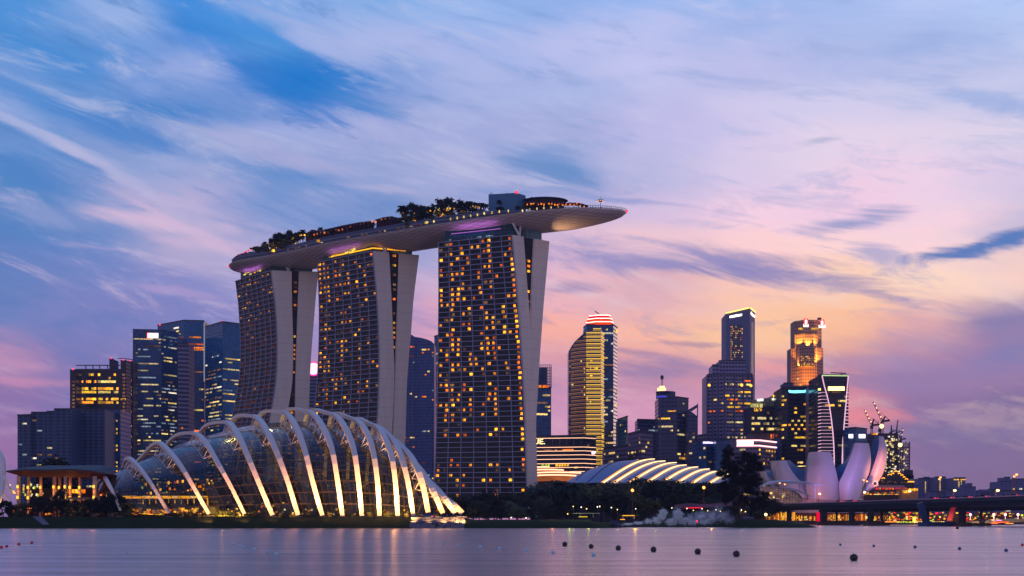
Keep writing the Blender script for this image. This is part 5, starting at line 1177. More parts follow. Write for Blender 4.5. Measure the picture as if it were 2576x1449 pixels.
# glass shell inside the arches
def shell_mat():
    m, T, o = newmat('conservatory_glass'); uv = T.node('ShaderNodeUVMap'); sp = T.node('ShaderNodeSeparateXYZ'); T.l.new(uv.outputs[0], sp.inputs[0])
    u, v = sp.outputs[0], sp.outputs[1]
    g1 = T.m('LESS_THAN', T.m('FRACT', T.m('MULTIPLY', u, 34)), .10); g2 = T.m('LESS_THAN', T.m('FRACT', T.m('MULTIPLY', v, 4)), .07); bar = T.m('MAXIMUM', g1, g2)
    louv = T.m('LESS_THAN', T.m('FRACT', T.m('MULTIPLY', u, 170)), .42); band = T.m('MULTIPLY', T.mr(u, .22, .27), T.mr(u, .46, .42)); louv = T.m('MULTIPLY', louv, band)
    wn = T.node('ShaderNodeTexWhiteNoise'); T.l.new(T.xyz(T.m('FLOOR', T.m('MULTIPLY', u, 34)), T.m('FLOOR', T.m('MULTIPLY', v, 4))), wn.inputs['Vector'])
    tr = T.node('ShaderNodeBsdfTransparent'); tr.inputs[0].default_value = (.60, .55, .42, 1)
    gl = T.node('ShaderNodeBsdfAnisotropic'); gl.inputs['Color'].default_value = (.70, .78, .88, 1); gl.inputs['Roughness'].default_value = .12
    g = T.node('ShaderNodeNewGeometry'); bp = T.node('ShaderNodeBump'); bp.inputs['Strength'].default_value = .25; T.l.new(wn.outputs[0], bp.inputs['Height']); T.l.new(bp.outputs[0], gl.inputs['Normal'])
    lw = T.node('ShaderNodeLayerWeight'); lw.inputs[0].default_value = .5
    f = T.m('MULTIPLY_ADD', T.m('POWER', lw.outputs['Facing'], 3.7), .85, .02)
    f = T.m('ADD', f, T.m('MULTIPLY', wn.outputs[0], .05))
    a = T.node('ShaderNodeMixShader'); T.l.new(f, a.inputs[0]); T.l.new(tr.outputs[0], a.inputs[1]); T.l.new(gl.outputs[0], a.inputs[2])
    b1 = bsdf(T, srgb(58, 48, 42), .4, .3); b0 = T.node('ShaderNodeMixShader'); T.l.new(T.m('MULTIPLY', louv, .75), b0.inputs[0]); T.l.new(a.outputs[0], b0.inputs[1])
    b2 = bsdf(T, srgb(150, 104, 66), .5, .1); T.l.new(b2, b0.inputs[2])
    c = T.node('ShaderNodeMixShader'); T.l.new(bar, c.inputs[0]); T.l.new(b0.outputs[0], c.inputs[1]); T.l.new(b1, c.inputs[2]); T.l.new(c.outputs[0], o.inputs[0]); return m
secs = []
tipc = [Vector((X(222, 318) + .0, 314 + 10 * math.sin(math.pi * k / 12), 3.3 + .5 * math.sin(math.pi * k / 12))) for k in range(13)]
def inner(cv, s):
    pts = resample(cv, 44); c = (pts[0] + pts[-1]) / 2; hz = max(p.z for p in pts)
    return [Vector((c.x + (p.x - c.x) * s - .2, c.y + (p.y - c.y) * s, 3 + (p.z - 3) * (s - .015) if hz > 8 else 3 + (p.z - 3) * s)) for p in pts]
secs.append(resample(tipc, 44)); base0 = inner(curves[0], .86); mid = [a.lerp(b, .5) + Vector((0, 0, 4.0 * math.sin(math.pi * k / 44))) for k, (a, b) in enumerate(zip(secs[0], base0))]; secs.append(mid); secs.append(base0)
for i in range(1, 16): secs.append(inner(curves[i], .86 if i < 3 else .90))
fine = []; uvs = []
for i in range(len(secs) - 1):
    for k in range(3):
        t = k / 3; fine.append([a.lerp(b, t) for a, b in zip(secs[i], secs[i + 1])]); uvs.append([(j / 44, i + t) for j in range(45)])
fine.append(secs[-1]); uvs.append([(j / 44, len(secs) - 1) for j in range(45)])
MB().loft(fine, uvs=uvs).build('glass_shell', shell_mat(), dome, smooth=True)
# struts between arches and shell
for i in range(1, 15):
    pts = resample(curves[i], 44); inn = inner(curves[i], .86 if i < 3 else .90); mb = MB(); ks = range(9, 19, 3) if i < 12 else range(3, 19, 2)
    prev = None
    for k in ks:
        a, b, a2 = pts[k], inn[k + 1] , pts[min(k + 2, 44)]; off = Vector((-1.5, 0, 0)); mb.bar(a, b + off, .16).bar(a2, b + off, .16).bar(a, b, .14)
        if prev is not None: mb.bar(prev, b + off, .12)
        prev = b + off
    mb.build('struts', whitesteel, dome)
# things inside: floors, lit gallery, planting
insd = plain('inside_wall', (58, 60, 40), .8, 0, .3, .3)
mb = MB()
mb.prism([(X(310, 330), 325), (X(523, 330), 325), (X(530, 330), 345), (X(310, 330), 345)], 3, Z(1274, 325)); mb.build('gallery', insd, dome)
for y, w_ in ((1249, .35), (1252.5, .3)): MB().bar(P(309, y, 324), P(522, y, 324), w_).build('gold_strip', goldm, dome)
MB().bar(P(522, 1249, 324), P(523, 1275, 324), .25).build('gold_strip', goldm, dome)
MB().prism([(X(312, 324), 324), (X(522, 324), 324), (X(522, 324), 326), (X(312, 324), 326)], Z(1253, 324), Z(1247, 324)).build('gallery_roof', plain('roof_fascia', (110, 84, 50), .6), dome)
rr = [(P(345 + 176 * r.random(), 1249 + 3 * r.random(), 323.5), Vector((1, 0, 0)), Vector((0, 0, 1)), .5, .4, .3, r.choice(('white', 'warm', 'gold'))) for _ in range(26)]
rr += [(P(332 + 190 * r.random(), 1279 + 14 * r.random(), 321 + r.random() * 2), Vector((1, 0, 0)), Vector((0, 0, 1)), r.uniform(.4, 2.4), r.uniform(.3, 1.0), .3, r.choice(('gold', 'orange', 'gold', 'dim'))) for _ in range(52)]
rr += [(P(360 + 16 * k, 1262, 323.8), Vector((1, 0, 0)), Vector((0, 0, 1)), .15, 1.6, .3, 'gold') for k in range(11)]
put_windows(dome, rr, 100, 'light')
bl = glow('blue_stage', (90, 110, 255), 1.8, .8, .8)
MB().bar(P(612, 1259, 345), P(700, 1255, 345), .5, .9).build('blue_light', bl, dome); MB().bar(P(722, 1252, 350), P(744, 1251, 350), .4, .9).build('blue_light', bl, dome)
MB().box(P(608, 1262, 340), (22, 4, .5)).prism([(X(606, 346), 346), (X(720, 346), 346), (X(720, 346), 352), (X(606, 346), 352)], Z(1285, 346), Z(1260, 346)).build('stage', plain('stage_grey', (92, 96, 120), .6), dome)
MB().bar(P(640, 1243, 352), P(880, 1238, 352), .25).build('amber_strip', glow('amber_strip', (255, 140, 40), .9, .6, .3), dome)
rr = []
for _ in range(120):
    vx = 560 + 480 * r.random(); vy = 1262 + 34 * r.random() ** .8 if r.random() < .7 else 1215 + 45 * r.random()
    s = r.uniform(.25, .7); rr.append((P(vx, vy, 312 + 20 * r.random() if vy > 1262 else 350), Vector((1, 0, 0)), Vector((0, 0, 1)), s, s * .9, .3, r.choice(('gold', 'warm', 'green', 'orange', 'white', 'dim'))))
for _ in range(36): s = r.uniform(.3, .8); rr.append((P(350 + 220 * r.random(), 1205 + 36 * r.random(), 340), Vector((1, 0, 0)), Vector((0, 0, 1)), s, s * 1.4, .3, r.choice(('gold', 'green', 'orange', 'dim'))))
put_windows(dome, rr, 100, 'garden_light')
for k in range(26):
    vx = 340 + 700 * r.random(); hmax = 1190 if 450 < vx < 980 else 1225; d = 318 + 40 * r.random(); z = 3; h = (Z(hmax + 60 * r.random(), d) - z); place_tree(r.choice('abcp'), X(vx, d), d, z, h, r.random() * 6, 'dark plant growing inside the glass conservatory', 'plants inside the conservatory', .7)
for vx, d, e, c in ((420, 330, 500, (255, 190, 70)), (560, 335, 380, (255, 200, 90)), (650, 340, 700, (255, 200, 90)), (740, 345, 800, (255, 205, 110)), (830, 345, 1000, (255, 205, 110)), (920, 345, 900, (255, 205, 110)), (990, 335, 500, (255, 190, 90)), (665, 342, 500, (90, 110, 255))):
    lamp('POINT', (X(vx, d), d, 5.5), e * 7.0, c, .5, name='garden_lamp', parent=dome)
for i in (6, 7, 8, 9, 10, 11):
    b = resample(curves[i], 44)[40]; lamp('SPOT', (b.x, b.y - 5, 3.5), 16000, (220, 200, 110), .4, target=resample(curves[i], 44)[33], spot=60, name='uplight', parent=dome)
terr = []
q2 = random.Random(88)
for i in range(40):
    vx = 330 + 690 * i / 39; x = X(vx, 348); hh = (4 + 9 * math.sin(math.pi * min(1, max(0, i / 39))) ** .7) * q2.uniform(.75, 1.15); terr.append([Vector((x + q2.gauss(0, .4), 336 + 14 * t_ + q2.gauss(0, .5), 3 + hh * t_ ** .8 + q2.gauss(0, .35))) for t_ in (0, .2, .4, .6, .8, 1.0)])
MB().loft(terr).build('planting_terrace', plain('terrace_green', (88, 92, 48), .9, 0, .6, .7, bump=.5), dome)
# the next glass house peeps in at the left edge
t = thing('conservatory_arch', 'end of another white steel arch cut off by the left edge of the picture', 'arch', (X(-20, 300), 300, 3))
for dx, s in ((0, 1.0), (-16, .8)):
    pts = catmull([P(-34 + dx, 1296, 300), P(-4 + dx, 1262, 301), P(5 + dx, 1225, 305), P(8.5 + dx, 1180, 312), P(5 + dx, 1150, 318), P(-6 + dx, 1135, 324), P(-30 + dx, 1128, 332), P(-60 + dx, 1160, 340)], 6); rings = []
    for k, p in enumerate(pts):
        tt = (pts[min(k + 1, len(pts) - 1)] - pts[max(k - 1, 0)]).normalized(); wv = Vector((1, -.3, 0)); wv = (wv - tt * wv.dot(tt)).normalized(); nv = tt.cross(wv); rings.append([p - wv * .6 - nv * .4, p + wv * .6 - nv * .4, p + wv * .6 + nv * .4, p - wv * .6 + nv * .4])
    MB().loft(rings, True).build('arch', ribm, t)
mb = MB()
for k in range(8): mb.bar(P(-2 + (k % 2) * 9, 1150 + 13 * k, 309), P(7 - (k % 2) * 9, 1163 + 13 * k, 309), .14)
mb.build('struts', whitesteel, t)
lamp('SPOT', P(2, 1290, 297), 2600, (255, 190, 100), .3, target=P(3, 1220, 303), spot=60, name='uplight', parent=t)
mb = MB(); mb.bar(P(10, 1194, 306), P(27, 1240, 304), .35).bar(P(8, 1240, 304), P(24, 1262, 303), .3); mb.build('stay', ribm, t)

# ------------------------------------------------------------------ open pavilion at the left
def pavilion():
    D = 312; t = thing('open_pavilion', 'open two storey pavilion with a wide flat roof on tall lit columns', 'pavilion', (X(135, D), D + 8, 3.2))
    rm = plain('pavilion_roof', (44, 40, 46), .6, 0, .3, .3); um = plain('timber_soffit', (78, 40, 28), .7, 0, .25, .6)
    top = [P(16, 1184, D), P(60, 1180, D - 2), P(120, 1181, D - 2), P(175, 1179, D - 3), P(228, 1183, D - 2), P(262, 1189, D + 2)]
    back = [p + Vector((0, 18, 2.2)) for p in top]; MB().loft([top, back]).build('roof', rm, t)
    low = [P(14, 1187, D), P(50, 1197, D + 1), P(110, 1199, D + 1), P(175, 1198, D + 1), P(228, 1202, D + 1), P(262, 1191, D + 3)]
    lb = [p + Vector((0, 18, 0)) for p in low]; MB().loft([[p + Vector((0, 0, -.25)) for p in top], low, lb]).build('soffit', um, t)
    MB().loft([top, [p + Vector((0, -.2, -.4)) for p in top]]).build('fascia', rm, t)
    cm = plain('column_paint', (176, 146, 128), .5)
    cols = [(47, 1.05, 0), (72, .8, 6), (103, .8, 6), (137, 1.0, 3), (150, .8, 8), (165, .9, 0), (177, .8, 6), (201, .8, 7), (238.5, 1.25, 0)]
    for vx, w_, dy in cols:
        d = D + dy; MB().tube([(X(vx, d), d, 3), (X(vx, d), d, Z(1198, d))], w_ * .55, 10).build('column', cm, t)
        for z in (9.5, 12.8):
            MB().box((X(vx, d), d - w_ * .7, z), (.5, .35, .9)).build('wall_lamp', glow('sconce', (255, 190, 60), 2.0), t)
        lamp('POINT', (X(vx, d), d - 1.4, 11.2), 80, (255, 165, 60), .15, name='sconce_lamp', parent=t)
    MB().prism([(X(115, D), D + 3), (X(216, D), D + 3), (X(216, D), D + 14), (X(115, D), D + 14)], Z(1256, D), Z(1250, D)).build('upper_floor', plain('floor_edge', (110, 104, 110), .6), t)
    MB().prism([(X(20, D), D + 15), (X(216, D), D + 15), (X(216, D), D + 17), (X(20, D), D + 17)], 3, Z(1225, D)).build('back_wall', plain('back_wall', (46, 30, 24), .8), t)
    rr = []
    rr += [(P(143 + 73 * r.random(), 1236, D + 14.8), Vector((1, 0, 0)), Vector((0, 0, 1)), r.uniform(1.2, 2.8), 1.2, .3, r.choice(('orange', 'orange', 'gold'))) for _ in range(8)]
    rr += [(P(108 + 106 * r.random(), 1258, D + 2.5), Vector((1, 0, 0)), Vector((0, 0, 1)), .35, .35, .3, r.choice(('warm', 'white', 'orange'))) for _ in range(26)]
    rr += [(P(30 + 190 * r.random(), 1270 + 24 * r.random(), D + 2), Vector((1, 0, 0)), Vector((0, 0, 1)), r.uniform(.3, 1.3), r.uniform(.3, 1.6), .3, r.choice(('orange', 'gold', 'orange', 'dim', 'rust'))) for _ in range(60)]
    rr += [(P(24 + 84 * r.random(), 1215 + 34 * r.random(), D + 9), Vector((1, 0, 0)), Vector((0, 0, 1)), .4, r.uniform(.4, 1.2), .3, r.choice(('gold', 'green', 'warm', 'white'))) for _ in range(30)]
    put_windows(t, rr, 100, 'light')
    for x, z, e, c in ((35, 12, 500, (255, 110, 40)), (100, 13, 420, (255, 130, 50)), (170, 13, 600, (255, 120, 40)), (225, 12, 500, (255, 110, 40)), (190, 6, 700, (255, 130, 40)), (60, 5, 600, (255, 150, 50))):
        lamp('POINT', (X(x, D + 4), D + 4, z), e * .3, c, .4, name='ceiling_lamp', parent=t)
pavilion()
# strips of rock and a concrete chute on the bank
rockm = plain('revetment_rock', (112, 112, 128), .9, 0, .5, .8, bump=.6)
def rocks(label, vx0, vx1, n, seed):
    q = random.Random(seed); mb = MB()
    for _ in range(n):
        u = q.random(); x = X(vx0 + (vx1 - vx0) * u, 294); y = 291.2 + 8 * q.random(); z = max(0, min(3.3, (y - 291) * .38)) ; s = q.uniform(.3, .75)
        c = Vector((x + (y - 294) * .0, y, z)); v = [c + Vector((a * s * q.uniform(.7, 1.3), b * s * q.uniform(.7, 1.2), d * s * .6 * q.uniform(.7, 1.3))) for a, b, d in ((-1,-1,-1),(1,-1,-1),(1,1,-1),(-1,1,-1),(-1,-1,1),(1,-1,1),(1,1,1),(-1,1,1))]
        for f in ((0,3,2,1),(4,5,6,7),(0,1,5,4),(1,2,6,5),(2,3,7,6),(3,0,4,7)): mb.face([v[i] for i in f])
    o = mb.build('rock_revetment', rockm); o['kind'] = 'stuff'; o['label'] = label; o['category'] = 'rocks'
rocks('patch of pale rocks on the bank below the right end of the white arches', 1035, 1165, 420, 4)
o = MB().face([(X(82, 300), 299.8, 3.35), (X(104, 300), 299.8, 3.4), (X(128, 293), 292.2, 1.0), (X(112, 293), 292.0, .9)]).build('drain_chute', plain('chute_concrete', (104, 100, 116), .8, 0, .3, .6)); tag(o, 'pale concrete drain chute running down the left bank', 'drain')
o.location.z += .12
# ------------------------------------------------------------------ ribbed shell roof with light strips
def shell_roof():
    t = thing('shell_roof_hall', 'low hall with a grey blue shell roof crossed by glowing golden strips', 'exhibition hall', (X(1640, 640), 640, 2))
    bays = [((1422, 1216), (1440, 1205)), ((1440, 1216), (1500, 1177.5)), ((1475, 1216), (1565, 1160)), ((1515, 1216), (1642, 1157.5)), ((1541, 1217), (1669, 1162.5)), ((1581, 1217), (1697, 1166.5)), ((1624, 1217), (1722, 1172.5)), ((1662, 1217), (1751, 1177.5)), ((1701, 1217), (1780, 1182.5)), ((1740, 1217), (1806, 1188)), ((1784, 1217), (1836, 1194)), ((1830, 1217), (1866, 1202))]
    def arc(b, c, lift=0.0, dx=0.0, n=18):
        out = []
        for k in range(n + 1):
            q = k / n; vx = b[0] + (c[0] - b[0]) * q + dx; vy = b[1] + (c[1] - b[1]) * math.sin(q * math.pi / 2) ** 1.05; out.append(P(vx, vy, 600 + 62 * q) + Vector((0, 0, lift)))
        e = out[-1]; out += [e + Vector((6, 14, -1.5 + lift * 0)), e + Vector((12, 34, -8))]; return out
    m = plain('roof_skin', (104, 112, 156), .42, .2, .08, .06)
    for i in range(len(bays) - 1):
        a = arc(*bays[i]); b = arc(*bays[i + 1]); mid = [(x.lerp(y, .5) + Vector((0, 0, .5))) for x, y in zip(a, b)]; MB().loft([a, mid, [q_ + Vector((0, 0, .35)) for q_ in b]]).build('roof_bay', m, t, smooth=True)
    hot = glow('strip_hot', (255, 222, 160), 2.8); edge = glow('strip_edge', (255, 150, 48), 1.6)
    for i in range(3, 11):
        for dx, wd, mt, nm in ((0, 1.3, edge, 'light_strip'), (3.0, 1.35, hot, 'bright_strip'), (4.4, .5, edge, 'light_strip')):
            a = arc(bays[i][0], bays[i][1], .75, dx)[:-2]; mb = MB()
            for u, v in zip(a, a[1:]): mb.bar(u, v, wd, .4)
            mb.build(nm, mt, t)
    MB().prism([(X(1430, 604), 604), (X(1868, 604), 604), (X(1868, 604), 660), (X(1430, 604), 660)], 2, Z(1217, 604)).build('base', plain('hall_base', (56, 54, 70), .7), t)
    t2 = thing('orange_roof_hall', 'small orange glowing roof with bright lines beside the foot of the tallest looking tower', 'exhibition hall', (X(1385, 700), 700, 2))
    om = glow('orange_roof_glow', (232, 112, 62), .62, .35, .05)  # the light on this roof is put into its skin as a glow
    L = [((1330, 1177), (1380, 1175), (1382, 1176.5)), ((1330, 1184), (1370, 1181), (1418, 1183.5)), ((1330, 1192), (1390, 1186.5), (1462, 1191)), ((1330, 1199), (1390, 1193), (1450, 1198))]
    rows_ = []
    for j, (a, b, c) in enumerate(L):
        pts = [P((1 - q) ** 2 * a[0] + 2 * q * (1 - q) * b[0] + q * q * c[0], (1 - q) ** 2 * a[1] + 2 * q * (1 - q) * b[1] + q * q * c[1], 706 - 4 * j) for q in [k / 10 for k in range(11)]]; rows_.append(pts)
        mb = MB()
        for u, v in zip(pts, pts[1:]): mb.bar(u + Vector((0, -.6, .3)), v + Vector((0, -.6, .3)), .9)
        mb.build('light_strip', linew, t2)
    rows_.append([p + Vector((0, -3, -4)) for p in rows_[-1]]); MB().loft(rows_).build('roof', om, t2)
    MB().prism([(X(1335, 694), 694), (X(1440, 694), 694), (X(1440, 694), 720), (X(1335, 694), 720)], 2, Z(1206, 694)).build('base', plain('hall_base', (56, 54, 70), .7), t2)
shell_roof()
# ------------------------------------------------------------------ petal museum
def petal_skin():
    m, T, o = newmat('petal_skin'); g = T.node('ShaderNodeNewGeometry'); sp = T.node('ShaderNodeSeparateXYZ'); T.l.new(g.outputs['Position'], sp.inputs[0])
    n = T.noise(T.xyz(sp.outputs[0], sp.outputs[1], T.m('MULTIPLY', sp.outputs[2], .15)), .3, 5, .6); j = T.m('LESS_THAN', T.m('FRACT', T.m('DIVIDE', sp.outputs[2], 3.2)), .05)
    k = T.m('MULTIPLY', T.m('MULTIPLY_ADD', n, .26, .87), T.m('MULTIPLY_ADD', j, -.10, 1.0)); c = T.mix(1.0, srgb(196, 184, 192), T.xyz(k, k, k), 'MULTIPLY')
    T.l.new(bsdf(T, c, .4, 0, .5), o.inputs[0]); return m
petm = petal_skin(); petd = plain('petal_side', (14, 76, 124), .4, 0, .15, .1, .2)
def petal(root, S, L, Rr, D, bulge=3.0, lean=0.0, thick=9):
    def rs(pl, n=20): return [Vector((p.x, p.y, 0)) for p in resample(catmull([Vector((a, b, 0)) for a, b in pl], 6), n)]
    l, rr = rs(L), rs(Rr); n = len(l); rings = []
    for i in range(n):
        q = i / (n - 1); d = D + lean * (1 - q); ring = []
        for k in range(9):
            s = k / 8; vx = l[i].x + (rr[i].x - l[i].x) * s; vy = l[i].y + (rr[i].y - l[i].y) * s; ring.append(P(vx, vy, d - bulge * math.sin(math.pi * s)))
        rings.append(ring)
    MB().loft(rings).build('petal_face', petm, root, smooth=True)
    side = [r_[0] if S and S[0][0] < L[0][0] + 1 else r_[-1] for r_ in rings]
    if S:
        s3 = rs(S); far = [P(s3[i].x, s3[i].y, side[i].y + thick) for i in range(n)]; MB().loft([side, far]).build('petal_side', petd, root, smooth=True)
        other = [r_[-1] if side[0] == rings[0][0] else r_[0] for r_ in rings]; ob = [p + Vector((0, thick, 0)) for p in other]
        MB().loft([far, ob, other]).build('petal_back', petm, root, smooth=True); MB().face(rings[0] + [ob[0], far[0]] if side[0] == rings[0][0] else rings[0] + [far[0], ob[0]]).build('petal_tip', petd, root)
    else:
        a = [r_[0] + Vector((1, thick, 0)) for r_ in rings]; b = [r_[-1] + Vector((-1, thick, 0)) for r_ in rings]; MB().loft([[r_[0] for r_ in rings], a, b, [r_[-1] for r_ in rings]]).build('petal_back', petm, root, smooth=True); MB().face(rings[0] + [b[0], a[0]]).build('petal_tip', petd, root)
mus = thing('petal_museum', 'white museum shaped like an opening flower of tall curved petals', 'museum', (X(2110, 600), 605, 3))
petal(mus, None, [(2041,1136.6),(2036,1160),(2032,1185),(2029.5,1206),(2028,1231),(2034,1256)], [(2089,1136.6),(2095,1155),(2102,1180),(2106.5,1200),(2110.5,1220),(2113,1258)], 592, 4, -4)
petal(mus, [(2147,1115.5),(2143,1124),(2136,1144),(2122,1164),(2103,1177.7),(2104,1196),(2110,1217),(2113,1257)], [(2150.7,1114),(2140.6,1144),(2130.4,1171),(2120,1194.6),(2110.5,1217),(2113,1258)], [(2186,1115),(2190.5,1144),(2190,1171),(2184.6,1194.6),(2174.4,1218),(2160,1258)], 590, 4, -6)
petal(mus, [(2200,1098),(2195,1113),(2191,1130),(2189.5,1154),(2190,1178),(2188,1198),(2178,1222),(2160,1250)], [(2211,1096.5),(2210.5,1123),(2205,1147),(2196.4,1174),(2186,1201),(2176,1222),(2158,1254)], [(2222.5,1098),(2230.3,1123),(2231.3,1147),(2227,1174),(2216.7,1201),(2201.5,1222),(2177,1243),(2160,1257)], 594, 2, -8)
petal(mus, [(1986.5,1158),(2012,1178),(2030,1190),(2031,1225),(2034,1252)], [(1947.4,1159),(1951,1186),(1956,1210),(1970,1235),(2000,1254)], [(1976.7,1158),(1991.4,1184),(2009,1206),(2028,1226),(2044,1252)], 596, 3, 4)
petal(mus, [(1932,1182.4),(1948,1189),(1953,1210),(1960,1222)], [(1921,1186),(1925,1204),(1932,1216),(1945,1226)], [(1925,1184),(1932,1196),(1943,1210),(1955,1225)], 604, 1, 4)
MB().prism([(X(v, 594 + dy), 594 + dy) for v, dy in ((2000, 4), (2034, 0), (2112, -1), (2160, 0), (2172, 8), (2120, 26), (2030, 24))], 2.5, Z(1252, 594)).build('base_bowl', petm, mus)
mb = MB(); 
for a, b in (((2195, 1223), (2195, 1212)), ((2195, 1212), (2206.5, 1210)), ((2206.5, 1210), (2206.5, 1221)), ((2206.5, 1221), (2195, 1223))): mb.bar(P(*a, 580), P(*b, 580), .8)
mb.face([P(2172, 1240, 583), P(2195, 1223, 580), P(2195, 1212, 580)]); mb.face([P(2172, 1240, 583), P(2206, 1222, 580), P(2195, 1223, 580)]); mb.build('skylight_frame', petm, mus)
MB().face([P(2195.5, 1222, 580.3), P(2206, 1220.5, 580.3), P(2206, 1211, 580.3), P(2195.5, 1212.8, 580.3)]).build('skylight_glass', plain('green_glass', (40, 62, 50), .15), mus)
for vx, vy, tx, ty, e in ((2070, 1262, 2066, 1190, 13000), (2140, 1262, 2160, 1180, 17000), (2165, 1262, 2150, 1150, 12000)):
    lamp('SPOT', P(vx, vy, 545), e * 1.7, (186, 150, 255), 2, target=P(tx, ty, 590), spot=60, blend=1, name='lilac_flood', parent=mus)
lamp('SPOT', P(2235, 1235, 560), 90000, (255, 156, 120), 2, target=P(2215, 1180, 592), spot=50, blend=1, name='rose_flood', parent=mus)
lamp('POINT', P(2060, 1258, 577), 2600, (255, 140, 70), 1, name='amber_flood', parent=mus)
# entrance canopies
can = thing('entrance_canopy', 'long thin white curved canopy before the pale museum petals', 'canopy', (X(1990, 560), 565, 3))
def blade(root, pts, D, dep, th, name, mat):
    c = resample(catmull([Vector((a, b, 0)) for a, b in pts], 6), 24); a = [P(p.x, p.y, D) for p in c]; rings = []
    for k, p in enumerate(a): s = math.sin(math.pi * (k + .4) / 25) ** .6; rings.append([p, p + Vector((0, dep * s, 1.2 * s)), p + Vector((0, dep * s, 1.2 * s - th * s)), p + Vector((0, 0, -th * s))])
    MB().loft(rings, True).build(name, mat, root, smooth=False)
blade(can, [(1914,1223),(1935,1216),(1960,1212),(2000,1211),(2040,1215),(2070,1221)], 560, 10, 1.3, 'roof_blade', plain('canopy_white', (168, 160, 176), .4))
blade(can, [(1980,1231),(2000,1232.5),(2022,1239),(2046,1251)], 556, 6, .9, 'lower_blade', plain('canopy_white', (168, 160, 176), .4))
mb = MB()
for vx in (1925, 1947, 2012, 2050): mb.tube([P(vx, 1217, 566), P(vx, 1262, 566)], .25, 6)
mb.build('posts', whitesteel, can)
gh = thing('glass_vault', 'low glass vault with a white grid lit from inside beside the bridge landing', 'glasshouse', (X(1965, 550), 555, 3))
rings = []
for i in range(15):
    q = i / 14; vx = 1912 + 104 * q; hh = 1226 + (1 - math.sqrt(max(0, 1 - (max(0, (q - .25)) / .78) ** 2))) * 36; ring = []
    for k in range(9): s = k / 8; ring.append(P(vx, 1265 - (1265 - hh) * math.sin(s * math.pi / 2), 545 + 16 * s))
    rings.append(ring)
MB().loft(rings).build('glass', glow('vault_glass', (200, 150, 150), .34, .6, .3), gh, smooth=True)
mb = MB(); mb2 = MB()
for ring in rings:
    for a, b in zip(ring, ring[1:]): mb.bar(a + Vector((0, -.25, 0)), b + Vector((0, -.25, 0)), .22)
for k in range(9):
    for a, b in zip(rings, rings[1:]): mb.bar(a[k] + Vector((0, -.25, 0)), b[k] + Vector((0, -.25, 0)), .22)
mb.build('grid', plain('vault_grid', (70, 58, 66), .5), gh)
for a, b in zip(rings, rings[1:]): mb2.bar(a[-1], b[-1] , 1.4, .8)
mb2.build('ridge', plain('canopy_white', (168, 160, 176), .4), gh)
rr = [(P(1916 + 60 * r.random(), 1238 + 24 * r.random(), 548), Vector((1, 0, 0)), Vector((0, 0, 1)), r.uniform(.6, 2), r.uniform(.3, .9), .3, r.choice(('pale', 'dim', 'warm', 'dim'))) for _ in range(46)]; put_windows(gh, rr, 100, 'light')

# ------------------------------------------------------------------ bridges
BZ = 11.0
def BD(vx):
    tab = [(1900, 548), (1944, 532), (2092, 480), (2244, 431), (2409, 392), (2576, 351), (2700, 328)]
    for (a, d0), (b, d1) in zip(tab, tab[1:]):
        if vx <= b: return d0 + (d1 - d0) * (vx - a) / (b - a)
    return 328
cm = plain('bridge_concrete', (46, 52, 64), .8, 0, .15, .15); cm2 = plain('bridge_edge', (176, 136, 156), .7, 0, .1, .3)
br = thing('road_bridge', 'long dark concrete road bridge with tail lights and street lamps on its deck', 'bridge', (X(2250, 430), 430, 0))
vs = [1895 + 16 * k for k in range(51)]; edge = [Vector((X(v, BD(v)), BD(v), BZ)) for v in vs]
rings = []
for k, e in enumerate(edge):
    d = edge[min(k + 1, 50)] - edge[max(k - 1, 0)]; d.normalize(); n = Vector((-d.y, d.x, 0)); n = n if n.x > 0 else -n
    n = Vector((abs(n.x), abs(n.y), 0)) 
    rings.append([e, e + n * .35, e + n * .35 - Vector((0, 0, .4)), e + n * 24 - Vector((0, 0, .4)), e + n * 24, e + n * 24.35, e + n * 24.35 - Vector((0, 0, 2.0)), e + n * 20 - Vector((0, 0, 3.1)), e + n * 4 - Vector((0, 0, 3.3)), e + n * 3.2 - Vector((0, 0, 1.5)), e - Vector((0, 0, 1.35))])
edgen = [(r_[3] - r_[2]).normalized() for r_ in rings]
MB().loft(rings, True).build('deck', cm, br)
mb = MB()
for a, b in zip(edge, edge[1:]): mb.bar(a + Vector((0, 0, .1)), b + Vector((0, 0, .1)), .55, .42)
mb.build('parapet_cap', cm2, br)
def Dw(vx): return BD(vx) + 8
for vx, wv in ((2071.5, 2.3), (2142.5, 1.6), (2190, 1.5), (2420.5, 1.3), (1985, 1.6)):
    d = BD(vx) + 11; MB().prism([(X(vx, d) - wv / 2, d - 2), (X(vx, d) + wv / 2, d - 2), (X(vx, d) + wv / 2, d + 2), (X(vx, d) - wv / 2, d + 2)], -1, BZ - 3).build('pier', cm, br)
    MB().prism([(X(vx, d) - wv * 1.5, d - 4), (X(vx, d) + wv * 1.5, d - 4), (X(vx, d) + wv * 1.7, d + 2), (X(vx, d) - wv * 1.7, d + 2)], -1, 1.6).build('pile_cap', plain('pile_cap', (84, 68, 60), .85, 0, .3, .5), br)
d = BD(2360) + 3; navy = plain('navy_concrete', (30, 56, 98), .6)
x0, x1 = X(2324, d), X(2398.5, d); MB().prism([(x0, d - 3), (x1, d - 3), (x1, d + 6), (x0, d + 6)], -1, 1.75).build('pier_base', navy, br)
MB().bar((X(2334, d), d + 1, 1.4), (X(2316, d), d + 1, BZ - 1.5), 1.9, 2.2).build('slanted_leg', navy, br)
MB().bar((X(2386, d), d + 1, 1.4), (X(2404.5, d), d + 1, BZ - 1.5), 1.7, 1.9).build('slanted_leg', plain('leg_concrete', (150, 130, 130), .6), br)
lamp('SPOT', (X(2384, d), d - 6, 1.6), 2600, (255, 16, 20), .3, target=(X(2396, d), d + 1, 6), spot=60, name='red_flood', parent=br)
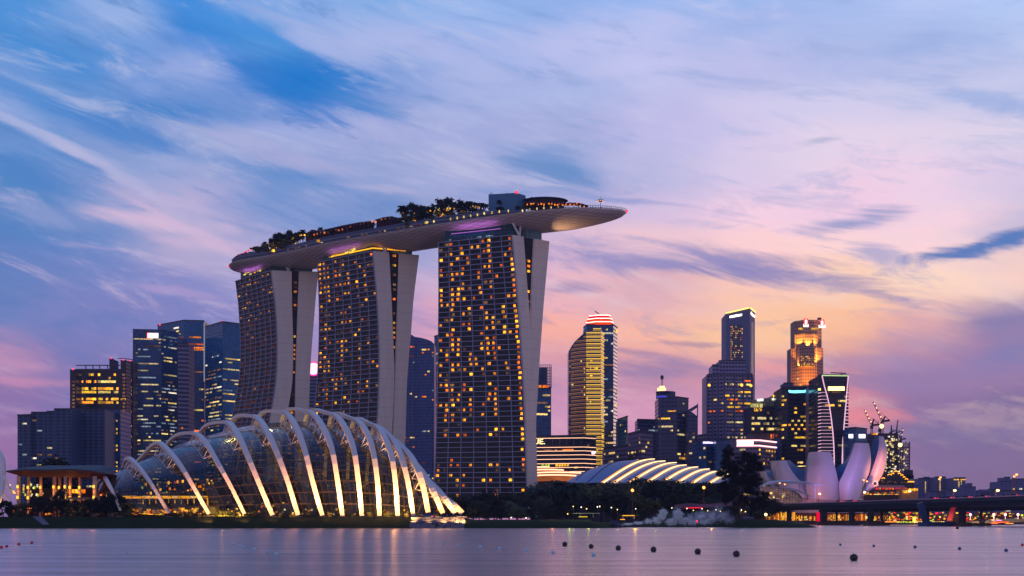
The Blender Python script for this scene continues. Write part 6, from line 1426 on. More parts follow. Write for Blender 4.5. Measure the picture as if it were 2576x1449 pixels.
lamp('SPOT', (X(2386, d), d - 4, 1.9), 700, (255, 130, 70), .2, target=(X(2389, d), d, 3.5), spot=50, name='red_flood', parent=br)
b2 = thing('low_bridge', 'lower dark bridge deck running behind and below the main road bridge', 'bridge', (X(2330, 480), 480, 0))
v2 = [2060 + 16 * k for k in range(42)]; e2 = [Vector((X(v, BD(v) + 48), BD(v) + 48, 8.6 - .35 * (v - 2060) / 640)) for v in v2]
MB().loft([[e, e + Vector((5, 6, 0)), e + Vector((5, 6, -1.6)), e + Vector((0, 0, -2.0))] for e in e2], True).build('deck', plain('low_deck', (36, 30, 34), .8), b2)
mb = MB()
for a, b in zip(e2, e2[1:]): mb.bar(a + Vector((0, -.2, 0)), b + Vector((0, -.2, 0)), .55)
mb.build('edge_beam', plain('edge_beam', (188, 150, 168), .6), b2)
for vx in (2105, 2218, 2335, 2468):
    d = BD(vx) + 50; x = X(vx, d); MB().tube([(x, d, -1), (x, d, 6.8)], .6, 8).build('pier', cm, b2); MB().prism([(x - 3.0, d - 3), (x + 3.0, d - 3), (x + 2.8, d + 4), (x - 2.8, d + 4)], -1, 1.2).build('pile_cap', plain('pile_cap', (84, 68, 60), .85, 0, .3, .5), b2)
    if vx in (2218, 2468):
        for sx in (-1, -.45, .5, 1): MB().bar((x + .6 * sx, d - 1, 1.2), (x + 4.6 * sx, d - 1, 6.8), .42).build('slanted_strut', plain('strut_grey', (120, 108, 112), .6), b2)
# lamp posts on the bridge
LM = [(1959,1215.6,0,'orange street lamp left of the pale museum petals, the left one of two'),(1971.8,1218.5,0,'orange street lamp left of the pale museum petals, the right one of two'),(2059.3,1242.5,1,'bright short street lamp in front of the widest museum petal'),(2169.7,1207.8,0,'tall thin street lamp in front of the second museum petal, taller of the pair'),(2178,1211,0,'tall thin street lamp in front of the second museum petal, shorter of the pair'),(2172,1238.6,1,'short bright street lamp under the pair of tall thin lamps'),(2361.9,1201.3,0,'tall street lamp before the distant slab, its head the higher of two'),(2359.4,1205.5,0,'tall street lamp before the distant slab, its head the lower of two'),(2285,1235.7,1,'short bright street lamp beside the golden wing of the waterfront building'),(2398,1234,1,'short bright street lamp below the gold topped distant block'),(2505.8,1234,1,'short bright street lamp left of the tall pair at the right'),(2547.5,1198.7,0,'tall street lamp near the right edge, the lower of the pair'),(2553,1194,0,'tall street lamp near the right edge, the higher of the pair')]
polem = plain('lamp_pole', (120, 70, 66), .5, .3); lo = glow('street_orange', (255, 150, 70), 4.0); lw_ = glow('street_warm', (255, 210, 130), 5.0)
for vx, vy, k, lb in LM:
    d = BD(vx) + (6 if k else 14); x = X(vx, d); z = Z(vy, d); t = thing('street_lamp', lb, 'street lamp', (x, d, BZ - 1), 'street lamps on the bridge')
    MB().tube([(x, d, BZ - 1), (x, d, z)], [.16, .09], 6).build('pole', polem, t); MB().bar((x, d, z), (x + .9, d - .6, z + .15), .12).build('arm', polem, t)
    MB().ball((x + .4, d - .5, z), .62 if k else .48, 8, 6, .7).build('lamp_head', lw_ if k else lo, t)
    if k: lamp('POINT', (x + .4, d - 1.6, z - .6), 350, (255, 170, 90), .4, name='street_light', parent=t)
# cars on the deck
def car(label, loc, rz):
    t = thing('car', label, 'car', loc, 'cars on the bridge'); L = Vector(loc); M = Matrix.Rotation(rz, 3, 'Z')
    def tr(mb): mb.v = [tuple(L + M @ Vector(v)) for v in mb.v]; return mb
    prof = [(-2.2, .35), (-2.25, .8), (-1.9, 1.0), (-1.3, 1.05), (-.8, 1.45), (.8, 1.48), (1.5, 1.0), (2.15, .85), (2.2, .35)]
    mb = MB(); a = [Vector((x, -.85, z)) for x, z in prof]; b = [Vector((x, .85, z)) for x, z in prof]; mb.face(a); mb.face(b[::-1]); mb.loft([a, b]); tr(mb).build('body', plain('car_paint', (58, 58, 70), .3, .4), t)
    for wx in (-1.35, 1.35):
        for wy_ in (-.8, .8): tr(MB().tube([(wx, wy_ - .1, .33), (wx, wy_ + .1, .33)], .33, 10)).build('wheel', plain('tyre', (20, 20, 22), .8), t)
    for sy in (-.62, .62): tr(MB().box((2.22, sy, .82), (.14, .5, .3))).build('tail_light', glow('tail_red', (255, 30, 50), 7.0), t)
    tr(MB().box((0, 0, 1.28), (1.7, 1.74, .26))).build('windows', plain('car_glass', (16, 18, 24), .1), t)
    return t
c0 = car('x', (0, 0, 0), 0)
spots = [2086, 2094, 2104, 2118, 2200, 2309, 2318, 2334, 2347, 2358, 2388, 2392, 2402, 2431, 2434, 2443, 2475, 2487, 2518, 2530, 2563]
for i, vx in enumerate(spots):
    j = min(max(int((vx - 1895) / 16), 0), 49); e, n = edge[j].lerp(edge[j + 1], ((vx - 1895) / 16) % 1), edgen[j]; dd = (edge[j + 1] - edge[j]).normalized(); off = (5.5, 9, 12.5)[i % 3]; loc = e + n * off + Vector((0, 0, -.38)); rz = math.atan2(dd.y, dd.x)
    lb = 'dark car with red tail lights on the bridge deck, %s car from the left' % ordn[i]
    o = c0 if i == 0 else dup(c0, loc, rz, 1.0, lb); o.location = loc; o.rotation_euler = (0, 0, rz); o['label'] = lb
# promenade under the bridge with glowing columns
pr = thing('lit_promenade', 'waterside promenade of glowing golden columns seen under the bridge', 'promenade', (X(2030, 600), 600, 0))
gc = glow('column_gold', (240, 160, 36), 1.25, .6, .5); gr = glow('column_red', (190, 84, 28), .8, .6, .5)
q = random.Random(9); D = 574; k = 0
for a, b, y0, y1, n in ((1925, 2002, 1287.5, 1310, 26), (2003, 2060, 1296, 1310, 11), (2079, 2117, 1293, 1311, 15), (2122, 2139, 1293, 1311, 5), (2148, 2180, 1292, 1311, 10), (2200, 2240, 1296, 1312, 9)):
    for i in range(n):
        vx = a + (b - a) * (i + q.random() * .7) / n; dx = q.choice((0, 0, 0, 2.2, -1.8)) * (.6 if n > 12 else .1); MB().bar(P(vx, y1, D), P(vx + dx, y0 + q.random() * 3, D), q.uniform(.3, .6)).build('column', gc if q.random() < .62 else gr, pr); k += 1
MB().prism([(X(1915, D), D + 5), (X(2240, D), D + 5), (X(2240, D), D + 7), (X(1915, D), D + 7)], 2.0, Z(1290, D)).build('back_wall', plain('brown_wall', (92, 52, 34), .8, 0, .5, .3), pr)
MB().prism([(X(1918, 570), 570), (X(2240, 570), 570), (X(2262, 570), 645), (X(1880, 570), 645)], -1, 2.3).build('quay_deck', plain('quay_dark', (64, 46, 44), .8), pr)
rr = [(P(1925 + 310 * q.random(), 1300 + 11 * q.random(), D - 1), Vector((1, 0, 0)), Vector((0, 0, 1)), q.uniform(.5, 1.6), q.uniform(.4, 1.2), .4, q.choice(('gold', 'orange', 'warm', 'dim'))) for _ in range(80)]; put_windows(pr, rr, 100, 'light')
MB().box(P(2059.5, 1300, 540), (2.2, 1, 5)).build('red_light', glow('red_panel', (230, 10, 50), 1.1), pr)
t = thing('street_lamp', 'very bright lamp on the shore under the left end of the bridge', 'street lamp', (X(1926, 520), 520, 1.5)); MB().tube([P(1926.5, 1310, 520), P(1926.5, 1296, 520)], .12, 6).build('pole', polem, t); MB().ball(P(1926.5, 1294.5, 519.5), .75).build('lamp_head', lw_, t); lamp('POINT', P(1926.5, 1294, 518), 500, (255, 200, 120), .4, name='street_light', parent=t)
# waterfront behind the right part of the bridge
wf = thing('waterfront_market', 'bright amber waterfront stalls and terraces under the right part of the bridge', 'waterfront', (X(2350, 620), 620, 0))
MB().prism([(X(2235, 620), 620), (X(2600, 620), 620), (X(2600, 620), 640), (X(2235, 620), 640)], 0, Z(1291, 620)).build('terrace', plain('terrace_brown', (70, 44, 46), .8, 0, .4, .2), wf)
rr = []
for i in range(150):
    vx = 2240 + 340 * q.random() ** 1.5; rr.append((P(vx, 1288 + 22 * q.random(), 618), Vector((1, 0, 0)), Vector((0, 0, 1)), q.uniform(.5, 2.6), q.uniform(.4, 1.2), .4, q.choice(('gold', 'orange', 'warm', 'red', 'orange', 'dim', 'green'))))
rr += [(P(2245 + 5.6 * i, 1313.5 - .2 * (i % 2), 560), Vector((1, 0, 0)), Vector((0, 0, 1)), .8, .8, .4, 'warm' if i > 9 else 'green') for i in range(27) if not 2318 < 2245 + 5.6 * i < 2345]
put_windows(wf, rr, 100, 'light')
MB().box(P(2300, 1307, 560), (1.1, 2, 3.2)).build('lit_pillar', glow('pillar_gold', (255, 200, 80), 2.0), wf)
MB().prism([(X(2240, 562), 562), (X(2420, 562), 562), (X(2420, 562), 575), (X(2240, 562), 575)], -1, 1.2).build('landing', plain('quay_dark', (64, 46, 44), .8), wf)
sw = MB(); a = [P(2396, 1316, 600), P(2470, 1311, 600), P(2580, 1304.5, 600)]; b = [P(2396, 1318, 600), P(2470, 1317, 600), P(2580, 1313, 600)]; sw.loft([a, b]).loft([a, [p + Vector((0, 16, 0)) for p in a]]); sw.build('sea_wall', plain('sea_wall', (160, 140, 104), .8, 0, .2, .2), wf)
lamp('POINT', P(2480, 1300, 585), 9000, (220, 190, 90), 1, name='quay_lamp', parent=wf)
for i, vx in enumerate((2441, 2500, 2529, 2561)):
    o = MB().tube([P(vx, 1306, 596), P(vx, 1296, 596)], .12, 5).ball(P(vx, 1294.5, 596), .8).build('quay_light', glow('quay_pink', (255, 190, 190), 3.0)); tag(o, 'small pinkish light on the sea wall under the bridge, %s from the left' % ordn[i], 'light', 'quay lights')
def boat(name, label, vx, vy, D, L, hullc, cab, lights=()):
    t = thing(name, label, 'boat', (X(vx, D), D, 0)); x = X(vx, D); pts = []
    rings = []
    for k in range(9):
        q_ = k / 8; w_ = .26 * L * math.sin(math.pi * min(1, .12 + q_ * .86)) ** .7; zz = .9 + .35 * q_ * q_; rings.append([Vector((x - L / 2 + L * q_, D - w_ / 2, zz)), Vector((x - L / 2 + L * q_, D - w_ * .3, -.3)), Vector((x - L / 2 + L * q_, D + w_ * .3, -.3)), Vector((x - L / 2 + L * q_, D + w_ / 2, zz))])
    MB().loft(rings).face(rings[0]).loft([[r_[0], r_[-1]] for r_ in rings]).build('hull', plain('hull_' + hullc[0], hullc[1], .5), t)
    MB().prism([(x - L * .25, D - .9), (x + L * .2, D - .9), (x + L * .15, D + .9), (x - L * .25, D + .9)], .9, 2.2).build('cabin', plain('cabin_' + cab[0], cab[1], .5), t)
    for dx, dz, c, s in lights: MB().box((x + dx, D - 1.1, dz), (s, .2, .35)).build('light', glow('boat_' + c[0], c[1], 2.2), t)
    return t
boat('boat', 'low boat with orange lights by the sea wall at the right', 2520, 1322, 520, 11, ('dark', (60, 40, 44)), ('rust', (120, 60, 50)), ((-1, 1.5, ('orange', (255, 110, 50)), 8), (1, .8, ('amber', (255, 150, 60)), 9), (-2, 2.4, ('lilac', (220, 150, 230)), 3)))
boat('boat', 'small boat with a pale glowing cabin left of the orange lit boat', 2496, 1321, 520, 6, ('dark', (60, 40, 44)), ('cream', (220, 200, 150)), ((0, 2.6, ('cream', (255, 225, 170)), 1.6), (0, .9, ('orange', (255, 110, 50)), 4)))
boat('boat', 'dark blue boat at the start of the smoke trail', 1546, 1324, 304, 4.2, ('navy', (26, 40, 84)), ('navy', (26, 40, 84)))
boat('ferry_boat', 'moored flat boat under the bridge with rows of small lights', 2238, 1320, 555, 18, ('grey', (96, 84, 84)), ('grey', (96, 84, 84)), ((0, 1.6, ('amber', (255, 150, 60)), 10),))

# ------------------------------------------------------------------ park lamps and small lit things on the lawn shore
pk = [(1502.6,1275,'white'),(1462,1276,'white'),(1475.6,1280,'warm'),(1508.5,1274,'white'),(1538,1277,'white'),(1553,1282,'warm'),(1599,1280,'white'),(1690,1278,'white'),(1728,1279.5,'white'),(1744,1284,'warm'),(1766,1280,'white'),(1780,1285,'warm'),(1801,1282.5,'white'),(1812,1286,'warm'),(1865,1283,'white'),(1875,1287,'warm'),(1442,1274,'warm'),(1286,1302,'white'),(1323,1303,'white'),(1428,1293,'warm')]
for i, (vx, vy, k) in enumerate(sorted(pk)):
    d = 312 + (i % 4) * 3 + (50 if 1555 < vx < 1850 else 20 if vx >= 1850 else 0); x = X(vx, d); t = thing('park_lamp', 'small %s park lamp on the wooded shore, %s lamp from the left' % (k, ordn[i]), 'lamp', (x, d, 1.8), 'park lamps on the wooded shore')
    MB().tube([(x, d, 1.4), (x, d, Z(vy, d))], .045, 5).build('pole', plain('dark_steel', (40, 44, 60), .5), t); MB().ball((x, d - .05, Z(vy, d)), .18, 7, 5).build('lamp_head', glow('park_' + k, W[k][0], 3.4), t)
    if i % 3 == 0: lamp('POINT', (x, d - .6, Z(vy, d) - .3), 60, (255, 220, 160), .2, name='lamp_light', parent=t)
for vx, vy, D_, e, c in ((1433, 1282, 309, 300, (200, 255, 60)), (1390, 1294, 309, 260, (255, 150, 40)), (1598, 1290, 309, 500, (255, 200, 60)), (1480, 1300, 306, 260, (190, 220, 60)), (1650, 1288, 309, 120, (160, 255, 60)), (1790, 1296, 308, 160, (255, 200, 80))):
    lamp('POINT', P(vx, vy, D_), e * 1.0, c, .2, name='garden_spot')
pv = thing('lit_kiosk', 'small park kiosk edged with a glowing amber line on the wooded shore', 'kiosk', (X(1582, 314), 314, 1.8)); MB().box(P(1582, 1297, 315), (6.2, 3, .25)).build('roof', plain('kiosk_roof', (70, 56, 44), .7), pv); MB().bar(P(1566, 1297, 313.2), P(1596, 1297, 313.2), .22).build('amber_line', goldm, pv)
mb = MB()
for vx in (1567, 1595): mb.bar(P(vx, 1297, 314), P(vx, 1306, 314), .12)
mb.build('posts', whitesteel, pv); MB().bar(P(1560, 1306.8, 305), P(1572, 1306.8, 305), .16).build('amber_line', goldm, pv)
pv = thing('lit_kiosk', 'pale flat canopy glowing beneath at the lawn edge', 'kiosk', (X(1475, 312), 312, 1.8)); MB().box(P(1475, 1291.5, 312), (8.4, 3, .18)).build('roof', plain('canopy_white', (168, 160, 176), .4), pv); MB().bar(P(1456, 1300, 309), P(1478, 1300, 309), .2).build('glow_line', glow('lime_line', (226, 190, 30), 1.4), pv)
for vx in (1459, 1492): MB().bar(P(vx, 1291.5, 312), P(vx, 1301, 312), .14).build('post', whitesteel, pv)
o = MB().loft([[P(1697, 1270, 400), P(1730, 1266, 400), P(1780, 1268, 400), P(1842, 1262, 400)], [P(1697, 1279, 396), P(1730, 1278, 396), P(1780, 1277, 396), P(1842, 1272, 396)]]).build('red_canopy', plain('red_canopy', (110, 44, 56), .7)); tag(o, 'dull red lit tent roof behind the smoke', 'tent')
o = MB().bar(P(1725, 1278, 395), P(1767, 1277, 395), .4).build('red_line', glow('tent_red', (235, 30, 60), 1.3)); tag(o, 'bright red light line along the foot of the red tent', 'light')
for i, (vx, vy, lb) in enumerate(((1591, 1233.5, 'orange street lamp deep in the dark trees, left one'), (1770.5, 1226.5, 'orange street lamp in the dark trees below the right end of the striped roof'))):
    t = thing('street_lamp', lb, 'street lamp', (X(vx, 410), 410, 2)); MB().tube([P(vx, 1306, 410), P(vx, vy, 410)], .12, 6).build('pole', polem, t); MB().ball(P(vx, vy, 409), .62).build('lamp_head', lo, t)

# ------------------------------------------------------------------ buoys
def buoy(name, label, vx, vb, rv, mat, group):
    D = H0 * F / (vb - HY); rad = rv / F * D; t = thing(name, label, 'buoy', (X(vx, D), D, 0), group)
    MB().ball((X(vx, D), D, rad * .72), rad, 20, 12, .96).build('float', mat, t, smooth=True); MB().tube([(X(vx, D), D, rad * 1.66), (X(vx, D), D, rad * 1.86)], rad * .1, 8).build('eye', mat, t)
    return t
bk = plain('buoy_black', (44, 26, 28), .22, 0, .2, 6); bb = plain('buoy_blue', (168, 206, 220), .4, 0, .1, 6); bred = plain('buoy_red', (210, 40, 44), .4, 0, .1, 6)
for i, (vx, vb, rv) in enumerate(((1420.8,1374,6.8),(1487,1379,6.4),(1555.5,1383.6,7.2),(1644,1388,7.8),(1755.4,1393.5,8.4),(1852.5,1400,9.0))): buoy('ball_buoy', 'dark ball buoy in the row on the bay, %s from the left' % ordn[i], vx, vb, rv, bk, 'dark ball buoys in a row')
buoy('ball_buoy', 'biggest dark ball buoy floating alone at the lower right', 2148, 1410, 10.2, bk, 'dark ball buoys in a row')
for i, (vx, vb, rv) in enumerate(((1115,1370.5,3.4),(1154,1373.5,3.6),(1208,1378,4.2),(1256.5,1382.3,4.4),(1322,1387.3,4.8),(1391,1393,4.8),(1493,1399.5,5.6))): buoy('ball_buoy', 'small pale blue ball buoy in the middle row, %s from its left end' % ordn[i], vx, vb, rv, bb, 'pale blue buoys in the middle')
for i, (vx, vb, rv) in enumerate(((578,1369,2.6),(585,1371.5,2.6),(603,1376.5,3.6),(610.5,1380,4),(639,1385,4.2),(671,1391.5,4.8),(695,1398,5.4))): buoy('ball_buoy', 'small pale blue ball buoy in the slanting left row, %s from the far end' % ordn[i], vx, vb, rv, bb, 'pale blue buoys at the left')
for i, (vx, vb, rv) in enumerate(((2114,1372.5,3.2),(2198,1375.5,3.4),(2302,1378.8,4),(2414,1383,4.2),(2531,1387.5,4.4))): buoy('ball_buoy', 'small slate blue ball buoy in the right row, %s from its left' % ordn[i], vx, vb, rv, plain('buoy_slate', (60, 84, 124), .4, 0, .1, 6), 'slate blue buoys at the right')
for i, (vx, vb, rv) in enumerate(((3.5,1379.5,4.2),(17,1377,3.8),(47.5,1371.5,3.8),(80,1368,3.8))): buoy('ball_buoy', 'small red ball buoy at the far left, %s from the left edge' % ordn[i], vx, vb, rv, bred, 'red buoys at the left')
buoy('ball_buoy', 'small red ball buoy at the far right edge', 2572, 1373.5, 3.6, bred, 'red buoys at the right')
buoy('ball_buoy', 'small dark buoy by the pile caps under the bridge', 2408, 1331, 4.0, bk, 'lone buoy')
buoy('marker_buoy', 'tiny dark marker alone on the left water', 320, 1393, 1.6, bk, 'lone marker')
t = thing('marker_post', 'short dark post with a red light in front of the smoke', 'marker', (X(1753, 289), 289, 0)); MB().tube([(X(1753, 289), 289, -.3), (X(1753, 289), 289, 1.9)], .14, 6).build('post', bk, t); MB().ball((X(1753, 289), 289, 2.0), .2, 7, 5).build('light', glow('tail_red', (255, 30, 60), 4.0), t)

# ------------------------------------------------------------------ smoke over the water
def smoke():
    m, T, o = newmat('smoke'); tc = T.node('ShaderNodeTexCoord'); D = 318; x0 = X(1690, D)
    wn = T.node('ShaderNodeTexNoise'); T.l.new(tc.outputs['Object'], wn.inputs['Vector']); wn.inputs['Scale'].default_value = 1.0; wn.inputs['Detail'].default_value = 7; wn.inputs['Roughness'].default_value = .62
    n2 = T.m('SUBTRACT', wn.outputs[0], .5); tot = None
    puffs = [(1668,1293,11,12,1),(1664,1300,12,10,1),(1704,1292,12,12,1),(1706,1302,16,12,1),(1719,1310,16,10,1),(1690,1313,16,9,1),(1651,1309,13,9,1),(1630,1312,11,7,1),(1606,1316,12,4.5,1),(1580,1319,14,3,.9),(1555,1321,14,1.8,.8),(1742,1314,16,7,.7),(1762,1300,17,16,.34),(1738,1304,14,13,.28),(1772,1312,18,9,.34),(1790,1300,20,18,.20),(1818,1298,20,16,.13),(1806,1284,18,13,.10),(1834,1308,16,12,.10)]
    for vx, vy, rx, rz, k in puffs:
        mp = T.node('ShaderNodeVectorMath', operation='SUBTRACT'); T.l.new(tc.outputs['Object'], mp.inputs[0]); mp.inputs[1].default_value = (X(vx, D) - x0, 0, Z(vy, D))
        sc = T.node('ShaderNodeVectorMath', operation='MULTIPLY'); T.l.new(mp.outputs[0], sc.inputs[0]); f = F / D; sc.inputs[1].default_value = (f / rx, f / (rx * 1.1), f / rz)
        ln = T.node('ShaderNodeVectorMath', operation='LENGTH'); T.l.new(sc.outputs[0], ln.inputs[0])
        d = T.m('MULTIPLY', T.mr(T.m('ADD', ln.outputs['Value'], T.m('MULTIPLY', n2, 3.4)), 1.12, .42 if k > .5 else .15, 0, 1, smooth=True), k)
        tot = d if tot is None else T.m('MAXIMUM', tot, d)
    den = T.m('MULTIPLY', tot, 1.5)
    v = T.node('ShaderNodeVolumePrincipled'); v.inputs['Color'].default_value = (.86, .93, 1.0, 1); T.l.new(den, v.inputs['Density']); T.l.new(v.outputs[0], o.inputs['Volume'])
    b = MB(); b.box((0, 0, 3.9), (42, 5.2, 7.7)); s = b.build('smoke', m); s.location = (x0, D, .05); s['kind'] = 'stuff'; s['label'] = 'pale blue smoke trail drifting low over the water'; s['category'] = 'smoke'
    m.cycles.volume_step_rate = 0.6
smoke()

# ------------------------------------------------------------------ on the rooftop park
at = PK['at']
def qof(vx):
    lo_, hi_ = 0.0, 1.0
    for _ in range(30):
        m = (lo_ + hi_) / 2; p = at(m)
        if CX + p.x / p.y * F < vx: lo_ = m
        else: hi_ = m
    return lo_
def deckpt(vx, inset=5, up=4.0): return at(qof(vx), -1, up, inset)
q = random.Random(15); cnt = [0]
grp = 'palms and trees on the rooftop park'
def rt(vx, vy, kinds, lb, s=1.0, inset=6):
    p = deckpt(vx, inset, 3.6); h = Z(vy, p.y) - p.z; place_tree(q.choice(kinds), p.x, p.y, p.z, max(h, 1.5), q.random() * 6, lb, grp, s)
A = [(662,604),(672,592),(684,586),(696,583),(705,578),(716,576),(727,577),(738,578),(748,576),(758,573),(768,570),(776,572)]
for i, (x, y) in enumerate(A): rt(x, y, 'pqc', 'dark rooftop palm in the left cluster, %s from the left' % ordn[i], .9, 4 + 6 * (i % 3))
for i, x in enumerate((640, 650, 660, 672, 690, 712, 736)): rt(x, 622 - (x - 640) * .32, 'st', 'dark rooftop bush under the left palms, %s from the left' % ordn[i], 1.4, 4)
for i, x in enumerate((597, 606, 615, 626)): rt(x, 641 - i * 3, 'st', 'low reddish lit bush at the left tip of the rooftop park, %s' % ordn[i], 1.1, 4)
B = [(1008,511),(1016,508),(1028,516),(1042,518),(1050,509),(1060,512),(1072,514),(1080,506),(1092,505),(1106,499),(1114,497),(1124,502),(1138,504),(1150,502),(1160,500),(1170,503),(1182,504),(1192,505),(1200,506),(1214,507)]
for i, (x, y) in enumerate(B): rt(x, y, 'pqpcqp', 'dark rooftop tree in the long right cluster, %s from the left' % ordn[i], .95, 4 + 5 * (i % 3))
for i, x in enumerate((1020, 1045, 1070, 1100, 1130, 1160, 1185, 1205, 1255, 1300, 1318)): rt(x, 541 - (x - 1020) * .085, 'st', 'dark rooftop hedge bush, %s from the left along the parapet' % ordn[i], 1.8, 5)
rt(1254, 500, 'p', 'single dark palm in front of the blue rooftop block', 1.0, 4)
pr_ = PK['root']
for lst in ([(594 + 4 * k, 645 - 1.9 * k, 'red' if k < 9 else 'orange') for k in range(13)], [(672 + 6 * k + q.random() * 5, 612 - k * 1.6 + q.random() * 6, 'gold') for k in range(16)], [(790 + 9 * k, 588 - 2.0 * k + q.random() * 5, q.choice(('orange', 'dim', 'rust', 'orange'))) for k in range(22)], [(x_, 543 - (x_ - 1008) * .1 - q.random() * 7, q.choice(('gold', 'amber', 'warm'))) for x_ in [1008 + 200 * q.random() for _ in range(24)]], [(1100 + 3 * k, 527 - q.random() * 4, 'warm') for k in range(10)], [(1325 + 9 * k, 511 + q.random() * 5, 'orange') for k in range(15)]):
    put_windows(pr_, [(P(x + q.uniform(-2, 2), y, at(qof(x)).y + 2.0 + q.random()), Vector((1, 0, 0)), Vector((0, 0, 1)), s_, s_, .4, k) for x, y, k in lst for s_ in [q.uniform(.5, 1.15)]], 100, 'lantern')
for vx in (690, 740, 1040, 1110, 1160): p = deckpt(vx, 4, 6); lamp('POINT', p, 1400, (255, 170, 60), .4, name='deck_lamp', parent=pr_)
p = deckpt(620, 3, 5); lamp('POINT', p, 500, (255, 60, 30), .3, name='deck_lamp', parent=pr_)
# roofs and boxes on the deck
def deckroof(label, pts, mat, inset=7):
    a0 = [P(x, y, at(qof(x)).y + inset) for x, y in pts]; t = thing('deck_canopy', label, 'canopy', a0[0], 'low roofs on the rooftop park')
    b = [p + Vector((1, 8, -.8)) for p in a0]; MB().loft([a0, b]).loft([[p + Vector((0, -.1, -.5)) for p in a0], a0]).build('roof', mat, t)
    n = len(a0)
    for i in range(n - 1):
        for k in range(3): c = a0[i].lerp(a0[i + 1], k / 3); MB().bar(c + Vector((0, 1.2, -.3)), c + Vector((0, 1.2, -5.5)), .3).build('post', plain('post_red', (96, 56, 56), .7), t)
    MB().loft([[p + Vector((0, 7, 0)) for p in a0], [p + Vector((0, 7, -6)) for p in a0]]).build('back', plain('dark_red_wall', (54, 30, 36), .8), t)
rmx = plain('deck_roof', (112, 92, 96), .6, 0, .2, .4)
deckroof('small pitched roof right of the left palms on the rooftop park', [(764, 588), (784, 580), (806, 579), (826, 584)], rmx)
deckroof('longest low roof between the two palm clusters of the rooftop park', [(814, 577.5), (860, 567), (905, 558.5), (938, 555)], rmx)
deckroof('hipped roof just left of the right palm cluster', [(943, 552.5), (965, 546), (985, 543.5), (1008, 549)], rmx)
bx = thing('rooftop_block', 'blue grey windowless box building on the rooftop park', 'roof building', P(1290, 520, 655))
D1 = 664; z1 = Z(485.0, 652); pts = [(X(1229, 655.2), 655.2), (X(1299.7, 652), 652), (X(1322.5, 657.6), 657.6), (X(1250, 661), 661)]
MB().prism(pts, H0 + 199, z1).build('walls', plain('box_panel', (60, 112, 150), .5, 0, .06, .2), bx); MB().prism([(X(1262, 662), 662), (X(1276, 659), 659), (X(1278, 664), 664), (X(1264, 666), 666)], z1, z1 + 2.2).build('upper_box', plain('box_upper', (56, 76, 106), .5), bx)
MB().box(P(1265.5, 494.5, 660.4), (3.6, .4, 1.4)).build('vent', plain('vent_dark', (24, 38, 58), .5), bx); beacon(bx, P(1299.5, 483.5, 652))
mb = MB()
for x in (1233.5, 1235.5, 1238): mb.bar(P(x, 489, 671), P(x, 484.5, 671), .25)
mb.build('antennas', plain('dark_steel', (40, 44, 60), .5), bx)
ov = thing('rooftop_restaurant', 'low oval roofed restaurant on the bow half of the rooftop park', 'restaurant', P(1372, 515, 655))
c = P(1370, 506, 658); rings = []
for k in range(7):
    f = math.cos(k / 6 * math.pi / 2) if k else 1; rings.append([c + Vector((math.cos(a) * 15.5 * f ** .8, math.sin(a) * 8 * f, 1.6 * math.sin(k / 6 * math.pi / 2))) for a in [2 * math.pi * i / 28 for i in range(28)]])
MB().loft(rings, True).build('roof', plain('oval_roof', (70, 78, 110), .35, .2), ov, smooth=True)
MB().prism([(c.x + math.cos(a) * 13, c.y + math.sin(a) * 6.5) for a in [2 * math.pi * i / 20 for i in range(20)]], c.z - 4.5, c.z).build('walls', plain('dark_red_wall', (54, 30, 36), .8), ov)
MB().box(P(1337.5, 501.5, 660), (1.2, 1, 3)).build('chimney', plain('slate_fin', (62, 70, 104), .6), ov)
um = plain('umbrella_red', (104, 26, 34), .7); u0 = None
for i, (x, y) in enumerate(((1326, 510), (1340, 508), (1352, 510), (1366, 511), (1400, 510), (1412, 509), (1422, 511), (1434, 509.5), (1446, 510), (1455, 511), (1462, 512.5), (1471, 515))):
    p = P(x, y, 645 + (i % 2) * 3); lb = 'dark red parasol on the rooftop terrace, %s from the left' % ordn[i]
    if u0 is None:
        u0 = thing('parasol', lb, 'parasol', (0, 0, 0), 'dark red parasols on the rooftop'); rg = [[Vector((math.cos(a) * rr_, math.sin(a) * rr_, z)) for a in [2 * math.pi * k / 10 for k in range(10)]] for rr_, z in ((2.6, -1.0), (1.6, -.35), (.05, 0))]
        MB().loft(rg, True).build('canopy', um, u0); MB().tube([(0, 0, -3.6), (0, 0, -.1)], .09, 6).build('pole', plain('dark_steel', (40, 44, 60), .5), u0); MB().ball((0, -.6, -1.3), .38, 7, 5).build('lantern', glow('umbrella_lamp', (255, 150, 60), 2.2), u0); u0.location = p
    else: dup(u0, p, i * .5, 1.0, lb)
ms = thing('lookout_mast', 'thin mast with a lit ring near the bow of the rooftop park', 'mast', P(1510.5, 524, 640)); MB().tube([P(1510.5, 526, 640), P(1510.5, 494.5, 640)], [.22, .1], 6).build('pole', plain('dark_steel', (40, 44, 60), .5), ms)
c = P(1510.5, 505, 640); mb = MB(); mg = MB()
for k in range(16): a0, a1 = 2 * math.pi * k / 16, 2 * math.pi * (k + 1) / 16; mb.bar(c + Vector((math.cos(a0) * 2.0, math.sin(a0) * 2.0, 0)), c + Vector((math.cos(a1) * 2.0, math.sin(a1) * 2.0, 0)), .5, .4)
for k in range(8): a0 = 2 * math.pi * k / 8; mg.ball(c + Vector((math.cos(a0) * 2.0, math.sin(a0) * 2.0, -.3)), .26, 6, 4); mb.bar(c, c + Vector((math.cos(a0) * 2.0, math.sin(a0) * 2.0, 0)), .12)
mb.build('ring', plain('ring_dark', (70, 44, 56), .5), ms); mg.build('ring_lamps', glow('ring_lamp', (255, 180, 150), 2.4), ms)
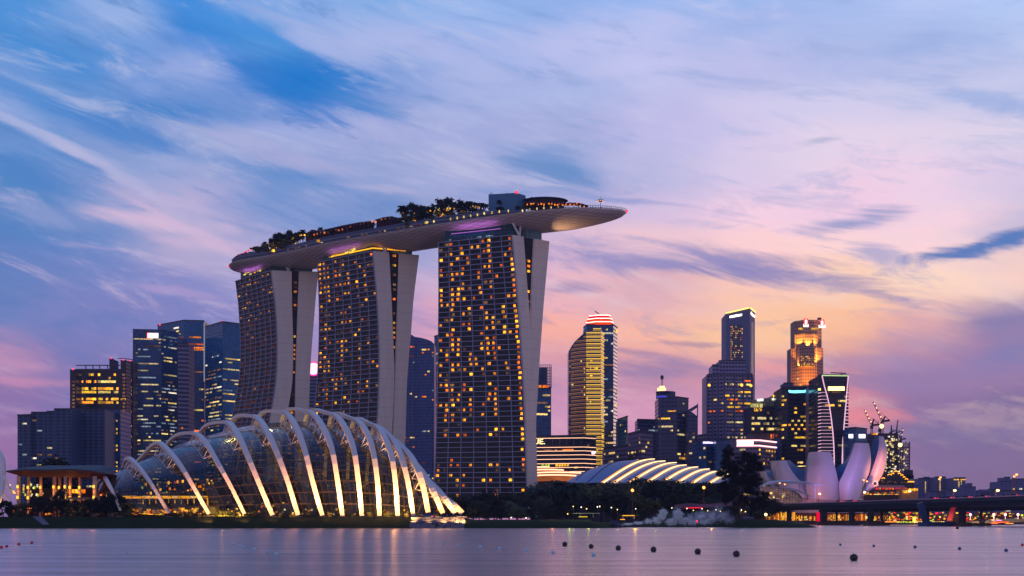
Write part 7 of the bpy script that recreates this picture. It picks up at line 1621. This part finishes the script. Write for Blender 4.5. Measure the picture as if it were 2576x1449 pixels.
# people at the rail
def person():
    t = thing('person', 'person in dark clothes standing by the railing at the bow of the rooftop park', 'person', (0, 0, 0), 'people standing by the rooftop railing')
    vs_ = [(0,0,.92),(0,0,1.15),(0,0,1.42),(0,0,1.53),(0,-.01,1.66),(0,-.01,1.74),(.1,0,.88),(.12,-.02,.48),(.12,0,.06),(.12,-.16,.03),(-.1,0,.88),(-.12,.02,.48),(-.12,0,.06),(-.12,-.16,.03),(.2,0,1.40),(.26,-.03,1.12),(.24,-.2,.95),(.24,-.27,.93),(-.2,0,1.40),(-.26,-.03,1.12),(-.24,-.2,.95),(-.24,-.27,.93)]
    es = [(0,1),(1,2),(2,3),(3,4),(4,5),(0,6),(6,7),(7,8),(8,9),(0,10),(10,11),(11,12),(12,13),(2,14),(14,15),(15,16),(16,17),(2,18),(18,19),(19,20),(20,21)]
    rad = [.14,.13,.14,.055,.10,.07,.085,.06,.045,.035,.085,.06,.045,.035,.06,.045,.032,.03,.06,.045,.032,.03]
    me = bpy.data.meshes.new('body'); me.from_pydata(vs_, es, []); ob = bpy.data.objects.new('body', me); COL.objects.link(ob); md = ob.modifiers.new('s', 'SKIN'); sv = me.skin_vertices[0].data
    for k, rr_ in enumerate(rad): sv[k].radius = (rr_, rr_)
    sv[0].use_root = True; ob.modifiers.new('d', 'SUBSURF').levels = 1; dg = bpy.context.evaluated_depsgraph_get(); nm = bpy.data.meshes.new_from_object(ob.evaluated_get(dg)); bpy.data.objects.remove(ob); nm.materials.clear(); nm.materials.append(plain('dark_clothes', (34, 38, 56), .8)); link('body', nm, t)
    h = MB().ball((0, .01, 1.72), .105, 8, 6); h.build('hair', plain('dark_hair', (18, 16, 18), .8), t); return t
p0 = person()
for k in range(34):
    s_ = .815 + .175 * (k + q.random() * .8) / 34; loc = at(s_, -1, .05, 1.2 + q.random() * 1.2)
    if k == 0: p0.location = loc
    else: dup(p0, loc, q.random() * 6.28, q.uniform(.94, 1.06))
# ------------------------------------------------------------------ dusk air
def haze():
    m, T, o = newmat('haze'); v = T.node('ShaderNodeVolumePrincipled'); v.inputs['Color'].default_value = (.60, .62, .86, 1); v.inputs['Density'].default_value = HAZE; v.inputs['Anisotropy'].default_value = 0.0
    T.l.new(v.outputs[0], o.inputs['Volume']); b = MB(); b.prism([(-2600, -60), (2600, -60), (2600, 1800), (-2600, 1800)], -1.0, 330); s = b.build('haze', m); s['kind'] = 'stuff'
HAZE = 0.00007
haze()
for o in scene.objects:
    if o.get('label') and not (4 <= len(o['label'].split()) <= 16): print('LABEL', len(o['label'].split()), o['label'])
